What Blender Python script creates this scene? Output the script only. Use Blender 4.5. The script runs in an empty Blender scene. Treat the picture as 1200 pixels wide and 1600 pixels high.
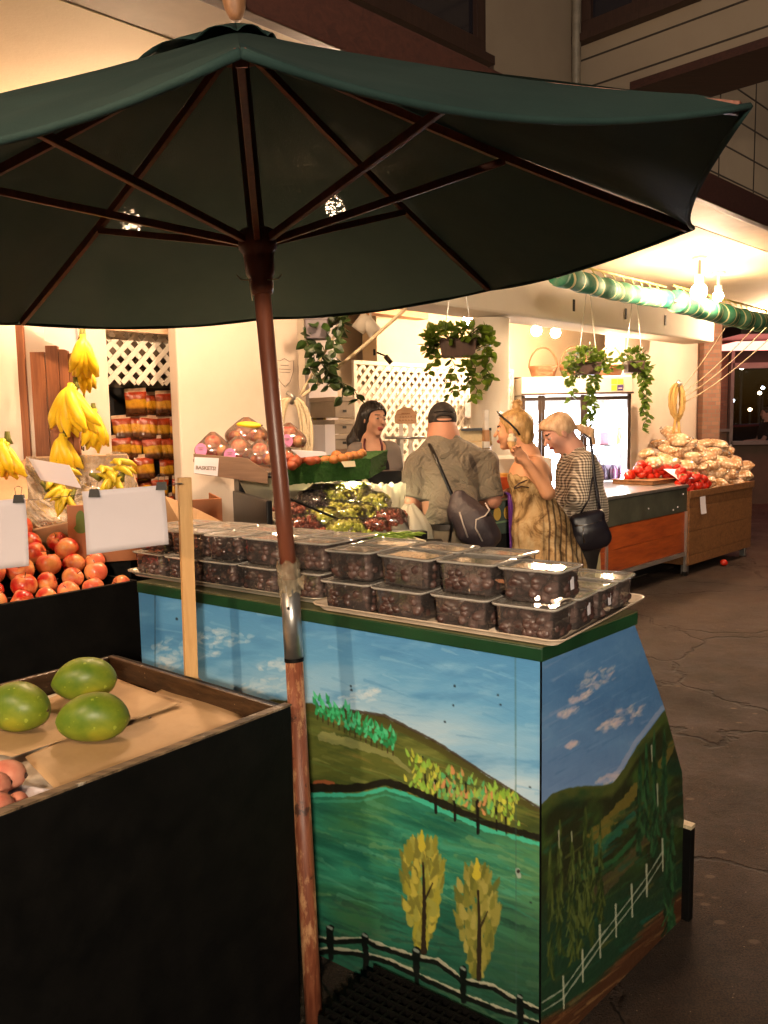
import bpy, math, random
import numpy as np
from mathutils import Vector, Matrix, Euler
R = math.radians
random.seed(7)
sc = bpy.context.scene
COL = sc.collection

# ------------------------------------------------------------ camera
HC = 1.6; FPX = 1280.0; PIT = R(6.2); ROL = R(1.0)
cam_d = bpy.data.cameras.new('camera'); cam = bpy.data.objects.new('camera', cam_d); COL.objects.link(cam)
cam_d.sensor_fit = 'VERTICAL'; cam_d.sensor_height = 24.0; cam_d.lens = 24.0 * FPX / 1600.0
cam_d.clip_start = 0.02; cam_d.clip_end = 500
cam.matrix_world = Matrix.Translation((0, 0, HC)) @ Matrix.Rotation(math.pi / 2 - PIT, 4, 'X') @ Matrix.Rotation(-ROL, 4, 'Z')
sc.camera = cam
# ------------------------------------------------------------ night sky
w = bpy.data.worlds.new('World'); sc.world = w; w.use_nodes = True
wn = w.node_tree.nodes; bg = wn['Background']
sky = wn.new('ShaderNodeTexSky'); sky.sky_type = 'NISHITA'; sky.sun_disc = False
sky.sun_elevation = R(-4); sky.sun_rotation = R(200)
w.node_tree.links.new(sky.outputs[0], bg.inputs[0]); bg.inputs[1].default_value = 0.6
# ------------------------------------------------------------ exposure
sc.view_settings.view_transform = 'Standard'; sc.view_settings.look = 'None'
sc.view_settings.exposure = 1.5; sc.view_settings.gamma = 1.0
sc.render.engine = 'CYCLES'
cy = sc.cycles
cy.use_denoising = True; cy.max_bounces = 7; cy.diffuse_bounces = 3; cy.glossy_bounces = 3
cy.transmission_bounces = 4; cy.transparent_max_bounces = 14; cy.sample_clamp_indirect = 3.0
cy.caustics_reflective = False; cy.caustics_refractive = False
# every lamp, those of the place and added ones: (name pixel-free world position, watts, colour)
WARM = (1.0, 0.665, 0.405)

# ------------------------------------------------------------ measuring helpers
def ray(px, py):
    u = (px - 600) / FPX; v = -(py - 800) / FPX
    c, s = math.cos(ROL), math.sin(ROL)
    u2 = u * c + v * s; v2 = -u * s + v * c
    return Vector((u2, math.cos(PIT) + v2 * math.sin(PIT), v2 * math.cos(PIT) - math.sin(PIT)))
CV = Vector((0, 0, HC))
def Y_(px, py, Y):
    d = ray(px, py); return CV + d * (Y / d.y)
def Z_(px, py, z):
    d = ray(px, py); return CV + d * ((z - HC) / d.z)
def PL(px, py, p0, n):
    d = ray(px, py); n = Vector(n); return CV + d * ((Vector(p0) - CV).dot(n) / d.dot(n))
def proj_np(P):
    d = P - np.array([0, 0, HC])
    yy = d[:, 1] * math.cos(PIT) - d[:, 2] * math.sin(PIT); vv = d[:, 1] * math.sin(PIT) + d[:, 2] * math.cos(PIT)
    u = d[:, 0] / yy; v = vv / yy; c, s = math.cos(ROL), math.sin(ROL)
    return 600 + (u * c - v * s) * FPX, 800 - (u * s + v * c) * FPX
# facade frame of the market hall: a along the front, b into the hall
O = Vector((-0.5, 5.05, 0)); AW = Vector((math.sqrt(.5), math.sqrt(.5), 0)); BN = Vector((-math.sqrt(.5), math.sqrt(.5), 0))
def FC(a, b, z=0): return O + AW * a + BN * b + Vector((0, 0, z))
def FP(px, py, b):
    P = PL(px, py, FC(0, b), BN); q = P - O
    return q.dot(AW), P.z
RF = Matrix.Rotation(R(45), 3, 'Z')

# ------------------------------------------------------------ object helpers
def tag(o, label=None, cat=None, group=None, kind=None):
    if label: o['label'] = label
    if cat: o['category'] = cat
    if group: o['group'] = group
    if kind: o['kind'] = kind
    return o
def thing(name, label, cat, loc=(0, 0, 0), rz=0.0, group=None):
    o = bpy.data.objects.new(name, None); COL.objects.link(o); o.empty_display_size = .05
    o.location = loc; o.rotation_euler = (0, 0, rz)
    return tag(o, label, cat, group)
def mat_of(o):
    m = Matrix.LocRotScale(o.location, o.rotation_euler, o.scale)
    return mat_of(o.parent) @ m if o.parent else m
def kids(o): return [c for c in bpy.data.objects if c.parent == o]
def dup(src, loc=None, rot=None, label=None, group=None, scale=None, parent=None):
    c = src.copy(); COL.objects.link(c); c.parent = parent
    if loc is not None: c.location = loc
    if rot is not None: c.rotation_euler = rot
    if scale is not None: c.scale = (scale,) * 3 if isinstance(scale, (int, float)) else scale
    if label: c['label'] = label
    if group: c['group'] = group
    for ch in kids_cache.get(src.name) or kids(src): dup(ch, parent=c)
    return c
kids_cache = {}
def xf(M, pts): return [tuple(M @ Vector(p)) for p in pts]
def basis(d):
    d = Vector(d).normalized(); u = Vector((0, 0, 1)) if abs(d.z) < .95 else Vector((1, 0, 0))
    x = d.cross(u).normalized(); return x, d.cross(x).normalized(), d

class MB:
    def __init__(s): s.V = []; s.F = []; s.M = []; s.mi = 0
    def add(s, V, F, mi=None):
        k = len(s.V); s.V += [tuple(v) for v in V]; s.F += [tuple(i + k for i in f) for f in F]
        s.M += [s.mi if mi is None else mi] * len(F); return s
    def box(s, c, d, Rm=None, mi=None, top=1.0):
        hx, hy, hz = d[0] / 2, d[1] / 2, d[2] / 2; V = []
        for z in (-1, 1):
            t = top if z > 0 else 1.0
            for x, y in ((-1, -1), (1, -1), (1, 1), (-1, 1)):
                v = Vector((x * hx * t, y * hy * t, z * hz))
                if Rm is not None: v = Rm @ v
                V.append(v + Vector(c))
        return s.add(V, [(3, 2, 1, 0), (4, 5, 6, 7), (0, 1, 5, 4), (1, 2, 6, 5), (2, 3, 7, 6), (3, 0, 4, 7)], mi)
    def fbox(s, a0, a1, b0, b1, z0, z1, mi=None):
        P = [FC(a, b, z) for z in (z0, z1) for a, b in ((a0, b0), (a1, b0), (a1, b1), (a0, b1))]
        return s.add(P, [(3, 2, 1, 0), (4, 5, 6, 7), (0, 1, 5, 4), (1, 2, 6, 5), (2, 3, 7, 6), (3, 0, 4, 7)], mi)
    def prism(s, pts, off, mi=None):
        n = len(pts); off = Vector(off); V = [Vector(p) for p in pts]; V += [v + off for v in V]
        F = [tuple(range(n))[::-1], tuple(range(n, 2 * n))] + [(i, (i + 1) % n, n + (i + 1) % n, n + i) for i in range(n)]
        return s.add(V, F, mi)
    def tube(s, pts, r, n=8, mi=None, cap=True, flat=None):
        pts = [Vector(p) for p in pts]; m = len(pts)
        if not hasattr(r, '__len__'): r = [r] * m
        V = []; up = None
        for i, p in enumerate(pts):
            d = (pts[min(i + 1, m - 1)] - pts[max(i - 1, 0)]); d = d.normalized() if d.length > 1e-9 else Vector((0, 0, 1))
            if up is None: x, y, _ = basis(d)
            else:
                x = (up - d * up.dot(d)); x = x.normalized() if x.length > 1e-6 else basis(d)[0]; y = d.cross(x)
            up = x
            for k in range(n):
                t = 2 * math.pi * k / n; V.append(p + (x * math.cos(t) + y * math.sin(t) * (flat or 1)) * r[i])
        F = [(i * n + k, i * n + (k + 1) % n, (i + 1) * n + (k + 1) % n, (i + 1) * n + k) for i in range(m - 1) for k in range(n)]
        if cap: F += [tuple(range(n))[::-1], tuple((m - 1) * n + k for k in range(n))]
        return s.add(V, F, mi)
    def lathe(s, prof, c=(0, 0, 0), n=16, Rm=None, mi=None, sx=1, sy=1):
        V = []; m = len(prof)
        for r, z in prof:
            for k in range(n):
                t = 2 * math.pi * k / n; v = Vector((r * math.cos(t) * sx, r * math.sin(t) * sy, z))
                if Rm is not None: v = Rm @ v
                V.append(v + Vector(c))
        F = [(i * n + k, i * n + (k + 1) % n, (i + 1) * n + (k + 1) % n, (i + 1) * n + k) for i in range(m - 1) for k in range(n)]
        F += [tuple(range(n))[::-1], tuple((m - 1) * n + k for k in range(n))]
        return s.add(V, F, mi)
    def ell(s, c, r, Rm=None, n=10, m=7, mi=None, bump=0.0):
        prof = [(math.sin(math.pi * i / m), -math.cos(math.pi * i / m)) for i in range(m + 1)]
        V = []
        for q, z in prof:
            for k in range(n):
                t = 2 * math.pi * k / n; b = 1 + random.uniform(-bump, bump)
                v = Vector((q * math.cos(t) * r[0] * b, q * math.sin(t) * r[1] * b, z * r[2]))
                if Rm is not None: v = Rm @ v
                V.append(v + Vector(c))
        F = [(i * n + k, i * n + (k + 1) % n, (i + 1) * n + (k + 1) % n, (i + 1) * n + k) for i in range(m) for k in range(n)]
        return s.add(V, F, mi)
    def grid(s, f, nu, nv, mi=None):
        V = [f(i / nu, j / nv) for j in range(nv + 1) for i in range(nu + 1)]
        F = [(j * (nu + 1) + i, j * (nu + 1) + i + 1, (j + 1) * (nu + 1) + i + 1, (j + 1) * (nu + 1) + i) for j in range(nv) for i in range(nu)]
        return s.add(V, F, mi)
    def build(s, name, mats, parent=None, smooth=False, bevel=0.0, loc=None, world=True, solid=0.0, label=None):
        me = bpy.data.meshes.new(name); V = s.V
        if parent is not None and world:
            Mi = mat_of(parent).inverted(); V = xf(Mi, V)
        elif loc is not None:
            V = [(v[0] - loc[0], v[1] - loc[1], v[2] - loc[2]) for v in V]
        me.from_pydata(V, [], s.F)
        if not isinstance(mats, (list, tuple)): mats = [mats]
        for m in mats: me.materials.append(m)
        if len(mats) > 1: me.polygons.foreach_set('material_index', s.M)
        if smooth: me.polygons.foreach_set('use_smooth', [True] * len(me.polygons))
        me.update()
        o = bpy.data.objects.new(name, me); COL.objects.link(o); o.parent = parent
        if loc is not None and parent is None: o.location = loc
        if solid:
            m = o.modifiers.new('solid', 'SOLIDIFY'); m.thickness = solid; m.offset = 0
        if bevel:
            m = o.modifiers.new('bevel', 'BEVEL'); m.width = bevel; m.segments = 2; m.limit_method = 'ANGLE'; m.angle_limit = R(40)
        if label: o['label'] = label
        return o
def text_mesh(txt, name, mat, parent, origin, xdir, ydir, size, depth=.0008):
    cu = bpy.data.curves.new(name, 'FONT'); cu.body = txt; cu.size = size; cu.extrude = depth; cu.offset = size * .035; cu.resolution_u = 2
    tmp = bpy.data.objects.new('tmp_text', cu); COL.objects.link(tmp)
    me = bpy.data.meshes.new_from_object(tmp.evaluated_get(bpy.context.evaluated_depsgraph_get()))
    bpy.data.objects.remove(tmp)
    x = Vector(xdir).normalized(); y = Vector(ydir).normalized(); z = x.cross(y)
    M = Matrix.Translation(origin) @ Matrix((x, y, z)).transposed().to_4x4()
    if parent is not None: M = mat_of(parent).inverted() @ M
    me.transform(M); me.materials.clear(); me.materials.append(mat); me.name = name
    o = bpy.data.objects.new(name, me); COL.objects.link(o); o.parent = parent
    return o

# ------------------------------------------------------------ materials
def lin(c):
    return tuple((x / 12.92 if x <= .04045 else ((x + .055) / 1.055) ** 2.4) for x in c)
def hx(s): return lin(tuple(int(s[i:i + 2], 16) / 255 for i in (0, 2, 4)))
class NT:
    def __init__(s, name):
        s.m = bpy.data.materials.new(name); s.m.use_nodes = True; s.t = s.m.node_tree; s.n = s.t.nodes
        s.b = s.n['Principled BSDF']; s.out = s.n['Material Output']; s.tc = s.n.new('ShaderNodeTexCoord')
        s.co = s.tc.outputs['Object']
    def link(s, a, b): s.t.links.new(a, b)
    def map(s, scale=(1, 1, 1), rot=(0, 0, 0), src=None):
        m = s.n.new('ShaderNodeMapping'); m.inputs['Scale'].default_value = scale; m.inputs['Rotation'].default_value = rot
        s.link(src or s.co, m.inputs[0]); return m.outputs[0]
    def noise(s, sc_=5, det=4, rough=.6, co=None, dist=0.0):
        n = s.n.new('ShaderNodeTexNoise'); n.inputs['Scale'].default_value = sc_; n.inputs['Detail'].default_value = det
        n.inputs['Roughness'].default_value = rough; n.inputs['Distortion'].default_value = dist
        s.link(co or s.co, n.inputs['Vector']); return n.outputs['Fac']
    def vor(s, sc_=5, feat='F1', co=None, out='Distance'):
        n = s.n.new('ShaderNodeTexVoronoi'); n.feature = feat; n.inputs['Scale'].default_value = sc_
        s.link(co or s.co, n.inputs['Vector']); return n.outputs[out]
    def wave(s, sc_=5, dist=3, co=None, kind='BANDS', d='X'):
        n = s.n.new('ShaderNodeTexWave'); n.wave_type = kind; n.bands_direction = d; n.inputs['Scale'].default_value = sc_
        n.inputs['Distortion'].default_value = dist; n.inputs['Detail'].default_value = 3; s.link(co or s.co, n.inputs['Vector']); return n.outputs['Fac']
    def ramp(s, f, stops, const=False):
        n = s.n.new('ShaderNodeValToRGB'); r = n.color_ramp; s.link(f, n.inputs[0])
        if const: r.interpolation = 'CONSTANT'
        while len(r.elements) < len(stops): r.elements.new(.5)
        for e, (p, c) in zip(r.elements, stops):
            e.position = p; e.color = (c[0], c[1], c[2], 1) if hasattr(c, '__len__') else (c, c, c, 1)
        return n.outputs[0]
    def mix(s, f, a, b, mode='MIX'):
        n = s.n.new('ShaderNodeMix'); n.data_type = 'RGBA'; n.blend_type = mode
        for inp, v in ((n.inputs[0], f), (n.inputs[6], a), (n.inputs[7], b)):
            if isinstance(v, (int, float)): inp.default_value = v if inp == n.inputs[0] else (v, v, v, 1)
            elif isinstance(v, (tuple, list)): inp.default_value = (v[0], v[1], v[2], 1)
            else: s.link(v, inp)
        return n.outputs[2]
    def math(s, op, a, b=0.0):
        n = s.n.new('ShaderNodeMath'); n.operation = op
        for inp, v in ((n.inputs[0], a), (n.inputs[1], b)):
            if isinstance(v, (int, float)): inp.default_value = v
            else: s.link(v, inp)
        return n.outputs[0]
    def rnd(s): return s.n.new('ShaderNodeObjectInfo').outputs['Random']
    def sep(s, co=None):
        n = s.n.new('ShaderNodeSeparateXYZ'); s.link(co or s.co, n.inputs[0]); return n.outputs
    def col(s, c):
        if isinstance(c, (tuple, list)): s.b.inputs['Base Color'].default_value = (c[0], c[1], c[2], 1)
        else: s.link(c, s.b.inputs['Base Color'])
        return s
    def set(s, rough=None, metal=None, spec=None, alpha=None, coat=None, sub=None, sheen=None):
        for k, v in (('Roughness', rough), ('Metallic', metal), ('Specular IOR Level', spec), ('Alpha', alpha), ('Coat Weight', coat), ('Subsurface Weight', sub), ('Sheen Weight', sheen)):
            if v is None: continue
            if isinstance(v, (int, float)): s.b.inputs[k].default_value = v
            else: s.link(v, s.b.inputs[k])
        return s
    def bump(s, h, strength=.3, dist=.01):
        n = s.n.new('ShaderNodeBump'); n.inputs['Strength'].default_value = strength; n.inputs['Distance'].default_value = dist
        s.link(h, n.inputs['Height']); s.link(n.outputs[0], s.b.inputs['Normal']); return s
def pm(name, c, rough=.6, var=.12, sc_=8, bump=.15, bs=None, metal=0, spec=None, c2=None, **k):
    n = NT(name); f = n.noise(sc_, 5, .6)
    c2 = c2 or tuple(x * (1 - 2.2 * var) for x in c)
    n.col(n.mix(n.ramp(f, [(.3, 0), (.7, 1)]), c2, c)); n.set(rough=rough, metal=metal, spec=spec, **k)
    if bump: n.bump(n.noise(bs or sc_ * 6, 4, .6), bump, .004)
    return n.m
def emis(name, c, s):
    n = NT(name); n.col((c[0] * .5, c[1] * .5, c[2] * .5)); n.b.inputs['Emission Color'].default_value = (*c, 1); n.b.inputs['Emission Strength'].default_value = s
    return n.m
def wood(name, c1, c2, sc_=3, axis='Z', rough=.55, bump=.3, wear=None):
    n = NT(name); S = {'X': (1, 14, 14), 'Y': (14, 1, 14), 'Z': (14, 14, 1)}[axis]
    co = n.map(S); f = n.noise(sc_, 7, .65, co, 1.2); c = n.mix(n.ramp(f, [(.32, 0), (.68, 1)]), c1, c2)
    if wear: c = n.mix(n.ramp(n.noise(9, 6, .7), [(.6, 0), (.68, 1)]), c, wear)
    n.col(c); n.set(rough=rough); n.bump(f, bump, .003); return n.m
def stucco(name, c, stain, amt=.5):
    n = NT(name); f = n.noise(1.3, 6, .65); g = n.noise(.6, 3, .5, n.map((1, 1, .4)))
    k = n.mix(n.ramp(f, [(.42, 0), (.75, amt)]), c, stain); k = n.mix(n.ramp(g, [(.5, 0), (.8, .35)]), k, tuple(x * .7 for x in stain))
    n.col(k); n.set(rough=.8); n.bump(n.noise(90, 4, .6), .25, .004); return n.m
M_cream = stucco('cream_painted_stucco', (.68, .58, .49), (.54, .43, .33))
M_white = stucco('white_painted_plaster', (.74, .69, .60), (.60, .52, .40), .35)
M_soffit = stucco('soffit_paint', (.66, .54, .38), (.48, .36, .23))
M_tan = stucco('tan_siding_paint', (.36, .28, .20), (.26, .19, .14))
M_lattice = pm('white_lattice_wood', (.74, .68, .58), .6, .1, 6, .2)
M_dark = pm('black_painted_wood', (.0055, .005, .0045), .55, .3, 12, .5, 30, spec=.12, c2=(.002, .002, .002))
M_fascia = wood('red_brown_fascia', (.038, .013, .009), (.07, .023, .015), axis='X')
M_brownw = wood('dark_brown_frame', (.035, .016, .011), (.06, .028, .018))
M_plank = wood('reddish_brown_planks', (.16, .05, .018), (.33, .12, .045), rough=.5)
M_pine = wood('raw_pine', (.55, .30, .11), (.72, .44, .19), 2.5)
M_umbw = wood('umbrella_mahogany', (.09, .020, .010), (.17, .045, .022), rough=.4)
M_metal = pm('galvanised_metal', (.55, .54, .52), .35, .15, 20, .1, metal=.9)
M_chrome = pm('steel', (.6, .6, .6), .25, .1, 20, 0, metal=1)
M_black = pm('black_plastic', (.005, .005, .005), .4, .2, 10, 0)
M_paper = pm('white_paper', (.74, .70, .76), .7, .03, 4, .05)
M_cardboard = pm('brown_cardboard', (.45, .27, .13), .8, .12, 10, .2)
M_glassk = None
def glassy(name, tint=(1, 1, 1), fac=.12, rough=.05, body=0.0, bodyc=(.8, .8, .8), var=1.0):
    n = NT(name); tr = n.n.new('ShaderNodeBsdfTransparent'); tr.inputs[0].default_value = (*tint, 1)
    gl = n.n.new('ShaderNodeBsdfGlossy'); gl.inputs['Roughness'].default_value = rough
    fr = n.n.new('ShaderNodeFresnel'); fr.inputs[0].default_value = 1.5
    bp = n.n.new('ShaderNodeBump'); bp.inputs['Strength'].default_value = .25 * var; bp.inputs['Distance'].default_value = .004
    n.link(n.noise(35, 3, .5), bp.inputs['Height']); n.link(bp.outputs[0], gl.inputs['Normal'])
    f = n.math('ADD', fr.outputs[0], fac)
    m1 = n.n.new('ShaderNodeMixShader'); n.link(f, m1.inputs[0]); n.link(tr.outputs[0], m1.inputs[1]); n.link(gl.outputs[0], m1.inputs[2])
    last = m1
    if body:
        df = n.n.new('ShaderNodeBsdfDiffuse'); df.inputs[0].default_value = (*bodyc, 1)
        m2 = n.n.new('ShaderNodeMixShader')
        n.link(n.ramp(n.noise(22, 5, .65), [(.35, body * (1 - .6 * var)), (.75, min(1, body * (1 + var)))]), m2.inputs[0]); n.link(m1.outputs[0], m2.inputs[1]); n.link(df.outputs[0], m2.inputs[2]); last = m2
    n.link(last.outputs[0], n.out.inputs[0]); return n.m
M_clear = glassy('clear_clamshell_plastic', (.98, .97, .96), .07, .03, .055, (.72, .60, .57), .25)
M_lid = glassy('clear_lid_plastic', (.97, .96, .95), .10, .09, .22, (.84, .77, .68), .3)
M_glass = glassy('window_glass', (.9, .92, .95), .05, .02)
M_film = glassy('plastic_film', (.98, .97, .95), .12, .12, .16, (.85, .8, .75))
def skin(name, c):
    n = NT(name); n.col(n.mix(n.noise(14, 3, .5), tuple(x * .88 for x in c), c)); n.set(rough=.58, spec=.35); n.bump(n.noise(120, 2, .5), .15, .003); return n.m
# ------------------------------------------------------------ lamps
BULBM = {}
def bulb_mat(E, col):
    k = (round(E), col)
    if k not in BULBM: BULBM[k] = emis('lit_bulb_%d' % len(BULBM), col, E)
    return BULBM[k]
def bulb_thing(P, E, label, name='ceiling_lamp', r=.05, group='lit bulbs under the hall ceiling', ceil=None, col=WARM):
    t = thing(name, label, 'lamp', P, 0, group)
    b = MB(); b.ell((0, 0, 0), (r, r, r), n=10, m=6); b.build('bulb', bulb_mat(E, col), t, True, world=False)
    zt = (ceil if ceil is not None else P[2] + .2) - P[2]
    b = MB(); b.lathe([(.022, r * .85), (.03, r * 1.2), (.03, r * 2)], n=12); b.tube([(0, 0, r * 1.5), (0, 0, zt - .01)], .012); b.lathe([(.05, zt - .025), (.055, zt - .004)], n=14)
    b.build('lamp_holder', M_white, t, world=False)
    return t
# ============================================================ GROUND
n = NT('worn_asphalt'); co = n.co
base = n.mix(n.ramp(n.noise(1.1, 6, .65), [(.3, 0), (.72, 1)]), hx('33261c'), hx('5a4432'))
base = n.mix(n.ramp(n.noise(.35, 4, .6), [(.45, 0), (.7, .7)]), base, hx('604838'))
base = n.mix(n.ramp(n.noise(.7, 6, .7), [(.48, 0), (.62, .65)]), base, hx('1c1511'))
base = n.mix(n.ramp(n.noise(24, 4, .7), [(.5, 0), (.7, .5)]), base, hx('211914'))
base = n.mix(n.ramp(n.noise(160, 3, .7), [(.38, .75), (.60, 0)]), base, hx('15100c'))
base = n.mix(n.ramp(n.vor(42), [(.0, 1), (.07, 1), (.10, 0)]), base, n.mix(n.ramp(n.noise(7, 2, .5), [(.5, 0), (.6, 1)]), base, hx('9a8468')))
spot = n.ramp(n.vor(6, co=n.map((1, 1.6, 1))), [(.0, 1), (.09, 1), (.13, 0)])
base = n.mix(n.math('MULTIPLY', spot, n.ramp(n.noise(2.2, 2, .5), [(.48, 0), (.56, .6)])), base, hx('7a6650'))
# crack network: distorted cell borders
cn = n.n.new('ShaderNodeVectorMath'); cn.operation = 'ADD'
nn = n.n.new('ShaderNodeTexNoise'); nn.inputs['Scale'].default_value = 3; nn.inputs['Detail'].default_value = 6; n.link(co, nn.inputs['Vector'])
sc3 = n.n.new('ShaderNodeVectorMath'); sc3.operation = 'SCALE'; sc3.inputs[3].default_value = .45; n.link(nn.outputs['Color'], sc3.inputs[0])
n.link(co, cn.inputs[0]); n.link(sc3.outputs[0], cn.inputs[1])
ck = n.ramp(n.vor(.9, 'DISTANCE_TO_EDGE', cn.outputs[0]), [(0, 1), (.006, 1), (.016, 0)])
base = n.mix(n.math('MULTIPLY', n.math('MULTIPLY', ck, n.ramp(n.noise(.8, 2, .5), [(.42, 0), (.6, 1)])), .6), base, hx('0c0806'))
n.col(base); n.set(rough=n.ramp(n.noise(1.6, 4, .6), [(.35, .42), (.7, .8)]), spec=.35)
h = n.math('SUBTRACT', n.math('ADD', n.noise(150, 4, .7), n.noise(18, 4, .6)), n.math('MULTIPLY', ck, 2.0))
n.bump(h, 1.0, .02); M_asph = n.m
b = MB(); b.add([(-60, -60, 0), (90, -60, 0), (90, 110, 0), (-60, 110, 0)], [(0, 1, 2, 3)])
tag(b.build('ground', M_asph), kind='structure')
b = MB(); b.fbox(-6, 4.6, .05, 3.0, .002, .008)
tag(b.build('floor', pm('hall_concrete_floor', (.22, .17, .13), .5, .15, 3)), kind='structure')

# ============================================================ THE MARKET HALL
hall = thing('market_hall', 'cream market hall with open lamplit front, deep soffit and tan upper storey', 'building', O)
def hb(name, args, mat, bevel=0, label=None):
    b = MB()
    for a in (args if isinstance(args[0], tuple) else [args]): b.fbox(*a)
    return b.build(name, mat, hall, bevel=bevel, label=label)
hb('pillar', (-.84, 0, 0, .09, 0, 2.74), M_cream, .012, 'broad square cream pillar behind the umbrella pole')
hb('pillar', (-2.62, -1.235, 0, .42, 0, 2.74), M_cream, .01, 'cream pillar carrying the plank boards')
b = MB(); cc = FC(2.12, .18)
b.lathe([(.156, 0), (.156, 2.41)], (cc.x, cc.y, 0), 40); b.build('column', M_white, hall, True, label='round white column')
hb('beam', [(-7, 5.95, 0.0, .36, 2.43, 2.78)], M_white, .02)
b = MB()
for a in (3.05, 3.95, 4.75): b.fbox(a, a + .03, -.006, .01, 2.53, 2.63)
b.build('beam_slot', M_dark, hall)
hb('soffit', [(-7, 6.4, -1.66, 0, 2.75, 2.768)], M_soffit)
hb('eave_underside', [(-7, 6.4, -2.1, -1.662, 2.753, 2.767)], pm('eave_paint', (.34, .24, .16), .7, .2, 3))
hb('fascia', [(-7, 6.5, -2.15, -2.102, 2.64, 2.78)], M_fascia, .006)
hb('ceiling', [(-6, 8.0, .362, 3.0, 2.80, 2.9)], M_soffit)
hb('back_wall', [(-6, 8.2, 2.2, 2.35, 0, 2.8)], stucco('back_wall_paint', (.50, .43, .34), (.36, .29, .21)))
hb('side_wall', [(-.3, -.2, .10, 2.2, 0, 2.8)], M_white)
ae, _ = FP(1096, 600, .72); ac, _ = FP(1030, 600, .72)
hb('right_wall', [(ac, ae, .72, 1.0, 0, 2.80)], M_cream, .01)
a0, _ = FP(984, 600, .66)
hb('wall_panel', [(a0 - .05, ac - .003, .70, .95, 0, 2.80)], M_cream, .01)
hb('header_wall', [(2.4, 8.0, 1.75, 1.95, 2.1, 2.8)], M_soffit)
# recess left of the pillar
hb('recess_wall', [(-1.24, -.3, .5, .55, 0, 2.43)], pm('recess_paint', (.20, .15, .10), .8, .3, 3))
hb('recess_trim', [(-1.234, -.5, .10, .14, 2.10, 2.135)], wood('trim_wood', (.36, .24, .14), (.5, .35, .22), axis='X'))
# ceiling wood beam and pipes
hb('ceiling_beam', [(.55, 2.7, 1.35, 1.5, 2.57, 2.70)], wood('ceiling_beam_wood', (.30, .13, .05), (.48, .24, .10), axis='X'), .005)
b = MB(); p0 = FC(.2, .5, 2.72); b.tube([FC(.3, .6, 2.74), FC(2.0, .9, 2.74)], .012); b.build('ceiling_pipe', M_white, hall, True)
# upper storey, wall flush along the front, wing standing out to the right
WA = 2.58
SEAM = pm('siding_joint_brown', (.05, .035, .026), .8, .1)  # dark brown of the joints between siding boards
hb('upper_wall', [(-7, WA, -.3, -.1, 2.94, 7)], M_tan)
wing0 = FC(WA, -.3)
def wg(t, z, off=0.0): return FC(WA - off, -.3 - t, z)         # wing face: runs from the corner towards the street
b = MB(); b.fbox(WA, WA + .2, -6.3, -.305, 3.96, 7); b.build('upper_wall', M_tan, hall, label='tan wing wall of wide siding boards')
b = MB()
for k in range(16):
    z = 4.12 + k * .21; b.fbox(WA - .006, WA, -6.3, -.32, z, z + .012)
b.build('siding_joint', SEAM, hall)
b = MB(); b.fbox(WA - .25, WA + .3, -6.3, -.9, 3.90, 3.957); b.build('overhang_soffit', M_fascia, hall)
# lower storey facade to the right of the wing, block wall
b = MB(); b.fbox(WA + .0, 8.5, -.28, -.1, 2.76, 5.6); b.build('upper_wall', M_tan, hall, label='tan gridded wall panel above the right fascia')
b = MB()
for k in range(8): b.fbox(WA, 8.5, -.286, -.28, 3.1 + .31 * k, 3.115 + .31 * k)
for k in range(7): b.fbox(WA + .9 * k, WA + .9 * k + .014, -.287, -.2805, 2.8, 5.6)
b.build('siding_joint', SEAM, hall)
# downspout in the corner
b = MB(); q = FC(WA - .08, -.36)
b.tube([(q.x, q.y, 2.98), (q.x, q.y, 7)], .035, 12)
for z in (3.6, 5.0): b.lathe([(.045, z), (.045, z + .04)], (q.x, q.y, 0), 12)
b.build('downspout', pm('tan_pipe_paint', (.30, .25, .19), .5, .2, 10), hall, True)
# windows
def hall_window(a0, a1, z0, z1, b0, wing=False):
    def bx(m, u0, u1, d0, d1, v0, v1):
        if wing: m.fbox(WA - d1, WA - d0, -.3 - u1, -.3 - u0, v0, v1)
        else: m.fbox(u0, u1, b0 - d1, b0 - d0, v0, v1)
    m = MB(); fw = .09
    bx(m, a0, a1, 0, .05, z0, z0 + fw); bx(m, a0, a1, 0, .05, z1 - fw, z1); bx(m, a0, a0 + fw, 0, .05, z0 + fw, z1 - fw); bx(m, a1 - fw, a1, 0, .05, z0 + fw, z1 - fw)
    fr = m.build('window_frame', M_brownw, hall, bevel=.004)
    m = MB(); bx(m, a0 + fw, a1 - fw, .008, .012, z0 + fw, z1 - fw)
    g = NT('dark_window_pane_%d' % random.randrange(999)); g.col((.02, .018, .025)); g.set(rough=.08, spec=.6); m.build('pane', g.m, fr)
    m = MB(); bx(m, a0 - .05, a1 + .05, 0, .09, z0 - .06, z0 - .002); m.build('sill', M_brownw, fr, bevel=.004)
    m = MB(); mid = (a0 + a1) / 2; bx(m, mid - .02, mid + .02, .013, .035, z0 + fw, z1 - fw); m.build('mullion', M_brownw, fr)
aw, zw = FP(748, 84, -.35)
hall_window(-.35, 1.40, 4.04, 5.6, -.3)
hall_window(.07, .95, 4.50, 5.7, -.3, wing=True)

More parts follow.
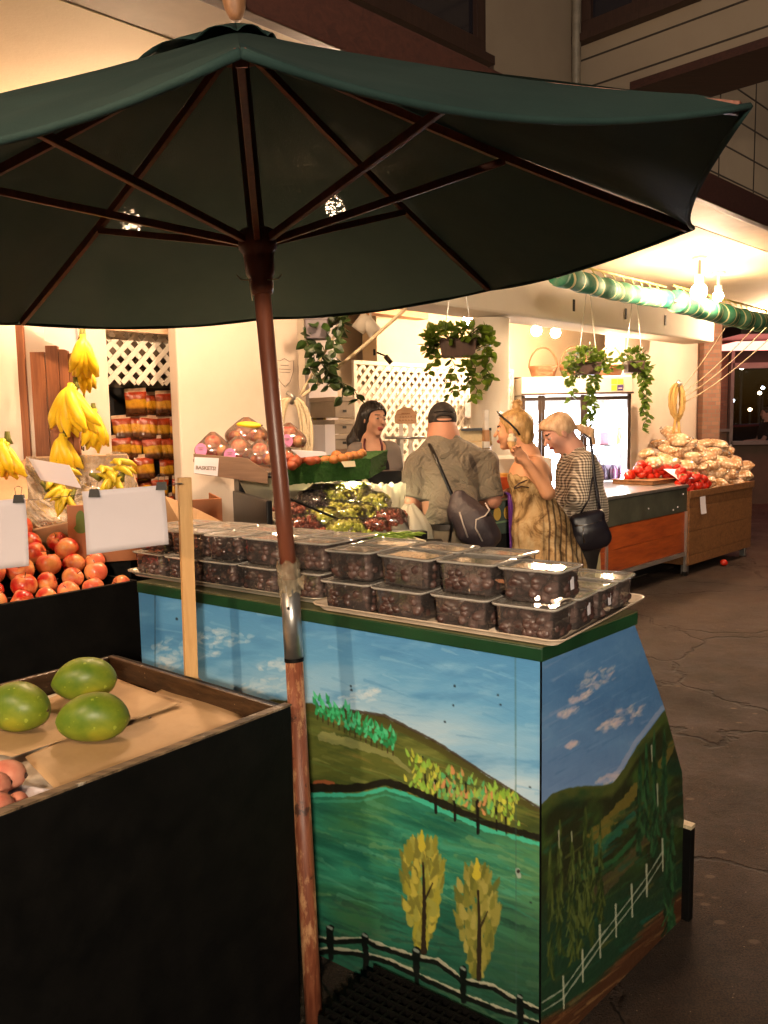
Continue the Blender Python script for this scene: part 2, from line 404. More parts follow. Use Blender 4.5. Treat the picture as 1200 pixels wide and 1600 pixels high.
# ============================================================ STREET END: brick pier, shop front and things beyond
pier = thing('brick_pier', 'dark brick pier at the far end of the hall wall', 'brick pier', Y_(1103, 700, 10.6).xyz * 1)
pier.location.z = 0
n = NT('dark_brick'); br = n.n.new('ShaderNodeTexBrick'); n.link(n.map((1, 1, 1), (R(90), 0, 0)), br.inputs[0]); br.inputs['Scale'].default_value = 5
br.inputs['Color1'].default_value = (.16, .07, .045, 1); br.inputs['Color2'].default_value = (.22, .11, .07, 1); br.inputs['Mortar'].default_value = (.12, .10, .08, 1); br.inputs['Mortar Size'].default_value = .02
n.col(br.outputs[0]); n.set(rough=.8); n.bump(br.outputs[1], -.4, .01); M_brick = n.m
x = pier.location.x; b = MB(); b.box((x, 10.6, 1.6), (.22, .3, 3.2)); b.build('brick_shaft', M_brick, pier)
SY = 15.0
shop = thing('shop_front', 'dark shop front with metal framed window and pink lit soffit across the passage', 'building', (8, SY, 0))
def X15(px, Y=SY): return Y_(px, 655, Y).x
def Z15(py, Y=SY): return Y_(1150, py, Y).z
b = MB(); b.box((X15(1122), SY + .1, 2.6), (X15(1136) - X15(1108), .2, 5.2)); b.build('brick_wall', M_brick, shop)
b = MB(); b.box((X15(1110) - 3.2, SY + .3, 2.6), (6.4, .2, 5.2)); b.build('brick_wall', M_brick, shop)
b = MB(); b.box(((X15(1136) + 16) / 2, SY + .1, 4.5), (16 - X15(1136), .2, 9 - 2 * Z15(560) + 0.2)); b.build('wall', pm('dark_shop_wall', (.05, .035, .03), .8), shop)
b = MB(); b.box(((X15(1136) + 16) / 2, SY + .1, Z15(694) / 2), (16 - X15(1136), .2, Z15(694))); b.build('stall_riser', pm('brown_stall_riser', (.09, .055, .035), .7), shop)
b = MB()
for px in (1110, 1139): b.box((X15(px), SY - .06, 1.5), (.06, .1, 3.0))
b.box(((X15(1139) + 16) / 2, SY - .06, Z15(572)), (16 - X15(1139), .1, .1)); b.box(((X15(1139) + 16) / 2, SY - .06, Z15(692)), (16 - X15(1139), .1, .07))
b.box((X15(1125), SY - .06, Z15(672)), (.35, .08, .05))
b.build('window_frame', pm('aluminium_frame', (.30, .27, .25), .35, .1, 8, 0, metal=.6), shop)
b = MB(); b.box(((X15(1139) + 16) / 2, SY + .02, 1.95), (16 - X15(1139), .01, 1.9)); b.build('glass_pane', M_glass, shop)
b = MB(); b.box((X15(1122) + 2.3, SY - .9, Z15(541, SY - .9)), (5.2, 1.0, .07)); b.build('soffit_light', emis('pink_lit_panel', (1, .30, .24), 1.3), shop)
b = MB(); b.box((X15(1122) + 2.3, SY - .8, Z15(530, SY - .9)+.1), (5.2, 1.5, .16)); b.build('canopy', M_brownw, shop)
# red car and street lamps beyond the glass
def make_car(loc, rz):
    t = thing('parked_car', 'dark red car parked beyond the far shop window', 'car', loc, rz)
    M_car = pm('dark_red_car_paint', (.22, .01, .012), .25, .1, 3, 0, coat=1)
    prof = [(-2.1, .35), (-2.15, .75), (-1.9, .95), (-1.2, 1.0), (-.75, 1.42), (.55, 1.45), (1.15, 1.02), (1.95, .9), (2.15, .7), (2.1, .35)]
    b = MB(); b.prism([(x, -.85, z) for x, z in prof], (0, 1.7, 0)); b.build('body', M_car, t, world=False, bevel=.06)
    b = MB()
    for y in (-.86, .852): b.prism([(-1.05, y, 1.02), (-.68, y, 1.36), (.48, y, 1.38), (.95, y, 1.02)], (0, .008, 0))
    b.build('side_window', M_black, t, world=False)
    for x in (-1.35, 1.35):
        for y in (-.8, .8):
            b = MB(); b.lathe([(.2, -.1), (.32, -.09), (.32, .09), (.2, .1)], (x, y, .32), 20, Matrix.Rotation(R(90), 3, 'X')); b.build('wheel', M_black, t, world=False)
    for y in (-.6, .6):
        b = MB(); b.ell((-2.13, y, .72), (.04, .14, .07)); b.build('tail_lamp', emis('tail_lamp_%d' % int(y > 0), (1, .08, .04), 3), t, True, world=False)
    return t
make_car((X15(1165) + 1.3, SY + 4.5, 0), R(20))
for i, (px, py, c, Yd) in enumerate([(1187, 614, (1, .8, .5), 24), (1159, 574, (1, .9, .7), 19), (1145, 626, (.8, .9, 1), 26), (1172, 640, (1, .7, .4), 25), (1192, 606, (.75, .85, 1), 27)]):
    P = Y_(px, py, Yd); t = thing('street_or_added_lamp', ['bright warm street lamp far behind the shop window', 'small pale lamp high in the shop window', 'cool white street lamp left of the red car', 'orange street lamp just over the red car', 'bluish street lamp at the right frame edge'][i], 'street lamp', (P.x, P.y, 0))
    b = MB(); b.ell((P.x, P.y, P.z), (.06, .06, .05), n=8, m=5); b.build('lamp_head', bulb_mat(14, c), t, True)
    b = MB(); b.tube([(P.x, P.y, 0), (P.x, P.y, P.z - .06)], .04); b.build('post', M_black, t)
# dark crates on a low table and a trolley
tb = thing('trestle_table', 'dark low table with tubs outside the far shop front', 'table', Z_(1160, 772, 0))
P = tb.location.copy()
b = MB(); b.box(P + Vector((0, .5, .78)), (2.2, .8, .05)); b.build('tabletop', M_brownw, tb)
for sx in (-1, 1):
    for sy in (0, 1): b = MB(); b.box(P + Vector((sx * 1.0, .15 + .7 * sy, .375)), (.07, .07, .75)); b.build('leg', M_black, tb)
b = MB(); b.box(P + Vector((0, .5, .25)), (1.9, .7, .4)); b.build('shelf', M_black, tb)
for k, dx in enumerate((-.8, -.35, .3)):
    c = P + Vector((dx, .5, .807)); b = MB(); s_ = (.34, .3, .24); b.box(c + Vector((0, 0, s_[2] / 2)), s_, top=1.08)
    o = b.build('tub', [M_cardboard, M_white, M_black][k], None, bevel=.01, loc=tuple(c)); tag(o, ['brown cardboard tub on the far trestle table', 'white tub on the far trestle table', 'black tub on the far trestle table'][k], 'tub')
ct = thing('push_cart', 'silver push cart with dark wheels at the right edge of the passage', 'cart', Z_(1203, 775, 0)); P = ct.location
M_silver = pm('silver_tube', (.75, .75, .75), .3, .05, 8, 0, metal=.9)
b = MB()
for y in (-.2, .2):
    b.tube([P + Vector((-.45, y, 1.0)), P + Vector((-.35, y, .95)), P + Vector((.0, y, .2)), P + Vector((.5, y, .12))], .022)
b.tube([P + Vector((-.45, -.2, 1.0)), P + Vector((-.45, .2, 1.0))], .022); b.tube([P + Vector((-.25, -.2, .62)), P + Vector((.5, -.2, .7)), P + Vector((.5, .2, .7))], .02)
b.build('frame', M_silver, ct, True)
b = MB(); b.box(P + Vector((.15, 0, .45)), (.5, .36, .35), top=1.15); b.build('basket', M_silver, ct, bevel=.03)
for x, y in ((-.25, -.22), (-.25, .22), (.4, -.22), (.4, .22)):
    b = MB(); b.lathe([(.06, -.02), (.1, -.018), (.1, .018), (.06, .02)], P + Vector((x, y, .1)), 16, Matrix.Rotation(R(90), 3, 'X')); b.build('wheel', M_black, ct)

# ============================================================ AWNING ROLL, ROPES, LAMPS
n = NT('green_striped_awning'); z = n.sep()[0]
st = n.math('FRACT', n.math('MULTIPLY', n.math('ADD', z, n.math('MULTIPLY', n.sep()[2], .35)), 7.5))
c = n.ramp(st, [(0, hx('1f7a5c')), (.58, hx('2c8a66')), (.62, hx('d8d8a0')), (.72, hx('e8e4b8')), (.76, hx('1f7a5c'))], True)
n.col(n.mix(n.ramp(n.noise(8, 4, .6), [(.4, 0), (.8, .3)]), c, (.5, .55, .35))); n.set(rough=.7); n.bump(n.noise(30, 4, .6), .4, .01); M_awn = n.m
def awn_roll(name, pA, pB, zc, r, lab):
    dA = ray(*pA); k = (zc - HC) / dA.z; A = CV + dA * k; dB = ray(*pB); Bp = CV + dB * ((zc - HC) / dB.z)
    t = thing(name, lab, 'awning', A)
    L = (Bp - A).length; ang = math.atan2((Bp - A).y, (Bp - A).x); t.rotation_euler = (0, 0, ang)
    b = MB(); N = 64
    pts = [(L * i / N, .012 * math.sin(i * .7), -.02 * math.sin(math.pi * i / N)) for i in range(N + 1)]
    b.tube(pts, [r * (1 + .02 * math.sin(i * .55) + .012 * math.sin(i * 1.7)) for i in range(N + 1)], 20); b.build('fabric_roll', M_awn, t, True, world=False)
    b = MB(); b.tube([(-.03, 0, 0), (L + .03, 0, 0)], .02); b.build('roller_bar', M_metal, t, True, world=False)
    b = MB(); b.tube([(0, .02, r + .03), (L, .02, r + .03)], .009)
    for i in range(int(L / .14)): b.tube([(i * .14 + .03, .02, r + .03), (i * .14 + .05, 0, r - .01)], .005, 5)
    b.build('lashing_rail', pm('yellow_rail_' + name, (.6, .5, .15), .5), t, True, world=False)
    return t, A, Bp
a1, A1, B1 = awn_roll('rolled_awning', (872, 430), (1044, 468), 2.52, .068, 'rolled green and cream striped awning, left length under the soffit')
a2, A2, B2 = awn_roll('rolled_awning', (1056, 470), (1225, 510), 2.50, .086, 'rolled green and cream striped awning, right length by the twin lamp')
def rope(name, pts, r, label, mat, sag=.03, cat='rope', group=None):
    P = []
    for A, Bq in zip(pts[:-1], pts[1:]):
        for i in range(12):
            t = i / 12; q = A.lerp(Bq, t); q.z -= sag * 4 * t * (1 - t); P.append(q)
    P.append(pts[-1]); b = MB(); b.tube([p - pts[0] for p in P], r, 6); o = b.build(name, mat, None, True, world=False); o.location = pts[0]
    return tag(o, label, cat, group)
M_rope = wood('cotton_rope', (.42, .33, .20), (.62, .52, .36), 12, 'X', .9)
M_jute = wood('jute_rope', (.33, .20, .06), (.52, .35, .12), 14, 'Z', .9)
hk = Y_(1060, 612, 9.6)
for i, (e, ym) in enumerate([((1133, 512), 7.2), ((1178, 512), 7.0), ((1197, 512), 6.8), ((1215, 517), 6.6)]):
    rope('awning_rope', [hk + Vector((.005 * i, 0, -.05 * i)), Y_(*e, ym)], .004, 'thin cord from the jute coil to the awning, ' + ['topmost', 'second from the top', 'third from the top', 'lowest'][i], M_rope, .03 + .01 * i, 'cord', 'cords pulled from the jute coil to the awning')
def rope_coil(name, c, hh, ww, label, mat, r=.009, loops=9, tails=()):
    t = thing(name, label, 'rope coil', c); b = MB()
    for k in range(loops):
        a = ww * (1 - .35 * abs(k - loops / 2) / loops * 2) * random.uniform(.6, 1); h = hh * random.uniform(.88, 1.05); ph = random.uniform(-.2, .2)
        pts = [(a * math.sin(2 * math.pi * i / 24 + ph) + .01 * math.sin(k), -.05 + .05 * (k / loops) + .012 * math.sin(3 * i), -h * (1 - math.cos(2 * math.pi * i / 24)) / 2) for i in range(25)]
        b.tube(pts, r, 6)
    b.build('coil', mat, t, True, world=False)
    b = MB(); b.tube([(-.02, -.05, .03), (.02, -.06, .0), (0, -.04, -.03)], r * 1.5); b.build('hook', M_metal, t, True, world=False)
    if tails:
        b = MB()
        for dx in tails: b.tube([(dx * .3, -.03, -hh * .9), (dx, -.03, -hh * 1.5), (dx * 1.2, -.02, -hh * 2.4)], r, 6)
        b.build('rope_tail', mat, t, True, world=False)
    return t
rope_coil('jute_rope_coil', Y_(1058, 600, 9.35), .40, .085, 'golden jute rope coil hung on the cream wall right of the cooler', M_jute, .016, 11, (-.05, .03))
pc = Y_(456, 622, 4.62)
rope_coil('cotton_rope_coil', pc, .42, .11, 'pale cotton rope coiled on the right edge of the broad pillar', M_rope, .0085, 16, (.04,))
rope('awning_rope', [pc + Vector((.05, 0, .02)), Y_(545, 485, 4.7)], .008, 'pale rope from the cotton coil up past the hanging leaves', M_rope, 0, 'cord')
rope('awning_rope', [pc + Vector((.06, 0, .01)), Y_(634, 482, 4.9)], .011, 'thicker pale rope slanting up from the cotton coil to the ceiling', M_rope, .01, 'cord')
# lamps: lit bulbs of the hall and two added ones out of frame
def lamp_at(px, py, b_, E, label, ceil, r=.05, **k):
    E = E * 1.9
    a, z = FP(px, py, b_); P = FC(a, b_, z); return bulb_thing(P, E, label, r=r, ceil=ceil, **k)
lamp_at(732, 500, .75, 150, 'lit bulb above the middle hanging planter, left of the column', 2.80)
lamp_at(838, 517, .62, 200, 'lit bulb just right of the round column', 2.80)
lamp_at(868, 520, .62, 200, 'lit bulb second to the right of the round column', 2.80)
lamp_at(954, 536, .50, 230, 'lit bulb over the right hanging planters', 2.80)
P = Z_(1092, 456, 2.50); bulb_thing(P, 330, 'larger lit lamp of the pair on the soffit by the striped awning', 'flood_lamp', .06, ceil=2.75)
P = Z_(1122, 463, 2.56); bulb_thing(P, 160, 'smaller lit lamp of the pair on the soffit by the striped awning', 'flood_lamp', .042, ceil=2.75)
P = Z_(205, 347, 2.44); bulb_thing(P, 330, 'lit soffit bulb shining behind the left side of the umbrella', 'soffit_or_added_lamp', .045, 'lit bulbs on the soffit behind the umbrella', ceil=2.75)
P = Z_(524, 325, 2.55); bulb_thing(P, 420, 'lit soffit bulb shining behind the umbrella right of its pole', 'soffit_or_added_lamp', .045, 'lit bulbs on the soffit behind the umbrella', ceil=2.75)
bulb_thing(Vector((-1.75, .45, 2.55)), 420, 'added lit bulb at the end of the soffit over the fruit bins', 'soffit_or_added_lamp', .06, 'added bulbs on the soffit before the umbrella', ceil=2.80)  # added out of frame, lights the mural and the fruit bins
bulb_thing(FC(6.25, -.5, 2.58), 650, 'added lit soffit bulb over the plank bin, just outside the right frame edge', 'soffit_or_added_lamp', .05, 'added bulbs on the soffit past the awning', ceil=2.75)  # added out of frame to brighten the cream wall at the right
# added globe lamps out of frame, front and side fill for stand and street
for x, y, z, r_, E_, lb in ((.12, -2.6, 2.3, .15, 640, 'added globe lamp on a black post straight behind the viewer'), (6.3, 2.6, 4.7, .17, 190, 'added globe lamp on a black post across the pavement, right of the frame')):
    t = thing('street_or_added_lamp', lb, 'street lamp', (x, y, 0)); b = MB(); b.ell((x, y, z), (r_, r_, r_), n=12, m=8); b.build('added_globe', bulb_mat(E_ * .62, (1, .80, .58)), t, True)
    b = MB(); b.lathe([(.16, 0), (.14, .1), (.06, .18), (.05, z - .3), (.09, z - r_ - .02), (.03, z - r_)], (x, y, 0), 16); b.build('post', M_black, t, True)
# interior spot heads that hang unlit
for i, (px, py) in enumerate(((566, 505), (579, 510))):
    P = Y_(px, py, 6.1); t = thing('spot_head', ['unlit white spot head left of its twin near the ceiling', 'unlit white spot head right of its twin near the ceiling'][i], 'spot lamp', P)
    b = MB(); Rm = Matrix.Rotation(R(35 * (1 - 2 * i)), 3, 'Y'); b.lathe([(.025, .07), (.045, .05), (.055, -.06), (.045, -.06), (.03, .02)], (0, 0, 0), 16, Rm); b.build('shade', M_white, t, True, world=False)
    b = MB(); b.tube([(0, 0, .06), (0, 0, 2.8 - P.z)], .008); b.build('rod', M_white, t, world=False)
# ============================================================ UMBRELLA
UB = Vector((-.1756, 2.1314, 0)); UA = Vector((-.0622, -.016, 1)).normalized()
Ue1 = Vector((0, 1, 0)).cross(UA).normalized(); Ue2 = UA.cross(Ue1)
UROT = .1308; UR = 1.15; UZR = 2.03; UZA = 2.54
def UD(k): a = UROT + k * math.pi / 4; return Ue1 * math.sin(a) - Ue2 * math.cos(a)
DZ = {0: -.008, 1: .030, 2: .0, 3: -.015, 4: -.025, 5: -.03, 6: -.01, 7: 0.0}
def UP(k, r, dz=0.0): return UA * (DZ[k % 8] * r) + UB + UA * (UZR + (UZA - UZR) * (1 - r) + dz) + UD(k) * UR * r
um = thing('market_umbrella', 'dark green market umbrella with reddish wooden ribs, leaning left over the fruit stands', 'umbrella', UB)
n = NT('dark_green_canvas')
c = n.mix(n.ramp(n.noise(5, 5, .6), [(.3, 0), (.75, 1)]), (.009, .025, .023), (.018, .038, .034))
n.col(c); n.set(rough=.85, spec=.2); n.bump(n.noise(260, 2, .5), .3, .002)
# woven cloth lets pin-points of light through
tr = n.n.new('ShaderNodeBsdfTransparent'); ms = n.n.new('ShaderNodeMixShader')
hole = n.ramp(n.vor(230), [(0, 1), (.24, 1), (.32, 0)]); n.link(n.math('MULTIPLY', hole, n.ramp(n.noise(70, 2, .5), [(.42, 0), (.6, .03)])), ms.inputs[0])
tl0 = n.n.new('ShaderNodeBsdfTranslucent'); tl0.inputs[0].default_value = (.10, .15, .13, 1); m0 = n.n.new('ShaderNodeMixShader'); m0.inputs[0].default_value = .05; n.link(n.b.outputs[0], m0.inputs[1]); n.link(tl0.outputs[0], m0.inputs[2])
n.link(m0.outputs[0], ms.inputs[1]); n.link(tr.outputs[0], ms.inputs[2]); n.link(ms.outputs[0], n.out.inputs[0]); M_canvas = n.m
b = MB(); NS, NR = 12, 14
for k in range(8):
    d0, d1 = UD(k), UD(k + 1)
    def pt(i, j):
        s = i / NS; r = j / NR
        e0, e1 = UP(k, r), UP(k + 1, r); p = e0.lerp(e1, s)
        sag = 4 * s * (1 - s) * (r ** 1.6)
        inward = -(d0.lerp(d1, s)).normalized()
        p = p + inward * .045 * sag * r - UA * (.030 * sag) - UA * .035 * math.sin(math.pi * r) * (1 - .5 * 4 * s * (1 - s)) * .5
        if j == NR: p = p - UA * .012
        return p + UA * (.012 + .004 * math.sin(s * 17 + k * 2.3 + r * 9) * r)
    V = [pt(i, j) for j in range(NR + 1) for i in range(NS + 1)]
    b.add(V, [(j * (NS + 1) + i, j * (NS + 1) + i + 1, (j + 1) * (NS + 1) + i + 1, (j + 1) * (NS + 1) + i) for j in range(NR) for i in range(NS)])
b.build('canopy', M_canvas, um, True)
b = MB()
for k in range(8):   # hem
    pts = []
    for i in range(13):
        s = i / 12; p = UP(k, 1).lerp(UP(k + 1, 1), s); sg = 4 * s * (1 - s)
        pts.append(p - UD(k + .5) * .045 * sg - UA * (.030 * sg) + UA * .002)
    b.tube(pts, .006, 6)
b.build('hem', M_canvas, um, True)
# small vent cap over the apex
def VR(k): return {6: .25, 7: .14, 5: .16}.get(k % 8, .10)
b = MB()
for k in range(8):
    lift = .045 if k in (6,) else .008
    lift2 = .045 if k + 1 == 6 else .008
    A0 = UB + UA * (UZA + .030)
    def vp(i, j):
        s = i / 6; r = j / 5
        e0 = A0 + UD(k) * VR(k) * r - UA * ((.030 + .40 * VR(k) - lift) * r); e1 = A0 + UD(k + 1) * VR(k + 1) * r - UA * ((.030 + .40 * VR(k + 1) - lift2) * r)
        return e0.lerp(e1, s) + UA * .02 * 4 * s * (1 - s) * r
    V = [vp(i, j) for j in range(6) for i in range(7)]
    b.add(V, [(j * 7 + i, j * 7 + i + 1, (j + 1) * 7 + i + 1, (j + 1) * 7 + i) for j in range(5) for i in range(6)])
b.build('vent_cap', M_canvas, um, True, solid=.0015)
b = MB(); Rl = UA.to_track_quat('Z', 'Y').to_matrix()
b.lathe([(.012, 0), (.018, .01), (.026, .03), (.03, .055), (.024, .085), (.008, .10)], UB + UA * (UZA + .035), 18, Rl); b.build('finial', wood('finial_wood', (.16, .07, .03), (.3, .15, .07)), um, True)
def upole(z): return UB + UA * z
n = NT('weathered_pole_wood'); f = n.noise(3, 8, .7, n.map((22, 22, 2)), 1.5)
c = n.mix(n.ramp(f, [(.35, 0), (.65, 1)]), (.14, .036, .017), (.27, .088, .042))
c = n.mix(n.ramp(n.noise(5, 7, .75, n.map((3.5, 3.5, 1.2))), [(.50, 0), (.58, .85)]), c, (.50, .27, .13))
c = n.mix(n.ramp(n.noise(16, 6, .7), [(.6, 0), (.66, .85)]), c, (.03, .012, .008)); n.col(c); n.set(rough=.45); n.bump(f, .4, .003); M_pole_lo = n.m
JT = upole(1.20); BS = Z_(491, 1600, 0)
def lpole(z): return BS.lerp(JT, z / 1.20)
b = MB(); b.tube([lpole(-.03), lpole(.3), lpole(1.0)], [.0235, .0235, .0235], 24); b.build('lower_pole', M_pole_lo, um, True)
b = MB(); b.tube([upole(1.17), upole(1.4), upole(UZA + .01)], [.0215, .0215, .021], 24); b.build('upper_pole', wood('smooth_pole_wood', (.11, .032, .018), (.18, .055, .028), 2, 'Z', .38, .1), um, True)
b = MB(); b.tube([lpole(.99), lpole(1.20)], .0250, 24); b.build('metal_sleeve', M_metal, um, True)
b = MB(); b.tube([lpole(.984), lpole(.994)], .0257, 24)
b.box(lpole(1.13) + Vector((-.004, -.0265, 0)), (.007, .004, .007)); b.build('sleeve_screw', M_dark, um)
def tape_fn(u, v):
    a = 2 * math.pi * u; z = 1.165 + .085 * v + .006 * math.sin(5 * a + 3 * v); r = .0262 + .004 * abs(math.sin(3 * a + 9 * v)) + .003 * math.sin(11 * a)
    return upole(z) + (Ue1 * math.cos(a) + Ue2 * math.sin(a)) * r
b = MB(); b.grid(tape_fn, 30, 10)
b.add([upole(1.20) + Vector((.02, -.02, 0)), upole(1.21) + Vector((.042, -.028, .010)), upole(1.185) + Vector((.038, -.028, -.010)), upole(1.17) + Vector((-.026, -.02, 0)), upole(1.12) + Vector((-.028, -.025, -.0)), upole(1.18) + Vector((-.018, -.028, 0))], [(0, 1, 2), (3, 4, 5)])
b.build('packing_tape', glassy('packing_tape', (.95, .88, .72), .15, .15, .25, (.7, .58, .40)), um, True)
hubz = 2.03
b = MB(); b.lathe([(.026, -.10), (.030, -.085), (.030, -.06), (.036, -.05), (.038, -.01), (.040, 0), (.048, .012), (.048, .05), (.036, .058), (.026, .06)], upole(hubz), 24, Rl); hub = b.build('runner_hub', M_umbw, um, True)
b = MB(); b.lathe([(.026, -.05), (.05, -.045), (.05, -.005), (.03, 0)], upole(UZA - .01), 24, Rl); b.build('top_hub', M_umbw, um, True)
def flatbar(m, A, B_, w_, h_):
    d = (B_ - A).normalized(); s = d.cross(UA).normalized(); t = s.cross(d)
    V = [p + s * x * w_ / 2 + t * y * h_ / 2 for p in (A, B_) for x, y in ((-1, -1), (1, -1), (1, 1), (-1, 1))]
    m.add(V, [(3, 2, 1, 0), (4, 5, 6, 7), (0, 1, 5, 4), (1, 2, 6, 5), (2, 3, 7, 6), (3, 0, 4, 7)])
for k in range(8):
    b = MB(); A = UP(k, .05, -.012); Bq = UP(k, .985, -.004)
    pr = A
    for i in range(1, 9):
        q = A.lerp(Bq, i / 8) - UA * .013 * math.sin(math.pi * i / 8); flatbar(b, pr, q + (q - pr).normalized() * .001, .014, .020); pr = q
    rb = b.build('rib', M_umbw, um)
    b = MB(); flatbar(b, upole(hubz + .03) + UD(k) * .045, UP(k, .56, -.03), .015, .018); b.build('strut', M_umbw, um, bevel=.002)
b = MB()
for s in (-1, 1): b.tube([upole(hubz - .07) + Vector((s * .02, -.03, 0)), upole(hubz - .075) + Vector((s * .045, -.03, .006)), upole(hubz - .07) + Vector((s * .055, -.03, .012))], .0015, 5)
b.tube([upole(hubz - .07) + Vector((-.025, -.03, 0)), upole(hubz - .12) + Vector((-.022, -.03, 0))], .0015, 5)
b.build('tie_string', M_rope, um)

# ============================================================ PAINTED STAND
K0 = Z_(845, 1008, 1.07); K0.z = 0; KL = Z_(217, 908, 1.07); KL.z = 0; KS = Z_(992, 954, 1.07); KS.z = 0
ud = (KL - K0).normalized(); vd = (KS - K0).normalized(); LU = (KL - K0).length; LS = (KS - K0).length
nf = Vector((ud.y, -ud.x, 0)); nf = -nf if nf.y > 0 else nf
nsd = Vector((vd.y, -vd.x, 0)).normalized(); nsd = nsd if nsd.x > 0 else -nsd
def S_(u, v, z=0): return K0 + ud * u + vd * v + Vector((0, 0, z))
st = thing('painted_produce_stand', 'produce stand painted with a blue sky, green hills, trees and a fence', 'produce stand', K0)
ZB = 1.032
# --- picture painted in brush strokes: colour carried by the board itself
def sinterp(x, pts):
    xs = [p[0] for p in pts]; ys = [p[1] for p in pts]; return np.interp(x, xs, ys)
rs = np.random.RandomState(3)
def fbm(u, v, sx, sy, seed, octs=5, lac=2.0):
    out = np.zeros_like(u); amp = 1; tot = 0
    for o in range(octs):
        g = np.random.RandomState(seed + o * 17).rand(64, 64); x = u / sx * lac ** o; y = v / sy * lac ** o
        xi = np.floor(x).astype(int); yi = np.floor(y).astype(int); fx = x - xi; fy = y - yi; fx = fx * fx * (3 - 2 * fx); fy = fy * fy * (3 - 2 * fy)
        a = g[xi % 64, yi % 64]; b_ = g[(xi + 1) % 64, yi % 64]; c_ = g[xi % 64, (yi + 1) % 64]; d_ = g[(xi + 1) % 64, (yi + 1) % 64]
        out += amp * ((a * (1 - fx) + b_ * fx) * (1 - fy) + (c_ * (1 - fx) + d_ * fx) * fy); tot += amp; amp *= .55
    return out / tot
def H(s): return np.array([int(s[i:i + 2], 16) / 255 for i in (0, 2, 4)])
class Canvas:
    def __init__(s, u, v): s.u = u; s.v = v; s.c = np.zeros((len(u), 3)); s.n1 = fbm(u, v, 9, 9, 5, 3)
    def blend(s, m, col): m = np.clip(m, 0, 1)[:, None]; s.c = s.c * (1 - m) + np.asarray(col) * m
    def below(s, pts, col, soft=2): s.blend((s.v - sinterp(s.u, pts) + (s.n1 - .5) * 4) / soft, col)
    def stroke(s, pts, w_, col, w2=None, a=1.0, rag=.5):
        w2 = w_ if w2 is None else w2; pts = np.array(pts, float)
        mn = pts.min(0) - max(w_, w2) * 2; mx = pts.max(0) + max(w_, w2) * 2
        idx = np.where((s.u > mn[0]) & (s.u < mx[0]) & (s.v > mn[1]) & (s.v < mx[1]))[0]
        if not len(idx): return
        U, Vv = s.u[idx], s.v[idx]; best = np.full(len(idx), 9e9); bt = np.zeros(len(idx)); L = len(pts) - 1
        for i in range(L):
            p, q = pts[i], pts[i + 1]; d = q - p; t = np.clip(((U - p[0]) * d[0] + (Vv - p[1]) * d[1]) / (d @ d + 1e-9), 0, 1)
            D = np.hypot(U - p[0] - t * d[0], Vv - p[1] - t * d[1]); k = D < best; best[k] = D[k]; bt[k] = (i + t[k]) / L
        W = (w_ + (w2 - w_) * bt) / 2 * (1 + (s.n1[idx] - .5) * rag * 2)
        m = np.clip((W - best) / 1.0 + .5, 0, 1) * a; s.c[idx] = s.c[idx] * (1 - m[:, None]) + np.asarray(col) * m[:, None]
    def leafstroke(s, x, y, L, ang, w_, col, a=.95):
        dx, dy = math.cos(ang) * L, math.sin(ang) * L; s.stroke([(x, y), (x + dx * .5, y + dy * .5), (x + dx, y + dy)], w_ * .5, col, w_ * .25, a); s.stroke([(x + dx * .15, y + dy * .15), (x + dx * .7, y + dy * .7)], w_, col, w_ * .6, a)
def board(name, P00, du, dv, nu, nv, painter, inside=None, label=None):
    I, J = np.meshgrid(np.arange(nu + 1), np.arange(nv + 1)); s_ = (I / nu).ravel(); t_ = (J / nv).ravel()
    P = np.array(P00)[None] + np.array(du)[None] * s_[:, None] + np.array(dv)[None] * t_[:, None]
    u, v = proj_np(P); cv = Canvas(u, v); painter(cv); c = np.clip(cv.c, 0, 1)
    c = np.where(c <= .04045, c / 12.92, ((c + .055) / 1.055) ** 2.4)
    me = bpy.data.meshes.new(name); loc = np.array(st.location); V = P - loc
    a = (np.arange(nv)[:, None] * (nu + 1) + np.arange(nu)[None]).ravel(); F = np.stack([a, a + 1, a + nu + 2, a + nu + 1], 1)
    if inside is not None:
        cen = (P[F[:, 0]] + P[F[:, 2]]) / 2; F = F[inside(cen)]
    me.vertices.add(len(V)); me.vertices.foreach_set('co', V.ravel())
    me.loops.add(F.size); me.loops.foreach_set('vertex_index', F.ravel().astype('i4'))
    me.polygons.add(len(F)); me.polygons.foreach_set('loop_start', np.arange(0, F.size, 4).astype('i4'))
    me.update(calc_edges=True)
    at = me.color_attributes.new('paint', 'FLOAT_COLOR', 'POINT'); at.data.foreach_set('color', np.concatenate([c, np.ones((len(c), 1))], 1).astype('f4').ravel())
    me.materials.append(M_paint); o = bpy.data.objects.new(name, me); COL.objects.link(o); o.parent = st
    if label: o['label'] = label
    return o
n = NT('painted_board'); at = n.n.new('ShaderNodeVertexColor'); at.layer_name = 'paint'
hsv = n.n.new('ShaderNodeHueSaturation'); hsv.inputs['Saturation'].default_value = .95; hsv.inputs['Value'].default_value = 1.0; n.link(at.outputs[0], hsv.inputs['Color'])
n.col(hsv.outputs[0]); n.set(rough=n.ramp(n.noise(30, 4, .6), [(.3, .32), (.7, .55)]), spec=.4); n.bump(n.noise(40, 6, .7, n.map((1, 1, 3))), .35, .0025); M_paint = n.m
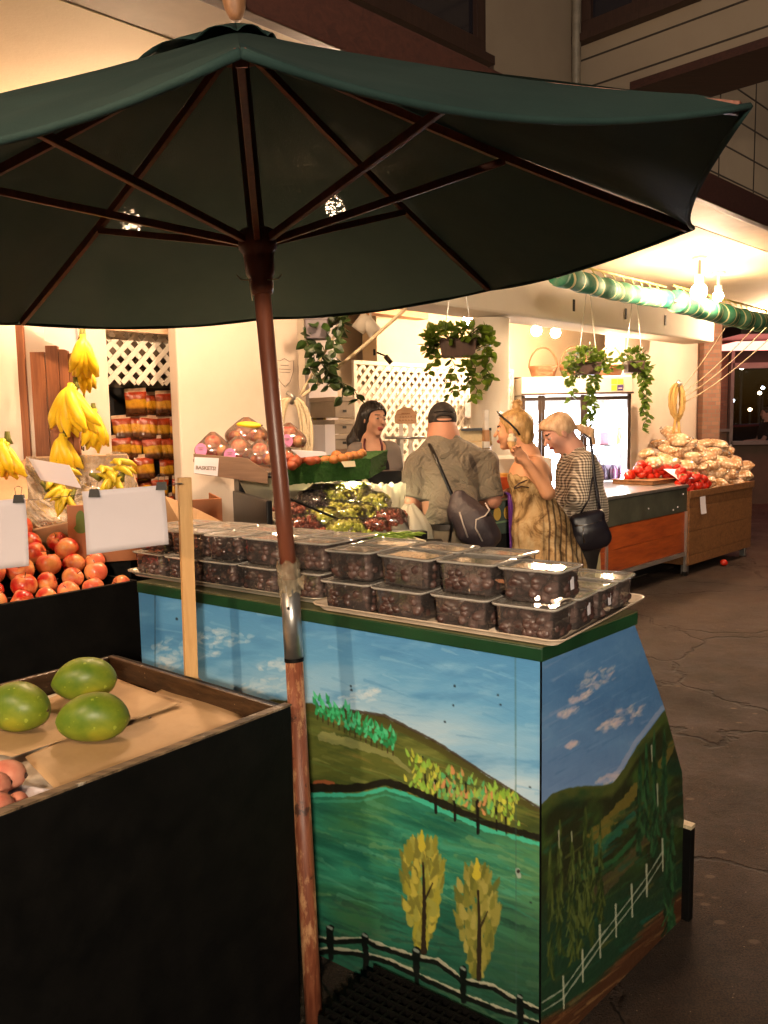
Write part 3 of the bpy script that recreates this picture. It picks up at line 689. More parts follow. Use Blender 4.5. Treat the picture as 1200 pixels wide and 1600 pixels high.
def paint_front(C):
    u, v = C.u, C.v
    f = fbm(u, v, 120, 34, 11); f2 = fbm(u + v * .6, v, 60, 16, 31); hor = [(180, 1120), (430, 1092), (480, 1097), (530, 1107), (600, 1119), (680, 1158), (760, 1210), (848, 1266), (900, 1300)]
    d = np.clip((v - (905 + (u - 217) * .17)) / (sinterp(u, hor) - (905 + (u - 217) * .17)), 0, 1.2)
    top = H('3f86bd'); mid = H('5ea3d2'); low = H('b4cfe0')
    C.c = top[None] * (1 - np.clip(d * 1.6, 0, 1))[:, None] + mid[None] * np.clip(d * 1.6, 0, 1)[:, None]
    C.blend((d - .55) * 1.8 + (f - .5) * 1.0, low); C.blend((f2 - .55) * 2.2, H('7db6dc')); C.blend((.42 - f) * 2.2, H('2f74ad'))
    rb_ = random.Random(4)
    for i in range(260):
        x = rb_.uniform(200, 850); y = rb_.uniform(930, 1240); L = rb_.uniform(15, 70); sl = rb_.uniform(.05, .5)
        C.stroke([(x, y), (x + L * .5, y + L * sl * .45), (x + L, y + L * sl)], rb_.uniform(2, 6), H(rb_.choice(['6fb0da', '4a92c8', '8fc3e0', '3b7fb8', 'a3cbe2'])), a=rb_.uniform(.10, .35), w2=1)
    for cx, cy, sz in ((290, 1015, 46), (345, 995, 36), (262, 1035, 26), (430, 1040, 24), (410, 1075, 40), (560, 1085, 30)):
        for k in range(44):
            a = rb_.uniform(0, 6.28); r = rb_.uniform(0, 1) ** .7 * sz; x = cx + math.cos(a) * r * 1.25; y = cy + math.sin(a) * r * .45
            C.stroke([(x, y), (x + rb_.uniform(4, 14), y + rb_.uniform(-6, 4))], rb_.uniform(3, 8), H(rb_.choice(['dfe7ec', 'c9dbe8', 'a9cbe2', 'eae6e2'])), a=rb_.uniform(.10, .4), w2=2)
    # far hill
    C.below(hor, H('4b4a22')); C.below([(x, y + 10) for x, y in hor], H('5a6428'), 8)
    C.blend(np.where(v > sinterp(u, hor) + 14, (f2 - .45) * 3, 0), H('77803a')); C.blend(np.where(v > sinterp(u, hor) + 14, (.45 - f) * 4, 0), H('3c4a22'))
    for i in range(150):
        x = rb_.uniform(460, 845); y0 = np.interp(x, *zip(*hor)); y = y0 + rb_.uniform(14, 130); L = rb_.uniform(20, 80)
        C.stroke([(x, y), (x + L * .5, y + L * .14), (x + L, y + L * .36)], rb_.uniform(2, 8), H(rb_.choice(['6f7a34', '87904a', '4a5a28', '5d7a3c', '8b7a3a', '3d5228'])), a=rb_.uniform(.2, .6), w2=1)
    C.stroke([(505, 1150), (560, 1165), (610, 1180), (640, 1205)], 16, H('8f945c'), 5, .7)
    C.stroke([(530, 1108), (600, 1118), (680, 1158), (760, 1210), (848, 1266)], 5, H('3a2c1c'), 3, .8)
    C.stroke([(494, 1225), (506, 1222), (520, 1224)], 10, H('a8502a'), 6, .8)
    # meadow
    mea = [(440, 1238), (490, 1236), (560, 1236), (602, 1226), (640, 1237), (690, 1260), (760, 1290), (850, 1315), (900, 1330)]
    C.stroke([(x, y - 4) for x, y in mea], 14, H('1c1c14'), 9, .95)
    mu = [(x, y + 2) for x, y in mea]
    C.below(mu, H('1c6a54')); g = fbm(u * .8 + v * .5, v - u * .35, 80, 16, 51); g2 = fbm(u, v, 140, 90, 71)
    msk = (v > sinterp(u, mu) + 2).astype(float)
    C.blend(msk * (g - .4) * 2.4, H('2f9372')); C.blend(msk * (.5 - g) * 2.6, H('125744')); C.blend(msk * (g2 - .5) * 3, H('3b7a4a'))
    C.blend(msk * np.clip((u - 700) / 150, 0, 1) * .75, H('5c8a55')); C.blend(msk * np.clip((v - 1380) / 200, 0, 1) * .9, H('183a2c'))
    for i in range(520):
        x = rb_.uniform(470, 850); y = np.interp(x, *zip(*mu)) + rb_.uniform(14, 380); L = rb_.uniform(25, 110); sl = rb_.uniform(.1, .55)
        dk = (y - 1250) / 330
        pal = ['24806a', '1b6852', '3a9a7c', '4a8a58', '1f604a', '56a07c', '6f9a62'] if dk < .45 else ['1e5240', '244a38', '355f44', '173a30', '2b5c4a', '46664a']
        C.stroke([(x, y), (x + L * .5, y + L * sl * .42), (x + L, y + L * sl)], rb_.uniform(2, 11), H(rb_.choice(pal)), a=rb_.uniform(.12, .5), w2=1.5, rag=1.2)
    C.stroke([(x, y + 6) for x, y in mea], 7, H('35c0a0'), 6, .85, .9); C.stroke([(x, y + 16) for x, y in mea[1:5]], 5, H('3fae8c'), 4, .5, 1)
    # row of small green trees
    for i in range(15):
        t = i / 14; x = 496 + 118 * t; y = 1112 + 56 * t; h = [34, 26, 40, 22, 36, 42, 40, 30, 34, 32, 30, 34, 30, 34, 30][i]
        C.stroke([(x, y + 2), (x, y + 12)], 2, H('3a2a18'), 2, .8)
        for q in range(7): C.leafstroke(x + rb_.uniform(-4, 4), y + 4 - q * h / 8, 11, -1.57 + rb_.uniform(-.5, .5), 5, H(rb_.choice(['1f9a5a', '2fb878', '188048', '45c48a'])))
    # yellow green wood
    for i, (x, y) in enumerate([(680, 1246), (710, 1258), (746, 1278), (775, 1290), (697, 1240), (728, 1250), (790, 1296), (664, 1225)]):
        C.stroke([(x, y - 26), (x + 1, y + (24 if i < 3 else 8))], 5 if i < 3 else 3, H('17140e'), 4 if i < 3 else 2)
        if i < 2: C.stroke([(x - 2, y - 24), (x - 2, y - 8)], 2, H('b8b8a0'), 1)
    for i in range(210):
        t = rb_.random(); x = 640 + 172 * t + rb_.uniform(-6, 6); y = 1208 + 66 * t + rb_.uniform(-27, 20)
        pal = ['a9b432', '7fae30', 'c6c843', '8bbf3e'] if t < .25 or t > .75 else (['c98a52', 'b98a4e', '7da84a', '57a85a', '9ab13c'] if rb_.random() < .6 else ['4fae6a', '8fbb4a'])
        C.leafstroke(x, y, rb_.uniform(6, 14), -1.57 + rb_.uniform(-.5, .5), rb_.uniform(3, 7), H(rb_.choice(pal)), .85)
    # two poplars
    for cx, y0, y1, w_, ang in ((660, 1298, 1478, 28, .05), (746, 1342, 1520, 29, .02)):
        for i in range(210):
            t = rb_.random(); prof = math.sin(math.pi * min(1, (t * .9 + .08)) ** .8) ** .7; x = cx + rb_.uniform(-1, 1) * w_ * prof; y = y0 + 14 + (y1 - y0 - 20) * t
            an = -1.57 + (x - cx) / w_ * .38 + rb_.uniform(-.15, .15)
            pal = ['98942a', '86842a', 'b0a63a', '72722a', '92943a'] if cx < 700 else ['72752a', '8a8638', '5f6426', '9a9444', '7e7c2e']
            C.leafstroke(x, y + 12, rb_.uniform(16, 26), an, rb_.uniform(9, 14), H(rb_.choice(pal)), .8)
        C.leafstroke(cx - 1, y0 + 30, 30, -1.57, 13, H('b9ac22'))
        C.stroke([(cx + 1, y0 + 50), (cx + 3, y0 + 110), (cx + 2, y1 + 10)], 3, H('2a2216'), 8)
        C.stroke([(cx + 3, y0 + 110), (cx + 16, y0 + 82)], 4, H('2a2216'), 2)
    # fence
    for rail in ([(480, 1462), (515, 1467), (570, 1466), (600, 1478), (650, 1494), (685, 1500), (723, 1530), (770, 1540), (800, 1558), (850, 1580)], [(480, 1484), (515, 1482), (560, 1487), (610, 1500), (650, 1520), (723, 1553), (780, 1575), (850, 1600)]):
        C.stroke([(x, y + 4) for x, y in rail], 9, H('0d120e'), 8); C.stroke([(x, y - 1) for x, y in rail], 3.5, H('b5b39a'), 3, .85, 1.6)
    for x, y0, y1 in ((515, 1448, 1498), (570, 1460, 1515), (650, 1484, 1546), (723, 1512, 1564), (812, 1556, 1612)):
        C.stroke([(x, y0 + 2), (x + 2, y1)], 12, H('0b120f'), 8); C.stroke([(x - 2, y0), (x + 3, y0 + 3)], 5, H('8f9a90'), 4, .8)
    # louvred vent, joints and nail holes
    lv = [(490, 1535), (560, 1565), (640, 1600), (700, 1640)]
    C.below(lv, H('0e1712'), 3)
    for r in range(8):
        for q in range(14):
            x = 498 + q * 16 + r * 2; y = 1546 + q * 7.5 + r * 13; C.stroke([(x, y), (x + 10, y + 4.5)], 5, H('020403'), 5)
    for x0 in (242, 805): C.stroke([(x0, 900), (x0 + 1, 1300), (x0 + 2, 1650)], 1.6, H('1e3a4a') if x0 < 500 else H('3a5a50'), 1.6, .55)
    for x, y in ((710, 1072), (708, 1102), (778, 1086), (782, 1101), (695, 1128), (548, 1072), (549, 1078), (828, 1230), (829, 1410), (276, 967), (660, 1182)): C.stroke([(x, y), (x + .5, y + .5)], 3.5, H('14202a'), 3, .8)
    C.stroke([(809, 1360), (811, 1370)], 8, H('a8b0a8'), 6, .8); C.stroke([(810, 1361), (810, 1362)], 5, H('2a2620'), 5)
def paint_side(C):
    u, v = C.u, C.v; rb_ = random.Random(9)
    f = fbm(u, v, 70, 40, 211); g = fbm(u + v * .4, v - u * .2, 26, 46, 231)
    C.c = np.tile(H('4a7fb5'), (len(u), 1)); C.blend((f - .45) * 2.4, H('3a6ea6')); C.blend(np.clip((v - 1080) / 200, 0, 1) * .6, H('8d9cc4')); C.blend((.42 - f) * 2.5, H('6a98c4'))
    for i in range(160):
        x = rb_.uniform(845, 1060); y = rb_.uniform(980, 1240); L = rb_.uniform(10, 40)
        C.stroke([(x, y), (x + L, y - L * .55)], rb_.uniform(2, 6), H(rb_.choice(['5a8cc0', '35699f', '7fa2cc', '8f9fc6'])), a=rb_.uniform(.1, .35), w2=1)
    for cx, cy, sx, sy in ((930, 1062, 32, 17), (975, 1120, 28, 16), (950, 1135, 22, 7), (890, 1165, 8, 4), (885, 1115, 16, 7), (955, 1216, 24, 8), (905, 1090, 18, 7)):
        for k in range(46):
            a = rb_.uniform(0, 6.28); r = rb_.random() ** .6; x = cx + math.cos(a) * sx * r; y = cy + math.sin(a) * sy * r - math.cos(a) * r * sx * .35
            C.stroke([(x, y), (x + rb_.uniform(3, 9), y - rb_.uniform(1, 7))], rb_.uniform(2, 7), H(rb_.choice(['cdb9c0', 'dcc6c4', 'a9aacb', 'e2cfc8'])), a=rb_.uniform(.12, .5), w2=2)
    hl = [(840, 1262), (862, 1240), (880, 1232), (905, 1227), (940, 1226), (958, 1222), (975, 1200), (995, 1165), (1015, 1140), (1036, 1112), (1100, 1060)]
    C.stroke([(x - 2, y - 5) for x, y in hl[4:]], 7, H('b8b4cc'), 6, .5)
    C.below(hl, H('4a5424')); m = (v > sinterp(u, hl) + 6).astype(float)
    C.below([(x, y + 16) for x, y in hl], H('262c16'), 10); C.blend(m * (g - .45) * 3, H('36521f')); C.blend(m * (.42 - f) * 3, H('123424'))
    C.blend(m * np.clip((v - 1330 - (1000 - u) * .3) / 90, 0, 1), H('1c3a26'))
    C.stroke([(935, 1305), (965, 1270), (1000, 1225)], 26, H('7a6a26'), 12, .8, .8)
    C.stroke([(930, 1330), (965, 1300), (990, 1270)], 16, H('1e6a54'), 8, .7, .8)
    C.stroke([(925, 1400), (970, 1360), (1010, 1310), (1030, 1280)], 22, H('5a4a30'), 10, .6, .8)
    C.stroke([(910, 1370), (960, 1345), (1000, 1300)], 10, H('27703f'), 6, .6)
    C.stroke([(1035, 1195), (1045, 1175), (1052, 1160)], 14, H('7a6a2a'), 8, .7)
    low = [(840, 1590), (900, 1560), (960, 1500), (1010, 1440), (1060, 1390), (1100, 1350)]
    C.below([(x, y) for x, y in low], H('4a2c18'), 14); C.below([(x, y + 90) for x, y in low], H('3a2415'), 20)
    for i in range(130):
        x = rb_.uniform(845, 1060); y = np.interp(x, *zip(*low)) + rb_.uniform(0, 150); L = rb_.uniform(20, 60)
        C.stroke([(x, y), (x + L, y - L * .75)], rb_.uniform(2, 6), H(rb_.choice(['6a4022', '8a5a30', '3c2616', '55361e', 'a07a48'])), a=rb_.uniform(.15, .5), w2=1)
    for i in range(190):
        x = rb_.uniform(848, 1060); y = np.interp(x, *zip(*hl)) + rb_.uniform(50, 330); L = rb_.uniform(10, 45)
        if y > np.interp(x, *zip(*low)): continue
        C.stroke([(x, y), (x + L * .9, y - L * .6)], rb_.uniform(2, 8), H(rb_.choice(['1f4a2c', '2c5a30', '5a5a26', '153524', '3a4a22', '1d5a48'])), a=rb_.uniform(.2, .6), w2=1)
    def cyp(x, y0, y1, w_, pal):
        for i in range(int((y1 - y0) / 3)):
            t = rb_.random(); q = (y1 - y0) * t; ww = w_ * (t ** .5) * (1 if t < .85 else .7)
            C.stroke([(x + rb_.uniform(-ww, ww), y0 + q + 12), (x + rb_.uniform(-ww, ww) * .7, y0 + q - 10)], rb_.uniform(2, 5), H(rb_.choice(pal)), 1.5, .8)
    G = ['1a3c22', '22502c', '2f5e34', '122a18']; Q = ['3a4a1c', '4e5a22', '223416', '5a6a30']
    for x, y0, y1, w_ in ((1022, 1150, 1330, 8), (1038, 1140, 1330, 7), (1010, 1165, 1300, 7), (1000, 1190, 1330, 8), (1025, 1230, 1340, 9), (1050, 1270, 1450, 9), (1043, 1330, 1480, 13)): cyp(x, y0, y1, w_, G)
    for x, y0, y1, w_ in ((875, 1290, 1480, 10), (893, 1305, 1500, 10), (915, 1270, 1450, 10), (925, 1300, 1470, 9), (938, 1290, 1430, 8), (905, 1330, 1500, 10), (860, 1330, 1520, 9)): cyp(x, y0, y1, w_, Q)
    for x, y0, y1 in ((873, 1298, 1325), (893, 1300, 1315), (1018, 1165, 1190), (1027, 1225, 1260)): C.stroke([(x, y0), (x + 1, y1)], 2.5, H('b4b49a'), 1.5, .8)
    fe = [(848, 1580), (880, 1560), (910, 1518), (937, 1480), (962, 1448), (987, 1416), (1010, 1385), (1035, 1345)]
    for off in (0, 14): C.stroke([(x, y + off - 14) for x, y in fe], 2.6, H('a8b09a'), 2, .75, .9)
    for x, y in fe[1:]: C.stroke([(x, y - 34), (x + 1, y + 16)], 3.2, H('b8bca0'), 2.4, .85)
nu, nv = 600, 410
board('mural_front', S_(0, 0, 0) + nf * .004, ud * LU, Vector((0, 0, ZB)), nu, nv, paint_front, label='long front board painted with sky, hills, poplars and a rail fence')
# side: outline in the plane of the side board
sp = [PL(x, y, K0 + nsd * .004, nsd) for x, y in ((845, 1047), (992, 967), (1038, 1105), (1066, 1207), (1069, 1300), (1068, 1500), (1040, 1562))]
sv = [((p - K0).dot(vd), p.z) for p in sp]
vmax = max(q[0] for q in sv)
poly = [(0, ZB), (sv[1][0], ZB)] + sv[2:6] + [(sv[6][0], max(.0, sv[6][1])), (sv[6][0] - .1, 0), (0, 0)]
def in_side(P):
    a = (P - np.array(K0)) @ np.array(vd); z = P[:, 2]; ins = np.zeros(len(P), bool); m = len(poly)
    for i in range(m):
        x0, y0 = poly[i]; x1, y1 = poly[(i + 1) % m]
        if y0 == y1: continue
        k = ((y0 > z) != (y1 > z)) & (a < (x1 - x0) * (z - y0) / (y1 - y0) + x0); ins ^= k
    return ins
board('mural_side', S_(0, 0, 0) + nsd * .004, vd * vmax, Vector((0, 0, ZB)), 260, 400, paint_side, in_side, label='slanted side board painted with dusky sky and cypress trees')
b = MB(); b.prism([S_(0, q, z) - nsd * .022 for q, z in poly], nsd * .024); b.build('side_board', M_dark, st)
b = MB(); b.box(S_(LU / 2, 0, ZB / 2) - nf * .012, (LU - .01, .02, ZB), Matrix.Rotation(math.atan2(ud.y, ud.x), 3, 'Z')); b.build('front_board', M_dark, st)
b = MB()
b.prism([S_(0, .02, 0), S_(0, LS, 0), S_(LU, LS, 0), S_(LU, .02, 0)], (0, 0, .99)); b.build('carcass', M_dark, st)
M_gtop = pm('dark_green_gloss_paint', (.012, .060, .022), .35, .25, 6, .15, 60, c2=(.007, .035, .014))
M_gtop2 = pm('worn_olive_top', (.13, .12, .05), .5, .3, 9, .25, c2=(.06, .075, .035))
b = MB(); b.prism([S_(-.0, 0, ZB) + nf * .010 + nsd * .010, S_(0, LS, ZB) + nsd * .01, S_(LU, LS, ZB), S_(LU, 0, ZB) + nf * .010], (0, 0, .034)); b.build('top_rim', M_gtop, st, bevel=.003)
b = MB(); b.prism([S_(0, 0, ZB + .0345) + nf * .009 + nsd * .009, S_(0, LS, ZB + .0345) + nsd * .009, S_(LU, LS, ZB + .0345), S_(LU, 0, ZB + .0345) + nf * .009], (0, 0, .004)); b.build('top_board', M_gtop2, st)
# added black grate in place of the stand's vent, covers ground below the board
gt = thing('added_grate', 'added black perforated grate on the ground against the painted stand, in place of its vent', 'grate', S_(.33, 0, 0) + nf * .14)
b = MB(); RG0 = Matrix.Rotation(math.atan2(ud.y, ud.x), 3, 'Z')
for k in range(9): b.box(S_(.29, 0, .035) + nf * (.025 + .03 * k), (.42, .008, .07), RG0)
for k in range(14): b.box(S_(.09 + .03 * k, 0, .035) + nf * .145, (.007, .25, .066), RG0)
b.build('grid', M_dark, gt)
# low dark step behind the stand
stp = thing('kick_box', 'dark wooden box with a pale top behind the painted stand', 'box', S_(-.0, vmax + .1))
kq = PL(1080, 1292, K0 + nsd * .03, nsd); kz = kq.z; v0 = vmax + .004
kp = lambda z: [S_(0, v0, z) + nsd * .03, S_(0, (kq - K0).dot(vd), z) + nsd * .03, S_(0, (kq - K0).dot(vd), z) - nsd * .35, S_(0, v0, z) - nsd * .35]
b = MB(); b.prism(kp(0), (0, 0, kz - .012)); b.build('box_body', M_dark, stp, bevel=.003)
b = MB(); b.prism(kp(kz - .0115), (0, 0, .0115)); b.build('box_lid', wood('pale_lid_wood', (.45, .36, .22), (.6, .5, .34)), stp)  # lid in a paler wood colour than the box

# ============================================================ TRAYS AND CLAMSHELL TUBS OF DATES
ZT = ZB + .0395
vp_ = Vector((-ud.y, ud.x, 0)); vp_ = vp_ if vp_.y > 0 else -vp_
TA = math.atan2(ud.y, ud.x) + math.pi            # local x = -ud (to the right), local y = away
TX = -ud; TYv = vp_
M_tray = pm('beige_tray_plastic', (.62, .50, .38), .45, .1, 7, .1, c2=(.46, .35, .25))
def tray(c, L, W, label, mat):
    t = thing('serving_tray', label, 'tray', c, TA); b = MB()
    def ring(x, y, r, z, n=6):
        out = []
        for cx, cy, a0 in ((x - r, y - r, 0), (-x + r, y - r, 90), (-x + r, -y + r, 180), (x - r, -y + r, 270)):
            for i in range(n + 1): a = R(a0 + 90 * i / n); out.append((cx + r * math.cos(a), cy + r * math.sin(a), z))
        return out
    X, Yy = L / 2, W / 2
    rings = [ring(X - .022, Yy - .022, .02, .001), ring(X - .002, Yy - .002, .035, .020), ring(X + .004, Yy + .004, .04, .022), ring(X + .003, Yy + .003, .04, .017), ring(X - .006, Yy - .006, .034, .016), ring(X - .026, Yy - .026, .02, -.0015)]
    m = len(rings[0]); V = sum(rings, [])
    F = [(i * m + k, i * m + (k + 1) % m, (i + 1) * m + (k + 1) % m, (i + 1) * m + k) for i in range(len(rings) - 1) for k in range(m)] + [tuple(range(m))]
    b.add(V, F); b.build('tray_shell', mat, t, True, world=False); return t
# right tray spans from pixel (508,932) to (872,1002)
pR = Z_(868, 1003, ZT + .02); pL = Z_(508, 938, ZT + .02)
LR = (pR - pL).dot(TX) + .02
cR = pR - TX * (LR / 2 - .012) + TYv * .295 - Vector((0, 0, .02))
cR.z = ZT + .002
t1 = tray(cR, LR, .59, 'beige tray holding tubs of dates at the corner of the painted stand', M_tray)
pR2 = Z_(497, 938, ZT + .02); pL2 = Z_(226, 888, ZT + .02); LL = (pR2 - pL2).dot(TX) + .02
cL = pR2 - TX * (LL / 2) + TYv * .205; cL.z = ZT + .002
t2 = tray(cL, LL, .40, 'pale metal tray holding tubs of dates behind the umbrella pole', pm('dull_aluminium', (.52, .47, .38), .35, .15, 9, .1, metal=.55))
# clamshell prototype
def clam(bw, bd, bh, seed):
    t = thing('date_tub', 'x', 'tub', (0, 0, -5)); rr = random.Random(seed)
    def rrect(x, y, r, z, n=3):
        out = []
        for cx, cy, a0 in ((x - r, y - r, 0), (-x + r, y - r, 90), (-x + r, -y + r, 180), (x - r, -y + r, 270)):
            for i in range(n + 1): a = R(a0 + 90 * i / n); out.append((cx + r * math.cos(a), cy + r * math.sin(a), z))
        return out
    def shell(rings, cap0, cap1, name, mat):
        m = len(rings[0]); b = MB(); F = [(i * m + k, i * m + (k + 1) % m, (i + 1) * m + (k + 1) % m, (i + 1) * m + k) for i in range(len(rings) - 1) for k in range(m)]
        if cap0: F.append(tuple(range(m))[::-1])
        if cap1: F.append(tuple((len(rings) - 1) * m + k for k in range(m)))
        b.add(sum(rings, []), F); return b.build(name, mat, t, False, world=False)
    x, y = bw / 2, bd / 2
    shell([rrect(x - .012, y - .012, .012, .002), rrect(x - .009, y - .009, .014, .006), rrect(x - .004, y - .004, .016, bh - .006), rrect(x + .003, y + .003, .018, bh - .004), rrect(x + .003, y + .003, .018, bh - .001)], True, False, 'tub_shell', M_clear)
    shell([rrect(x + .004, y + .004, .018, bh - .003), rrect(x + .004, y + .004, .018, bh + .003), rrect(x - .004, y - .004, .016, bh + .004), rrect(x - .012, y - .012, .014, bh - .001), rrect(x - .016, y - .016, .012, bh - .001)], False, True, 'lid', M_lid)
    b = MB(); rp = [Vector(q) for q in rrect(x + .004, y + .004, .018, bh + .001)]; b.tube(rp + [rp[0]], .0022, 5, cap=False); b.build('rim', M_rim, t, world=False)
    b = MB()
    for i in range(38):
        px_ = rr.uniform(-x + .026, x - .026); py_ = rr.uniform(-y + .024, y - .024); pz = rr.uniform(.016, bh - .020)
        if i < 26: # press some against the walls
            if rr.random() < .55: py_ = (-y + .022) * rr.choice((1, 1, -1))
            else: px_ = (x - .022) * rr.choice((1, -1))
        e = Euler((rr.uniform(-.5, .5), rr.uniform(-.5, .5), rr.uniform(0, 3))).to_matrix(); b.ell((px_, py_, pz), (.025, .0155, .0145), e, 10, 7, bump=.05)
    b.build('dates', M_date, t, True, world=False)
    if seed % 2:
        b = MB(); b.box((x - .003, rr.uniform(-.02, .02), bh * .55), (.001, .018, .03), Matrix.Rotation(R(-3), 3, 'Y')); b.build('price_sticker', M_paper, t, world=False)
    kids_cache[t.name] = kids(t); return t
n = NT('dried_dates'); c = n.mix(n.noise(28, 5, .65), (.016, .008, .007), (.10, .050, .042)); c = n.mix(n.ramp(n.noise(11, 4, .6), [(.5, 0), (.75, .6)]), c, (.24, .15, .13))
n.col(c); n.set(rough=.25, spec=.6); n.bump(n.noise(90, 5, .7), .6, .003); M_date = n.m
M_rim = glassy('rim_plastic', (.97, .96, .95), .22, .10, .45, (.85, .78, .70), .2)
BW, BD, BH = .163, .128, .082
protos = [clam(BW, BD, BH, s) for s in (1, 2, 3, 4)]
ordn = ['first', 'second', 'third', 'fourth', 'fifth', 'sixth', 'seventh', 'eighth', 'ninth', 'tenth', 'eleventh', 'twelfth']
used = set()
def put(proto_list, i, **k):
    src = proto_list[i % len(proto_list)]
    if src.name not in used:
        used.add(src.name); src.location = k['loc']; src.rotation_euler = k['rot']; src['label'] = k['label']
        if k.get('group'): src['group'] = k['group']
        if k.get('scale'): src.scale = (k['scale'],) * 3
        return src
    return dup(src, **k)
cnt = 0
def tiers_n(r, ncol, which): return ncol if (r == 0 or which == 'left') else ncol - 1
def tubs(c, L, W, rows, which):
    global cnt
    for r, (ncol, tiers, x0, dx) in enumerate(rows):
        for lv in range(tiers):
            for i in range(ncol if not lv else tiers_n(r, ncol, which)):
                x = x0 + i * dx; y = -W / 2 + .085 + r * .138
                P = c + TX * (x + random.uniform(-.004, .004) + (.012 if lv else 0)) + TYv * (y + random.uniform(-.004, .004) + (.012 if lv else 0)); P.z = c.z + .002 + lv * (BH + .006)
                tier = 'lower' if lv == 0 else 'upper'
                if tiers == 1: tier = 'single'
                put(protos, cnt * 7 + r + lv, loc=P, rot=(random.uniform(-.02, .02) if lv else 0, random.uniform(-.03, .03) if lv else 0, TA + random.uniform(-.04, .04)), group='clear tubs of dates on the stand',
                    label='date tub, %s tier, %s from left, %s row of the %s tray' % (tier, ordn[i], ['front', 'second', 'third', 'back'][r], which)); cnt += 1
dR = (LR - .03) / 4
tubs(cR, LR, .59, [(4, 2, -LR / 2 + .015 + dR * .5, dR), (4, 2, -LR / 2 + .015 + dR * .5, dR), (4, 1, -LR / 2 + .015 + dR * .5, dR), (4, 1, -LR / 2 + .015 + dR * .5, dR)], 'right')
nl = max(4, int(round((LL - .02) / .172))); dL = (LL - .02) / nl
tubs(cL, LL, .40, [(nl, 2, -LL / 2 + .01 + dL * .5, dL), (nl, 2, -LL / 2 + .01 + dL * .5, dL)], 'left')
# ============================================================ MANGO BOX
ZM = .88
mR = Z_(455, 1103, ZM); mB = Z_(178, 1021, ZM); mL = Z_(0, 1275, ZM); mR.z = mB.z = mL.z = 0
e1 = (mB - mR).normalized(); e2 = Vector((e1.y, -e1.x, 0)); e2 = -e2 if e2.y > 0 else e2      # e1: along the back edge, e2: towards the viewer
LB = (mB - mR).length; LF = 1.25
RE = Matrix((e2, e1, Vector((0, 0, 1)))).transposed()   # local x -> e2, y -> e1
mb = thing('fruit_bin', 'black wooden fruit bin lined with brown paper, holding green mangoes', 'fruit bin', mR)
def mq(a, c, z=0): return mR + e2 * a + e1 * c + Vector((0, 0, z))
n = NT('chipped_dark_wood'); f = n.noise(4, 7, .7, n.map((3, 3, 20))); c = n.mix(n.ramp(f, [(.35, 0), (.7, 1)]), (.022, .010, .005), (.085, .042, .018))
c = n.mix(n.ramp(n.noise(42, 4, .7), [(.66, 0), (.70, .9)]), c, (.45, .34, .22)); n.col(c); n.set(rough=.35); n.bump(f, .6, .004); M_chip = n.m
def wallb(name, a0, a1, c0, c1, z0, z1, mat, bev=.004):
    b = MB(); b.box(mq((a0 + a1) / 2, (c0 + c1) / 2, (z0 + z1) / 2), (a1 - a0, c1 - c0, z1 - z0), RE); return b.build(name, mat, mb, bevel=bev)
# side facing right: tall black panel
wallb('side_panel', 0, LF, 0, .022, 0, ZM, M_dark)
wallb('side_panel', .001, LF, LB - .022, LB, 0, ZM - .002, M_dark)
wallb('back_panel', 0.0, .022, .023, LB - .023, 0, ZM - .001, M_dark)
wallb('back_board', .0225, .038, .024, LB - .024, ZM - .085, ZM + .004, M_chip)
wallb('back_board', .04, LF - .03, LB - .038, LB - .0225, ZM - .085, ZM + .003, M_chip)
wallb('front_panel', LF - .022, LF - .0005, .023, LB - .023, 0, ZM - .003, M_dark)
wallb('bin_floor', .0225, LF - .0225, .0225, LB - .0225, ZM - .11, ZM - .09, M_dark, 0)
b = MB(); b.box(mq(LF / 2, .011, ZM + .0025), (LF, .024, .005), RE); b.build('worn_edge', wood('worn_edge_wood', (.02, .012, .008), (.28, .19, .11), 2, 'X', .4, wear=(.55, .5, .42)), mb)
ZP = ZM - .055
n = NT('brown_kraft_paper'); n.col(n.mix(n.ramp(n.noise(3, 5, .6), [(.35, 0), (.7, 1)]), (.40, .25, .12), (.52, .34, .18))); n.set(rough=.6); n.bump(n.noise(5, 4, .6), .35, .02); M_kraft = n.m
n = NT('pale_tissue_liner'); n.col(n.mix(n.noise(5, 5, .6), (.55, .45, .34), (.74, .66, .55))); n.set(rough=.6); n.bump(n.noise(12, 5, .6), .5, .01); M_tissue = n.m
def sheet(name, pts, z, mat, label, cat='paper sheet', curl=.012, n_=24, seed=0):
    # quad sheet with gentle waves, resting in the bin
    P = [Z_(x, y, z) for x, y in pts]
    def f(u, v):
        p = P[0].lerp(P[1], u).lerp(P[3].lerp(P[2], u), v)
        e = (2 * u - 1) ** 6 + (2 * v - 1) ** 6
        return p + Vector((0, 0, .003 + curl * (.25 * math.sin(5 * u + seed) * math.sin(4 * v + 2 * seed) + .25) + curl * .5 * e * (.5 + .5 * math.sin(7 * u + 3 * v + seed))))
    b = MB(); b.grid(f, n_, n_); o = b.build(name, mat, None, True, solid=.0006, loc=tuple(P[0])); return tag(o, label, cat)
b = MB(); b.box(mq(LF / 2, LB / 2, ZP - .018), (LF - .085, LB - .085, .03), RE); o = b.build('paper_liner', M_tissue, None, bevel=.012, loc=tuple(mq(LF / 2, LB / 2, ZP - .033))); tag(o, 'pale crumpled liner filling the black mango bin', 'liner')
sheet('kraft_paper', [(40, 1195), (300, 1055), (386, 1128), (95, 1245)], ZP + .001, M_kraft, 'brown kraft sheet under the nearest mango, reaching the right side of the bin', seed=1)
sheet('kraft_paper', [(-80, 1165), (170, 1058), (285, 1104), (20, 1188)], ZP + .010, M_kraft, 'brown kraft sheet with lifted corner under the two farther mangoes', seed=2.4)
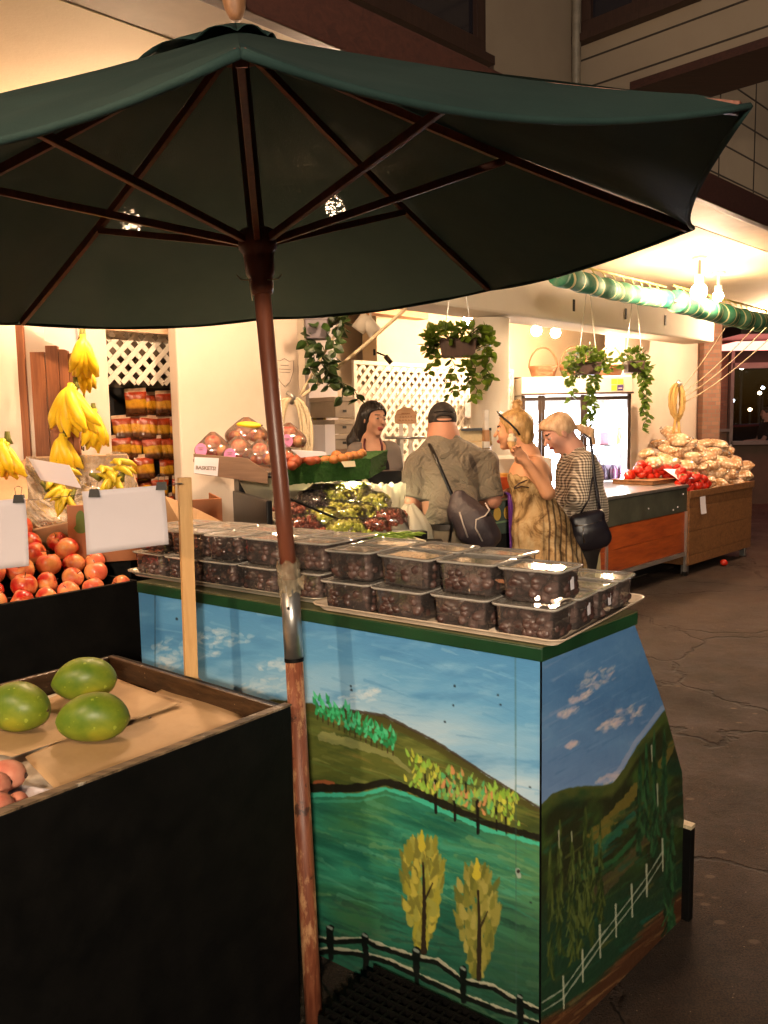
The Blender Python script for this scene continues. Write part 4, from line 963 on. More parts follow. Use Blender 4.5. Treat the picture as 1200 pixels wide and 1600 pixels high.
sheet('kraft_paper', [(-160, 1330), (-40, 1215), (95, 1245), (40, 1290)], ZP + .004, M_paper, 'white paper under the pink fruit at the left edge of the bin', seed=4)
n = NT('mango_skin'); z = n.sep()[2]
c = n.mix(n.ramp(n.noise(9, 4, .6), [(.35, 0), (.7, 1)]), hx('4c6a14'), hx('86902a')); c = n.mix(n.ramp(n.noise(5, 3, .5), [(.56, 0), (.7, .8)]), c, hx('b3a52a'))
c = n.mix(n.ramp(n.noise(60, 2, .5), [(.66, 0), (.72, .6)]), c, hx('a8b84a')); c = n.mix(n.ramp(n.noise(7, 5, .7, n.map((1, 1.3, 1), (1, 2, 3))), [(.69, 0), (.72, .9)]), c, hx('2e1e10'))
n.col(c); n.set(rough=.42, spec=.45); n.bump(n.noise(50, 3, .5), .12, .002); M_mango = n.m
def mango(c, L, rz, label, seed, blush=False):
    rr = random.Random(seed); t = thing('mango', label, 'mango', c, rz); b = MB(); N, M_ = 28, 20; V = []
    for j in range(M_ + 1):
        th = math.pi * j / M_
        for i in range(N):
            ph = 2 * math.pi * i / N; x = math.cos(th); q = math.sin(th)
            w_ = 1 + .10 * x - .03 * math.sin(2 * th); v = Vector((x * L / 2, q * math.cos(ph) * L * .335 * w_, q * math.sin(ph) * L * .32 * w_))
            v.z += .012 * (1 - x * x) * (1 if v.z > 0 else .2); v.y += -.010 * max(0, -x) ** 3 * (1 if i else 1); v *= 1 + .012 * math.sin(3 * x * 2 + 2 * ph + seed)
            V.append(v + Vector((0, 0, L * .32)))
    b.add(V, [(j * N + i, j * N + (i + 1) % N, (j + 1) * N + (i + 1) % N, (j + 1) * N + i) for j in range(M_) for i in range(N)]); b.build('fruit', M_mango, t, True, world=False)
    b = MB(); b.tube([(L * .485, 0, L * .33), (L * .505, .001, L * .335)], [.005, .0035], 8); b.build('stem_scar', M_brownw, t, True, world=False); return t
def px_len(px0, px1, P): return (px1 - px0) / FPX * (P - CV).length
g = Z_(148, 1158, ZP + .004); mango(g, px_len(92, 203, g) * .90, R(8), 'speckled green mango nearest the viewer with a brown scar on top', 3)
g = Z_(134, 1094, ZP + .012); mango(g, px_len(86, 182, g) * .92, R(14), 'green mango farthest back in the bin with a pink blush spot', 8)
g = Z_(28, 1142, ZP + .012); mango(g, px_len(-30, 76, g) * .92, R(-12), 'green mango at the left frame edge, left of the speckled one', 5)
n = NT('pink_fruit_skin'); n.col(n.mix(n.ramp(n.noise(12, 4, .6), [(.3, 0), (.7, 1)]), hx('b0503f'), hx('dba083'))); n.set(rough=.5, sub=0); M_pink = n.m
for i, (x, y, r, lb) in enumerate([(10, 1212, .036, 'pink guava with a dark stem end, topmost at the left edge of the bin'), (-14, 1230, .034, 'pink guava half outside the left frame edge'), (-4, 1262, .030, 'small dull pink guava lowest at the left edge of the bin'), (28, 1252, .020, 'flat pink fruit slice on the white paper')]):
    c = Z_(x, y, ZP + .006 + r * .9); t = thing('guava', lb, 'guava', c - Vector((0, 0, r * .9)), R(40 * i))
    b = MB(); b.ell((0, 0, r * .92), (r * 1.15, r, r * .9), None, 20, 14); b.build('fruit', M_pink, t, True, world=False)
    b = MB(); b.lathe([(.004, 0), (.007, .002), (.002, .006)], (r * 1.1, 0, r * .9), 8, Matrix.Rotation(R(90), 3, 'Y')); b.build('stem_end', M_brownw, t, world=False)
for i, (x, y) in enumerate([(82, 1138), (234, 1121)]):
    o = MB().ell((0, 0, 0), (.005, .006, .003), None, 6, 4, bump=.2).build('leaf_crumb', M_brownw, None); o.location = Z_(x, y, ZP + .010); tag(o, ['dark crumb on the paper between the two left mangoes', 'dark crumb on the brown paper right of the mangoes'][i], 'crumb')

# ============================================================ UPRIGHT STICK, STRING, PRICE CARDS
sb = PL(300, 1062, mq(-.02, 0), e2); sb.z = 0
stt = thing('wooden_stake', 'square raw pine stake standing at the back corner of the mango bin', 'stake', (sb.x, sb.y, 0))
tp = Y_(288, 746, sb.y + .02); bt = Y_(299, 1062, sb.y); d = (tp - bt).normalized(); low = bt - d * .42
X_ = Vector((math.cos(R(28)), math.sin(R(28)), 0)); X_ = (X_ - d * X_.dot(d)).normalized(); Yv = d.cross(X_)
Rs = Matrix((X_, Yv, d)).transposed()
b = MB(); b.box((low + tp) / 2, (.037, .022, (tp - low).length), Rs); b.build('stake_body', M_pine, stt, bevel=.0015)
b = MB(); b.tube([Y_(270, 756, sb.y - .03), Y_(285, 755, sb.y - .02)], .0015, 6); b.build('nail', M_metal, stt)
sp_ = Y_(281, 756, sb.y - .025); se = Y_(-60, 802, sb.y - .12)
rope('card_string', [sp_, Y_(140, 770, sb.y - .06), Y_(10, 783, sb.y - .1), se], .0009, 'thin dark string holding the blank price cards', M_black, .004, 'string')
M_card = pm('dim_white_card', (.50, .47, .52), .7, .04, 3, .15, 12)
def card(c4, Yd, label, clips):
    P = [Y_(x, y, Yd) for x, y in c4]; t = thing('price_card', label, 'price card', (P[0] + P[2]) / 2)
    b = MB(); b.grid(lambda u, v: P[0].lerp(P[1], u).lerp(P[3].lerp(P[2], u), v) + Vector((0, .005 * math.sin(3 * u) + .003 * math.sin(4 * v), 0)), 14, 10); b.build('sheet', M_card, t, True, solid=.0006)
    for (x, y) in clips:
        q = Y_(x, y, Yd - .002); b = MB(); b.prism([q + Vector(v) for v in ((-.015, -.004, -.010), (.015, -.004, -.010), (.012, -.001, .012), (-.012, -.001, .012))], (0, .012, 0))
        o = b.build('binder_clip', M_black, t)
        b = MB()
        for s in (-1, 1): b.tube([q + Vector((s * .007, 0, .010)), q + Vector((s * .010 + .003, -.004, .032)), q + Vector((.003, -.005, .036)), ], .0009, 5)
        b.build('clip_wire', M_chrome, o)
    return t
card([(128, 768), (256, 758), (264, 850), (136, 867)], sb.y - .07, 'blank white price card with two black clips, beside the pine stake', [(147, 771), (252, 760)])
card([(-90, 790), (39, 778), (46, 884), (-86, 900)], sb.y - .11, 'blank white price card cut by the left frame edge', [(29, 780)])

# ============================================================ APPLE BIN
ZA = 1.0
aL = Z_(0, 945, ZA); aR = Z_(217, 906, ZA); aL.z = aR.z = 0; ad = (aL - aR).normalized(); an = Vector((ad.y, -ad.x, 0)); an = an if an.y < 0 else -an   # an: outwards, to the viewer
ab = thing('apple_bin', 'black wooden bin heaped with red and yellow apples', 'fruit bin', aR)
RA = Matrix((ad, an, Vector((0, 0, 1)))).transposed()
def aq(s, b_, z=0): return aR + ad * s - an * b_ + Vector((0, 0, z))   # s along the front to the left, b_ inwards
def abox(nm, s0, s1, b0, b1, z0, z1, mat=M_dark, bev=.003): b = MB(); b.box(aq((s0 + s1) / 2, (b0 + b1) / 2, (z0 + z1) / 2), (s1 - s0, b1 - b0, z1 - z0), RA); return b.build(nm, mat, ab, bevel=bev)
AL, AD_ = 1.3, .62
abox('front_panel', 0, AL, 0, .02, 0, ZA); abox('end_panel', .0005, .02, .0205, AD_, 0, ZA - .001); abox('end_panel', AL - .02, AL - .0005, .0205, AD_, 0, ZA); abox('back_panel', .021, AL - .021, AD_ - .02, AD_, 0, ZA + .12); abox('bin_floor', .0205, AL - .0205, .0205, AD_ - .0205, ZA - .08, ZA - .06)
n = NT('apple_skin'); rr_ = n.rnd(); mp = n.map((1, 1, .6)); f = n.noise(16, 5, .6, mp); f2 = n.noise(7, 3, .5)
c = n.mix(n.ramp(n.math('ADD', f2, n.math('MULTIPLY', n.math('SUBTRACT', rr_, .5), .62)), [(.38, 0), (.62, 1)]), hx('b01a18'), hx('d8684c'))
c = n.mix(n.ramp(f, [(.42, 0), (.66, .85)]), c, hx('e8b468')); c = n.mix(n.ramp(n.noise(11, 4, .6), [(.55, 0), (.7, .7)]), c, hx('d88a90')); n.col(c); n.set(rough=.25, spec=.5, coat=.2); M_apple = n.m
def apple_proto(r, seed):
    rr = random.Random(seed); t = thing('apple', 'x', 'apple', (0, 0, -5)); b = MB(); prof = []
    for i in range(17):
        th = math.pi * i / 16; q = math.sin(th) * r * (1 + .04 * math.cos(2 * th)); z = -math.cos(th) * r * .88
        if i > 13: z -= r * .34 * (1 - math.sin(th) / math.sin(math.pi * 13 / 16)) ** 1.2
        if i < 3: z += r * .16 * (1 - math.sin(th) / math.sin(math.pi * 3 / 16))
        prof.append((max(q, .0006), z + r * .88))
    N = 20; V = []
    for q, z in prof:
        for k in range(N): a = 2 * math.pi * k / N; w_ = 1 + .03 * math.cos(5 * a + seed) * (z / r) * .5 + .02 * math.cos(2 * a + seed); V.append((q * w_ * math.cos(a), q * w_ * math.sin(a), z))
    b.add(V, [(i * N + k, i * N + (k + 1) % N, (i + 1) * N + (k + 1) % N, (i + 1) * N + k) for i in range(16) for k in range(N)]); b.build('fruit', M_apple, t, True, world=False)
    b = MB(); b.tube([(0, 0, r * 1.45), (.002, 0, r * 1.7), (.006, .001, r * 1.9)], [.0014, .0014, .002], 6); b.build('stem', M_brownw, t, world=False); kids_cache[t.name] = kids(t); return t
ap = [apple_proto(.046, s) for s in (1, 2, 3)]
# heap: rows from the front rim backwards, climbing away
k = 0
for r in range(6):
    nn_ = [10, 10, 9, 8, 6, 4][r]
    for i in range(nn_):
        s = .055 + (i + .5 * (r % 2)) * .100 + random.uniform(-.014, .014) + (0, 0, .01, .05, .10, .14)[r]
        b_ = .055 + r * .074 + random.uniform(-.012, .012); z = ZA - .05 + r * .040 + random.uniform(-.008, .012)
        rt = (random.uniform(-1.2, 1.2), random.uniform(-1.2, 1.2), random.uniform(0, 6)); off = Euler(rt).to_matrix() @ Vector((0, 0, .040))
        put(ap, k, loc=aq(s, b_, z + .040) - off, rot=rt, scale=random.uniform(.86, 1.14), group='apples heaped in the black bin',
            label='red and yellow apple, %s from the right in the %s row of the bin' % (ordn[i], ['front', 'second', 'third', 'fourth', 'fifth', 'topmost'][r])); k += 1
for j in range(3): pass
t = thing('orange', 'single orange at the back of the apple bin below the banana box', 'orange', Y_(51, 836, 3.45)); b = MB(); b.ell((0, 0, 0), (.037, .037, .035), None, 20, 14)
n = NT('orange_peel'); n.col(n.mix(n.noise(10, 3, .5), hx('d8781c'), hx('e09a34'))); n.set(rough=.4); n.bump(n.vor(160), .25, .002); b.build('fruit', n.m, t, True, world=False)
b = MB(); b.lathe([(.003, 0), (.004, .002), (.001, .004)], (0, 0, .034), 8); b.build('stem_end', M_gtop, t, world=False)
b = MB(); b.box(Y_(52, 866, 3.48), (.5, .4, .05), Matrix.Rotation(R(-40), 3, 'Z')); P = Y_(52, 866, 3.48); o = b.build('turf_mat', M_gtop, None, bevel=.004, loc=tuple(P)); tag(o, 'green mat carrying the orange behind the apples', 'mat')
# printed fruit carton behind the cards and the tubs
n = NT('carton_green_red_print'); n.col(n.mix(n.noise(12, 4, .6), hx('8a5028'), hx('a8683a'))); n.set(rough=.6); M_carton = n.m
pcn = thing('fruit_carton', 'brown fruit carton printed with a green pear and red apples behind the apple heap', 'carton', Y_(170, 870, 3.28))
pf = pcn.location.copy(); RC = Matrix.Rotation(R(20), 3, 'Z'); cx_, cy_ = RC @ Vector((1, 0, 0)), RC @ Vector((0, 1, 0))
qa = Y_(104, 790, 3.28)
hh = .24
def cb(nm, c, d): b = MB(); b.box(c, d, RC); return b.build(nm, M_carton, pcn, bevel=.002)
W_ = .62; base = Vector((qa.x, qa.y, qa.z - hh))
cb('front_wall', base + cx_ * W_ / 2 + Vector((0, 0, hh / 2)), (W_, .008, hh)); cb('side_wall', base + cx_ * .004 + cy_ * .17 + Vector((0, 0, hh / 2)), (.008, .33, hh)); cb('side_wall', base + cx_ * (W_ - .004) + cy_ * .17 + Vector((0, 0, hh / 2)), (.008, .33, hh)); cb('base_panel', base + cx_ * W_ / 2 + cy_ * .17 + Vector((0, 0, .006)), (W_ - .02, .33, .008))
def flat_shape(nm, mat, parent, org, x_, y_, pts, off, th=.0012):
    nrm = x_.cross(y_); b = MB(); b.prism([org + x_ * p[0] + y_ * p[1] + nrm * off for p in pts], nrm * th); return b.build(nm, mat, parent)
up = Vector((0, 0, 1))
pear = [(.03 * math.cos(a) * (1 if math.sin(a) < 0 else .62), .036 * math.sin(a) + (.022 if math.sin(a) > .3 else 0)) for a in [2 * math.pi * i / 18 for i in range(18)]]
circ = lambda r: [(r * math.cos(2 * math.pi * i / 20), r * math.sin(2 * math.pi * i / 20)) for i in range(20)]
flat_shape('pear_print', pm('print_green', hx('5f6e1c'), .6), pcn, base - cy_ * .004 + cx_ * .05 + up * .16, cx_, up, pear, .001)
flat_shape('apple_print', pm('print_red', hx('b01810'), .6), pcn, base - cy_ * .004 + cx_ * .12 + up * .15, cx_, up, circ(.03), .001)
flat_shape('apple_print', pm('print_red_b', hx('b01810'), .6), pcn, base - cy_ * .004 + cx_ * .40 + up * .07, cx_, up, circ(.045), .001)
# ============================================================ BANANAS
n = NT('banana_skin'); c = n.mix(n.ramp(n.noise(8, 4, .6), [(.3, 0), (.75, 1)]), hx('eebe14'), hx('f8dc3c')); c = n.mix(n.ramp(n.noise(45, 3, .6), [(.68, 0), (.74, .7)]), c, hx('6a4410')); n.col(c); n.set(rough=.42); M_ban = n.m
n = NT('green_yellow_banana_skin'); n.col(n.mix(n.ramp(n.noise(12, 4, .6), [(.3, 0), (.7, 1)]), hx('b8a01c'), hx('d8bc2c'))); n.set(rough=.45); M_ban2 = n.m
def banana_mesh(L, r, bend, mat_i=0):
    b = MB(); N = 14; pts = []
    for i in range(N + 1):
        t = i / N; a = bend * (t - .1); pts.append((0, math.sin(a) * L / bend * .55 + .0, -L * t * (1 - .12 * t)))
    pts = [(0, (1 - math.cos(bend * i / N)) * L / bend, -math.sin(bend * i / N) * L / bend) for i in range(N + 1)]
    rad = [r * x for x in (.32, .38, .62, .86, .97, 1, 1.02, 1.02, 1, .98, .93, .82, .6, .34, .22)]
    b.tube(pts, rad, 7, 0); return b
def bunch(c, nb, L, r, label, rz=0, spread=1.6, tilt=.25, group=None, mat=None, hang=True, rx=0):
    if mat is None: r *= 1.3; L *= .92; spread *= .66; nb += 1
    t = thing('banana_bunch', label, 'bananas', c, rz, group)
    if rx: t.rotation_euler = (rx, 0, rz)
    b = MB(); b.tube([(0, 0, .03), (0, 0, .005), (0, .0, -.02)], [.009, .012, .02], 8); b.build('crown', pm('banana_stalk_%d' % random.randrange(9999), hx('6a6a1e'), .7), t, True, world=False)
    for i in range(nb):
        a = spread * ((i + .5) / nb - .5) * 1.0; row = i % 2
        bb = banana_mesh(L * random.uniform(.9, 1.05), r, random.uniform(.75, 1.0))
        Mx = Matrix.Translation((math.sin(a) * .018, -.012 - .018 * row, -.012 + .012 * row)) @ Matrix.Rotation(a * .75, 4, 'Y') @ Matrix.Rotation(-tilt - .28 * row, 4, 'X') @ Matrix.Rotation(a * .5, 4, 'Z')
        bb.V = xf(Mx, bb.V); bb.build('banana', mat or M_ban, t, True, world=False)
    return t
YB = 3.75
G_ = 'bananas hanging on the plank boards'
bunch(Y_(128, 525, YB - .05), 7, .21, .020, 'yellow banana bunch hanging topmost beside the white paper', R(25), 1.5, .1, G_)
bunch(Y_(133, 560, YB + .05), 5, .17, .018, 'small yellow banana bunch hanging second from the top', R(10), 1.1, .1, G_)
bunch(Y_(118, 600, YB - .08), 9, .25, .023, 'big yellow banana bunch in the middle of the hanging row', R(-18), 2.0, .2, G_)
bunch(Y_(146, 640, YB + .06), 5, .21, .021, 'yellow banana bunch behind the big one, sticking out right', R(22), 1.5, .2, G_)
bunch(Y_(102, 678, YB - .05), 6, .19, .022, 'yellow banana bunch hanging lowest above the open carton', R(-5), 1.6, .2, G_)
bunch(Y_(12, 686, 3.2), 6, .17, .020, 'yellow banana bunch at the left frame edge by the carton', R(-10), 1.9, .25, G_)
rope('hanging_rope', [Y_(130, 470, YB), Y_(134, 560, YB + .02), Y_(128, 690, YB + .02)], .005, 'cord the banana bunches hang from', M_jute, 0, 'cord')
b = MB(); b.tube([Y_(127, 690, YB), Y_(128, 702, YB), Y_(131, 704, YB - .01), Y_(131, 698, YB - .02)], .003, 6); o = b.build('wire_hook', M_black, None, loc=tuple(Y_(127, 690, YB))); tag(o, 'black wire hook below the hanging bananas', 'hook')
# plank boards on the wall
for (x0, x1, yt, lab) in ((-60, 2, 430, 0), (3, 30, 430, 0), (45, 68, 552, 1), (70, 89, 540, 1), (91, 104, 545, 1), (106, 116, 555, 1)): pass
def planks(xs, ytops, Yd, label, zb=1.05):
    t = thing('plank_board', label, 'boards', Y_(xs[0], 700, Yd).xyz); t.location.z = 0
    for (x0, x1), yt in zip(zip(xs[:-1], xs[1:]), ytops):
        A = Y_(x0 + .8, yt, Yd); Bq = Y_(x1 - .8, yt, Yd); zt = A.z; b = MB(); c = (A + Bq) / 2
        b.prism([Vector((A.x, Yd, zb)), Vector((Bq.x, Yd, zb)), Vector((Bq.x, Yd, zt)), Vector((A.x, Yd, zt))], (0, .02, 0)); b.build('plank', M_plank, t, bevel=.002)
planks([-80, -38, 2, 30], [420, 420, 420], 3.86, 'reddish brown plank boards at the left frame edge'); planks([45, 69, 90, 106, 117], [550, 540, 546, 552], 3.84, 'reddish brown plank boards behind the hanging bananas')
b = MB(); P4 = [Y_(x, y, 3.80) for x, y in ((64, 478), (119, 476), (123, 556), (70, 532))]; b.prism(P4, (0, .002, 0)); o = b.build('wall_paper_sheet', M_paper, None, loc=tuple(P4[0])); tag(o, 'blank white paper pinned on top of the plank boards', 'paper')
# open carton lined with plastic, small bananas inside
oc = thing('banana_carton', 'open tilted carton lined with clear plastic holding small bananas', 'carton', Y_(120, 820, 3.45)); YC = 3.42
A = [Y_(48, 735, YC), Y_(210, 770, YC + .0), Y_(216, 790, YC), Y_(60, 850, YC)]
tl, trr, br_, bl = Y_(42, 716, 3.75), Y_(198, 711, 3.75), Y_(224, 790, 3.38), Y_(44, 828, 3.30)
ftl = Y_(14, 758, 3.40)
n_in = (trr - tl).cross(bl - tl).normalized(); n_in = n_in if n_in.y > 0 else -n_in
M_cb2 = pm('pale_printed_carton', hx('c9a27c'), .7, .1, 9, .2)
def slab(nm, pts, off, mat, parent): b = MB(); b.prism(pts, off); return b.build(nm, mat, parent)
dn = n_in * .16
slab('carton_base', [tl + dn, trr + dn, br_ + dn, bl + dn], n_in * .006, M_cb2, oc)
slab('carton_side', [tl, tl + dn, bl + dn, bl], (-.006, -.002, 0), M_cb2, oc); slab('carton_side', [trr, trr + dn, br_ + dn, br_], (.006, -.002, 0), M_cb2, oc)
slab('carton_side', [tl, tl + dn, trr + dn, trr], (0, .003, .006), M_cb2, oc); slab('carton_side', [bl, bl + dn, br_ + dn, br_], (0, -.003, -.006), M_cb2, oc)
slab('carton_flap', [tl, bl, bl + Vector((-.10, -.04, .02)), tl + Vector((-.08, -.12, -.06))], (0, .004, .002), M_cb2, oc)
def lin_f(u, v):
    p = tl.lerp(trr, u).lerp(bl.lerp(br_, u), v); e = max(abs(2 * u - 1), abs(2 * v - 1)) ** 5
    return p + n_in * (.13 * (1 - e) - .01) + Vector((0, -.01, .004)) * math.sin(23 * u + 9 * v) + Vector((0, 0, .006)) * math.sin(31 * v - 12 * u)
b = MB(); b.grid(lin_f, 40, 34); b.build('plastic_liner', glassy('carton_film', (.98, .95, .9), .10, .15, .30, (.75, .62, .48)), oc, True)
k = 0
for (x, y, nb, rz, rx) in ((72, 768, 4, 60, 60), (95, 775, 4, 20, 45), (112, 782, 4, -10, 50), (88, 752, 4, 80, 70), (150, 752, 4, 70, 75), (172, 742, 4, 80, 80), (190, 752, 3, -20, 40), (165, 757, 3, 40, 65)):
    bunch(Y_(x, y - 8, 3.50 - (y - 740) * .002), nb, .11, .014, 'bunch of small yellow bananas in the carton, %s' % ['far left', 'lower left', 'lower middle with fanned fingers', 'under the white card', 'centre right', 'top right', 'right end', 'right of the middle'][k], R(rz), 2.2, .2, 'small bananas in the open carton', M_ban2, rx=R(-rx)); k += 1
b = MB(); P4 = [Y_(x, y, 3.32) for x, y in ((44, 716), (108, 727), (127, 763), (64, 750))]; b.prism(P4, (0, .002, 0)); o = b.build('blank_card', M_paper, None, loc=tuple(P4[0])); tag(o, 'blank white card lying on the open banana carton', 'card')
sg = thing('carton_stand', 'dark stand under the tilted banana carton', 'stand', Y_(120, 900, 3.6)); sg.location.z = 0
c = sg.location; b = MB(); b.box((c.x, 3.62, .53), (.62, .4, 1.06), top=.96); b.build('stand_body', M_dark, sg, bevel=.01)
b = MB(); b.box((c.x, 3.62, 1.08), (.66, .44, .03)); b.build('stand_top', M_brownw, sg, bevel=.003)
tcb = thing('tan_carton', 'plain tan carton with a sloping edge beside the pine stake', 'carton', Y_(330, 830, 3.25))
P4 = [Y_(258, 775, 3.3), Y_(310, 797, 3.3), Y_(392, 838, 3.1), Y_(300, 850, 3.1), Y_(250, 850, 3.2)]; b = MB(); b.prism(P4, (0, .006, 0)); b.build('front_wall', M_cardboard, tcb)
P4 = [Y_(258, 790, 3.3), Y_(250, 850, 3.2), Y_(300, 850, 3.1), Y_(380, 840, 3.1)]; b = MB(); b.prism([p + Vector((0, .10, -.02)) for p in P4], (0, .006, 0)); b.build('back_wall', M_cardboard, tcb)
b = MB(); q = Y_(320, 850, 3.2); b.box(q + Vector((0, .12, -.02)), (.42, .24, .006)); b.build('base_panel', M_cardboard, tcb)
# ============================================================ LATTICES
def lattice(name, label, P0, xd, W, Hh, pitch, sw, frame=.035, seed=0):
    t = thing(name, label, 'lattice', P0, math.atan2(xd.y, xd.x)); nrm = 1
    def clipseg(p, d):
        t0, t1 = -9, 9
        for q, dd, lo, hi in ((p[0], d[0], 0, W), (p[1], d[1], 0, Hh)):
            a, c_ = (lo - q) / dd, (hi - q) / dd; t0 = max(t0, min(a, c_)); t1 = min(t1, max(a, c_))
        return (t0, t1) if t1 > t0 else None
    for s, y0 in ((1, -.004), (-1, .004)):
        b = MB(); d = (.7071, .7071 * s); k0 = -int(Hh / pitch) - 2
        for k in range(k0, int((W + Hh) / pitch) + 3):
            p = (k * pitch, 0 if s > 0 else 0); r = clipseg(p, d)
            if not r: continue
            m0 = (p[0] + d[0] * r[0], p[1] + d[1] * r[0]); m1 = (p[0] + d[0] * r[1], p[1] + d[1] * r[1]); hw = sw / 2; nx, nz = -d[1] * hw, d[0] * hw
            b.prism([(m0[0] - nx, y0 - .003, m0[1] - nz), (m1[0] - nx, y0 - .003, m1[1] - nz), (m1[0] + nx, y0 - .003, m1[1] + nz), (m0[0] + nx, y0 - .003, m0[1] + nz)], (0, .006, 0))
        b.build('slats', M_lattice, t, world=False)
    if frame:
        b = MB()
        for c, dd in (((W / 2, 0, 0), (W + frame, .03, frame)), ((W / 2, 0, Hh), (W + frame, .03, frame)), ((0, 0, Hh / 2), (frame, .028, Hh - frame)), ((W, 0, Hh / 2), (frame, .028, Hh - frame))): b.box(c, dd)
        b.build('frame', M_lattice, t, world=False, bevel=.003)
    return t
aw0, zt0 = FP(553, 566, 1.4); aw1, _ = FP(800, 580, 1.4)
lattice('lattice_panel', 'large white lattice panel behind the counter and the wooden plaque', FC(aw0, 1.4, .75), AW, aw1 - aw0, zt0 - .75, .105, .034)
al0, zl0 = FP(176, 600, .2); al1, zl1 = FP(287, 526, .2)
lattice('lattice_panel', 'small white lattice panel above the snack rack', FC(-1.232, .2, zl0 + .005), AW, .66, zl1 - zl0, .085, .027, 0)
# ============================================================ SNACK RACK
rk = thing('snack_rack', 'black pegboard rack of bagged snacks below the small lattice', 'rack', FC(-1.04, .3, 0))
b = MB(); b.fbox(-1.233, -.45, .36, .40, .5, zl0 - .01); b.build('back_panel', M_black, rk)
n = NT('snack_bag_print'); z = n.sep()[2]; c = n.ramp(n.math('ADD', n.math('MULTIPLY', z, 5.0), n.math('MULTIPLY', n.noise(9, 3, .5), .16)), [(0, hx('3a1c08')), (.26, hx('4a2a12')), (.34, hx('b8801a')), (.50, hx('c09020')), (.53, hx('8a3410')), (.70, hx('9a2e0c')), (.74, hx('4a1408'))])
n.col(n.mix(n.ramp(n.noise(30, 5, .7), [(.45, 0), (.75, .5)]), c, (.09, .03, .012))); n.set(rough=.15, spec=.7, coat=.5); n.bump(n.noise(22, 5, .7), .9, .012); M_snack = n.m
def bag_proto(w_, h_):
    t = thing('snack_bag', 'x', 'snack bag', (0, 0, -5)); rr = random.Random(1)
    b = MB(); 
    for sgn in (-1, 1):
        def f(u, v):
            e = (1 - (2 * u - 1) ** 4) * (1 - (2 * v - 1) ** 6); return Vector(((u - .5) * w_ * (1 - .06 * math.sin(math.pi * v)), sgn * (.022 * e + .0015) + .003 * math.sin(19 * u + 7 * v) * e, v * h_))
        b.grid(f, 12, 12)
    b.build('bag', M_snack, t, True, world=False)
    b = MB(); b.box((0, 0, h_ + .008), (w_ * .96, .002, .022)); b.build('header_seal', pm('clear_seal', (.55, .38, .25), .25, .2, 30), t, world=False); kids_cache[t.name] = kids(t); return t
bp_ = bag_proto(.118, .125)
k = 0
rows_y = [(650, [214, 236, 258, 280], 'top'), (688, [194, 212, 232, 252, 278], 'second'), (719, [192, 210, 240, 259, 284], 'third'), (751, [190, 205, 229, 262], 'fourth'), (782, [198, 232, 250, 280], 'fifth'), (812, [208, 235, 262, 284], 'lowest')]
for y, xs, rn in rows_y:
    for i, x in enumerate(xs):
        a, z = FP(x, y, .27 + .02 * (i % 2)); put([bp_], 0, loc=FC(max(-1.17, a), .27 + .02 * (i % 2), z), rot=(R(random.uniform(-6, 6)), R(random.uniform(-5, 5)), R(45 + random.uniform(-14, 14))), scale=random.uniform(.92, 1.06), group='snack bags on the rack', label='shiny orange snack bag, %s from left in the %s row of the rack' % (ordn[i], rn)); k += 1
b = MB()
for zz in [FP(230, y + 2, .3)[1] for y, _, _ in rows_y]: b.fbox(-1.233, -.5, .345, .36, zz - .012, zz - .005)
b.build('shelf', M_black, rk)
# shield sketch on the pillar
sh = thing('pillar_shield_mark', 'small thin shield outline drawn on the broad cream pillar', 'wall mark', FC(FP(445, 580, -.002)[0], -.002, FP(445, 580, -.002)[1]))
c = sh.location; M_ink = pm('grey_ink', (.25, .2, .16), .7)
def wl(pts, r=.0016): b = MB(); b.tube([c + AW * x + Vector((0, 0, z)) for x, z in pts], r, 5); return b
wl([(0, .075), (.035, .06), (.07, .065), (.066, .0), (.04, -.06), (0, -.095), (-.04, -.06), (-.066, .0), (-.07, .065), (-.035, .06), (0, .075)]).build('outline', M_ink, sh)
b = MB()
for zz, w_ in ((.035, .03), (.012, .045), (-.006, .04)): b.tube([c + AW * -w_ + Vector((0, 0, zz)), c + AW * w_ + Vector((0, 0, zz))], .0016, 5)
b.build('lettering_line', M_ink, sh)
# ============================================================ BASKET SHELF, TURF SHELF, GRAPE COUNTER
bs = thing('basket_shelf', 'brown shelf with a cut-corner side board and handwritten BASKETS! sign', 'shelf', Y_(370, 840, 4.15)); bs.location.z = 0
YS = 4.08
P5 = [Y_(302, 709, YS), Y_(386, 716, YS - .02), Y_(418, 738, YS - .03), Y_(418, 756, YS - .03), Y_(304, 740, YS)]
M_shelf = wood('brown_shelf_board', (.15, .085, .05), (.22, .13, .08), 3, 'X')
b = MB(); b.prism(P5, (0, .02, 0)); b.build('side_board', M_shelf, bs, bevel=.002)
A0, A1 = Y_(302, 722, YS + .03), Y_(470, 742, YS + .03); b = MB(); b.prism([A0, A1, A1 + Vector((.1, .42, .02)), A0 + Vector((.1, .42, .02))], (0, 0, .015)); b.build('shelf_board', M_shelf, bs)
b = MB(); b.box((A0.x + .3, YS + .32, .62), (.05, .05, 1.24)); b.box((A0.x + .55, YS + .32, .62), (.05, .05, 1.24)); b.build('bracket', M_metal, bs)
P4 = [Y_(304, 714, YS - .004), Y_(342, 716, YS - .014), Y_(340, 744, YS - .014), Y_(303, 739, YS - .004)]; b = MB(); b.prism(P4, (0, -.0015, 0)); sgn_ = b.build('paper_sign', M_paper, bs)
text_mesh('BASKETS!', 'sign_lettering', M_ink, sgn_, Y_(305.5, 733, YS - .0075), P4[1] - P4[0], P4[0] - P4[3], .025, .0004)
M_net = glassy('net_bag_film', (.98, .9, .86), .12, .14, .10, (.8, .6, .5)); M_plabel = pm('pink_label', hx('c878a8'), .5, .05, 5)
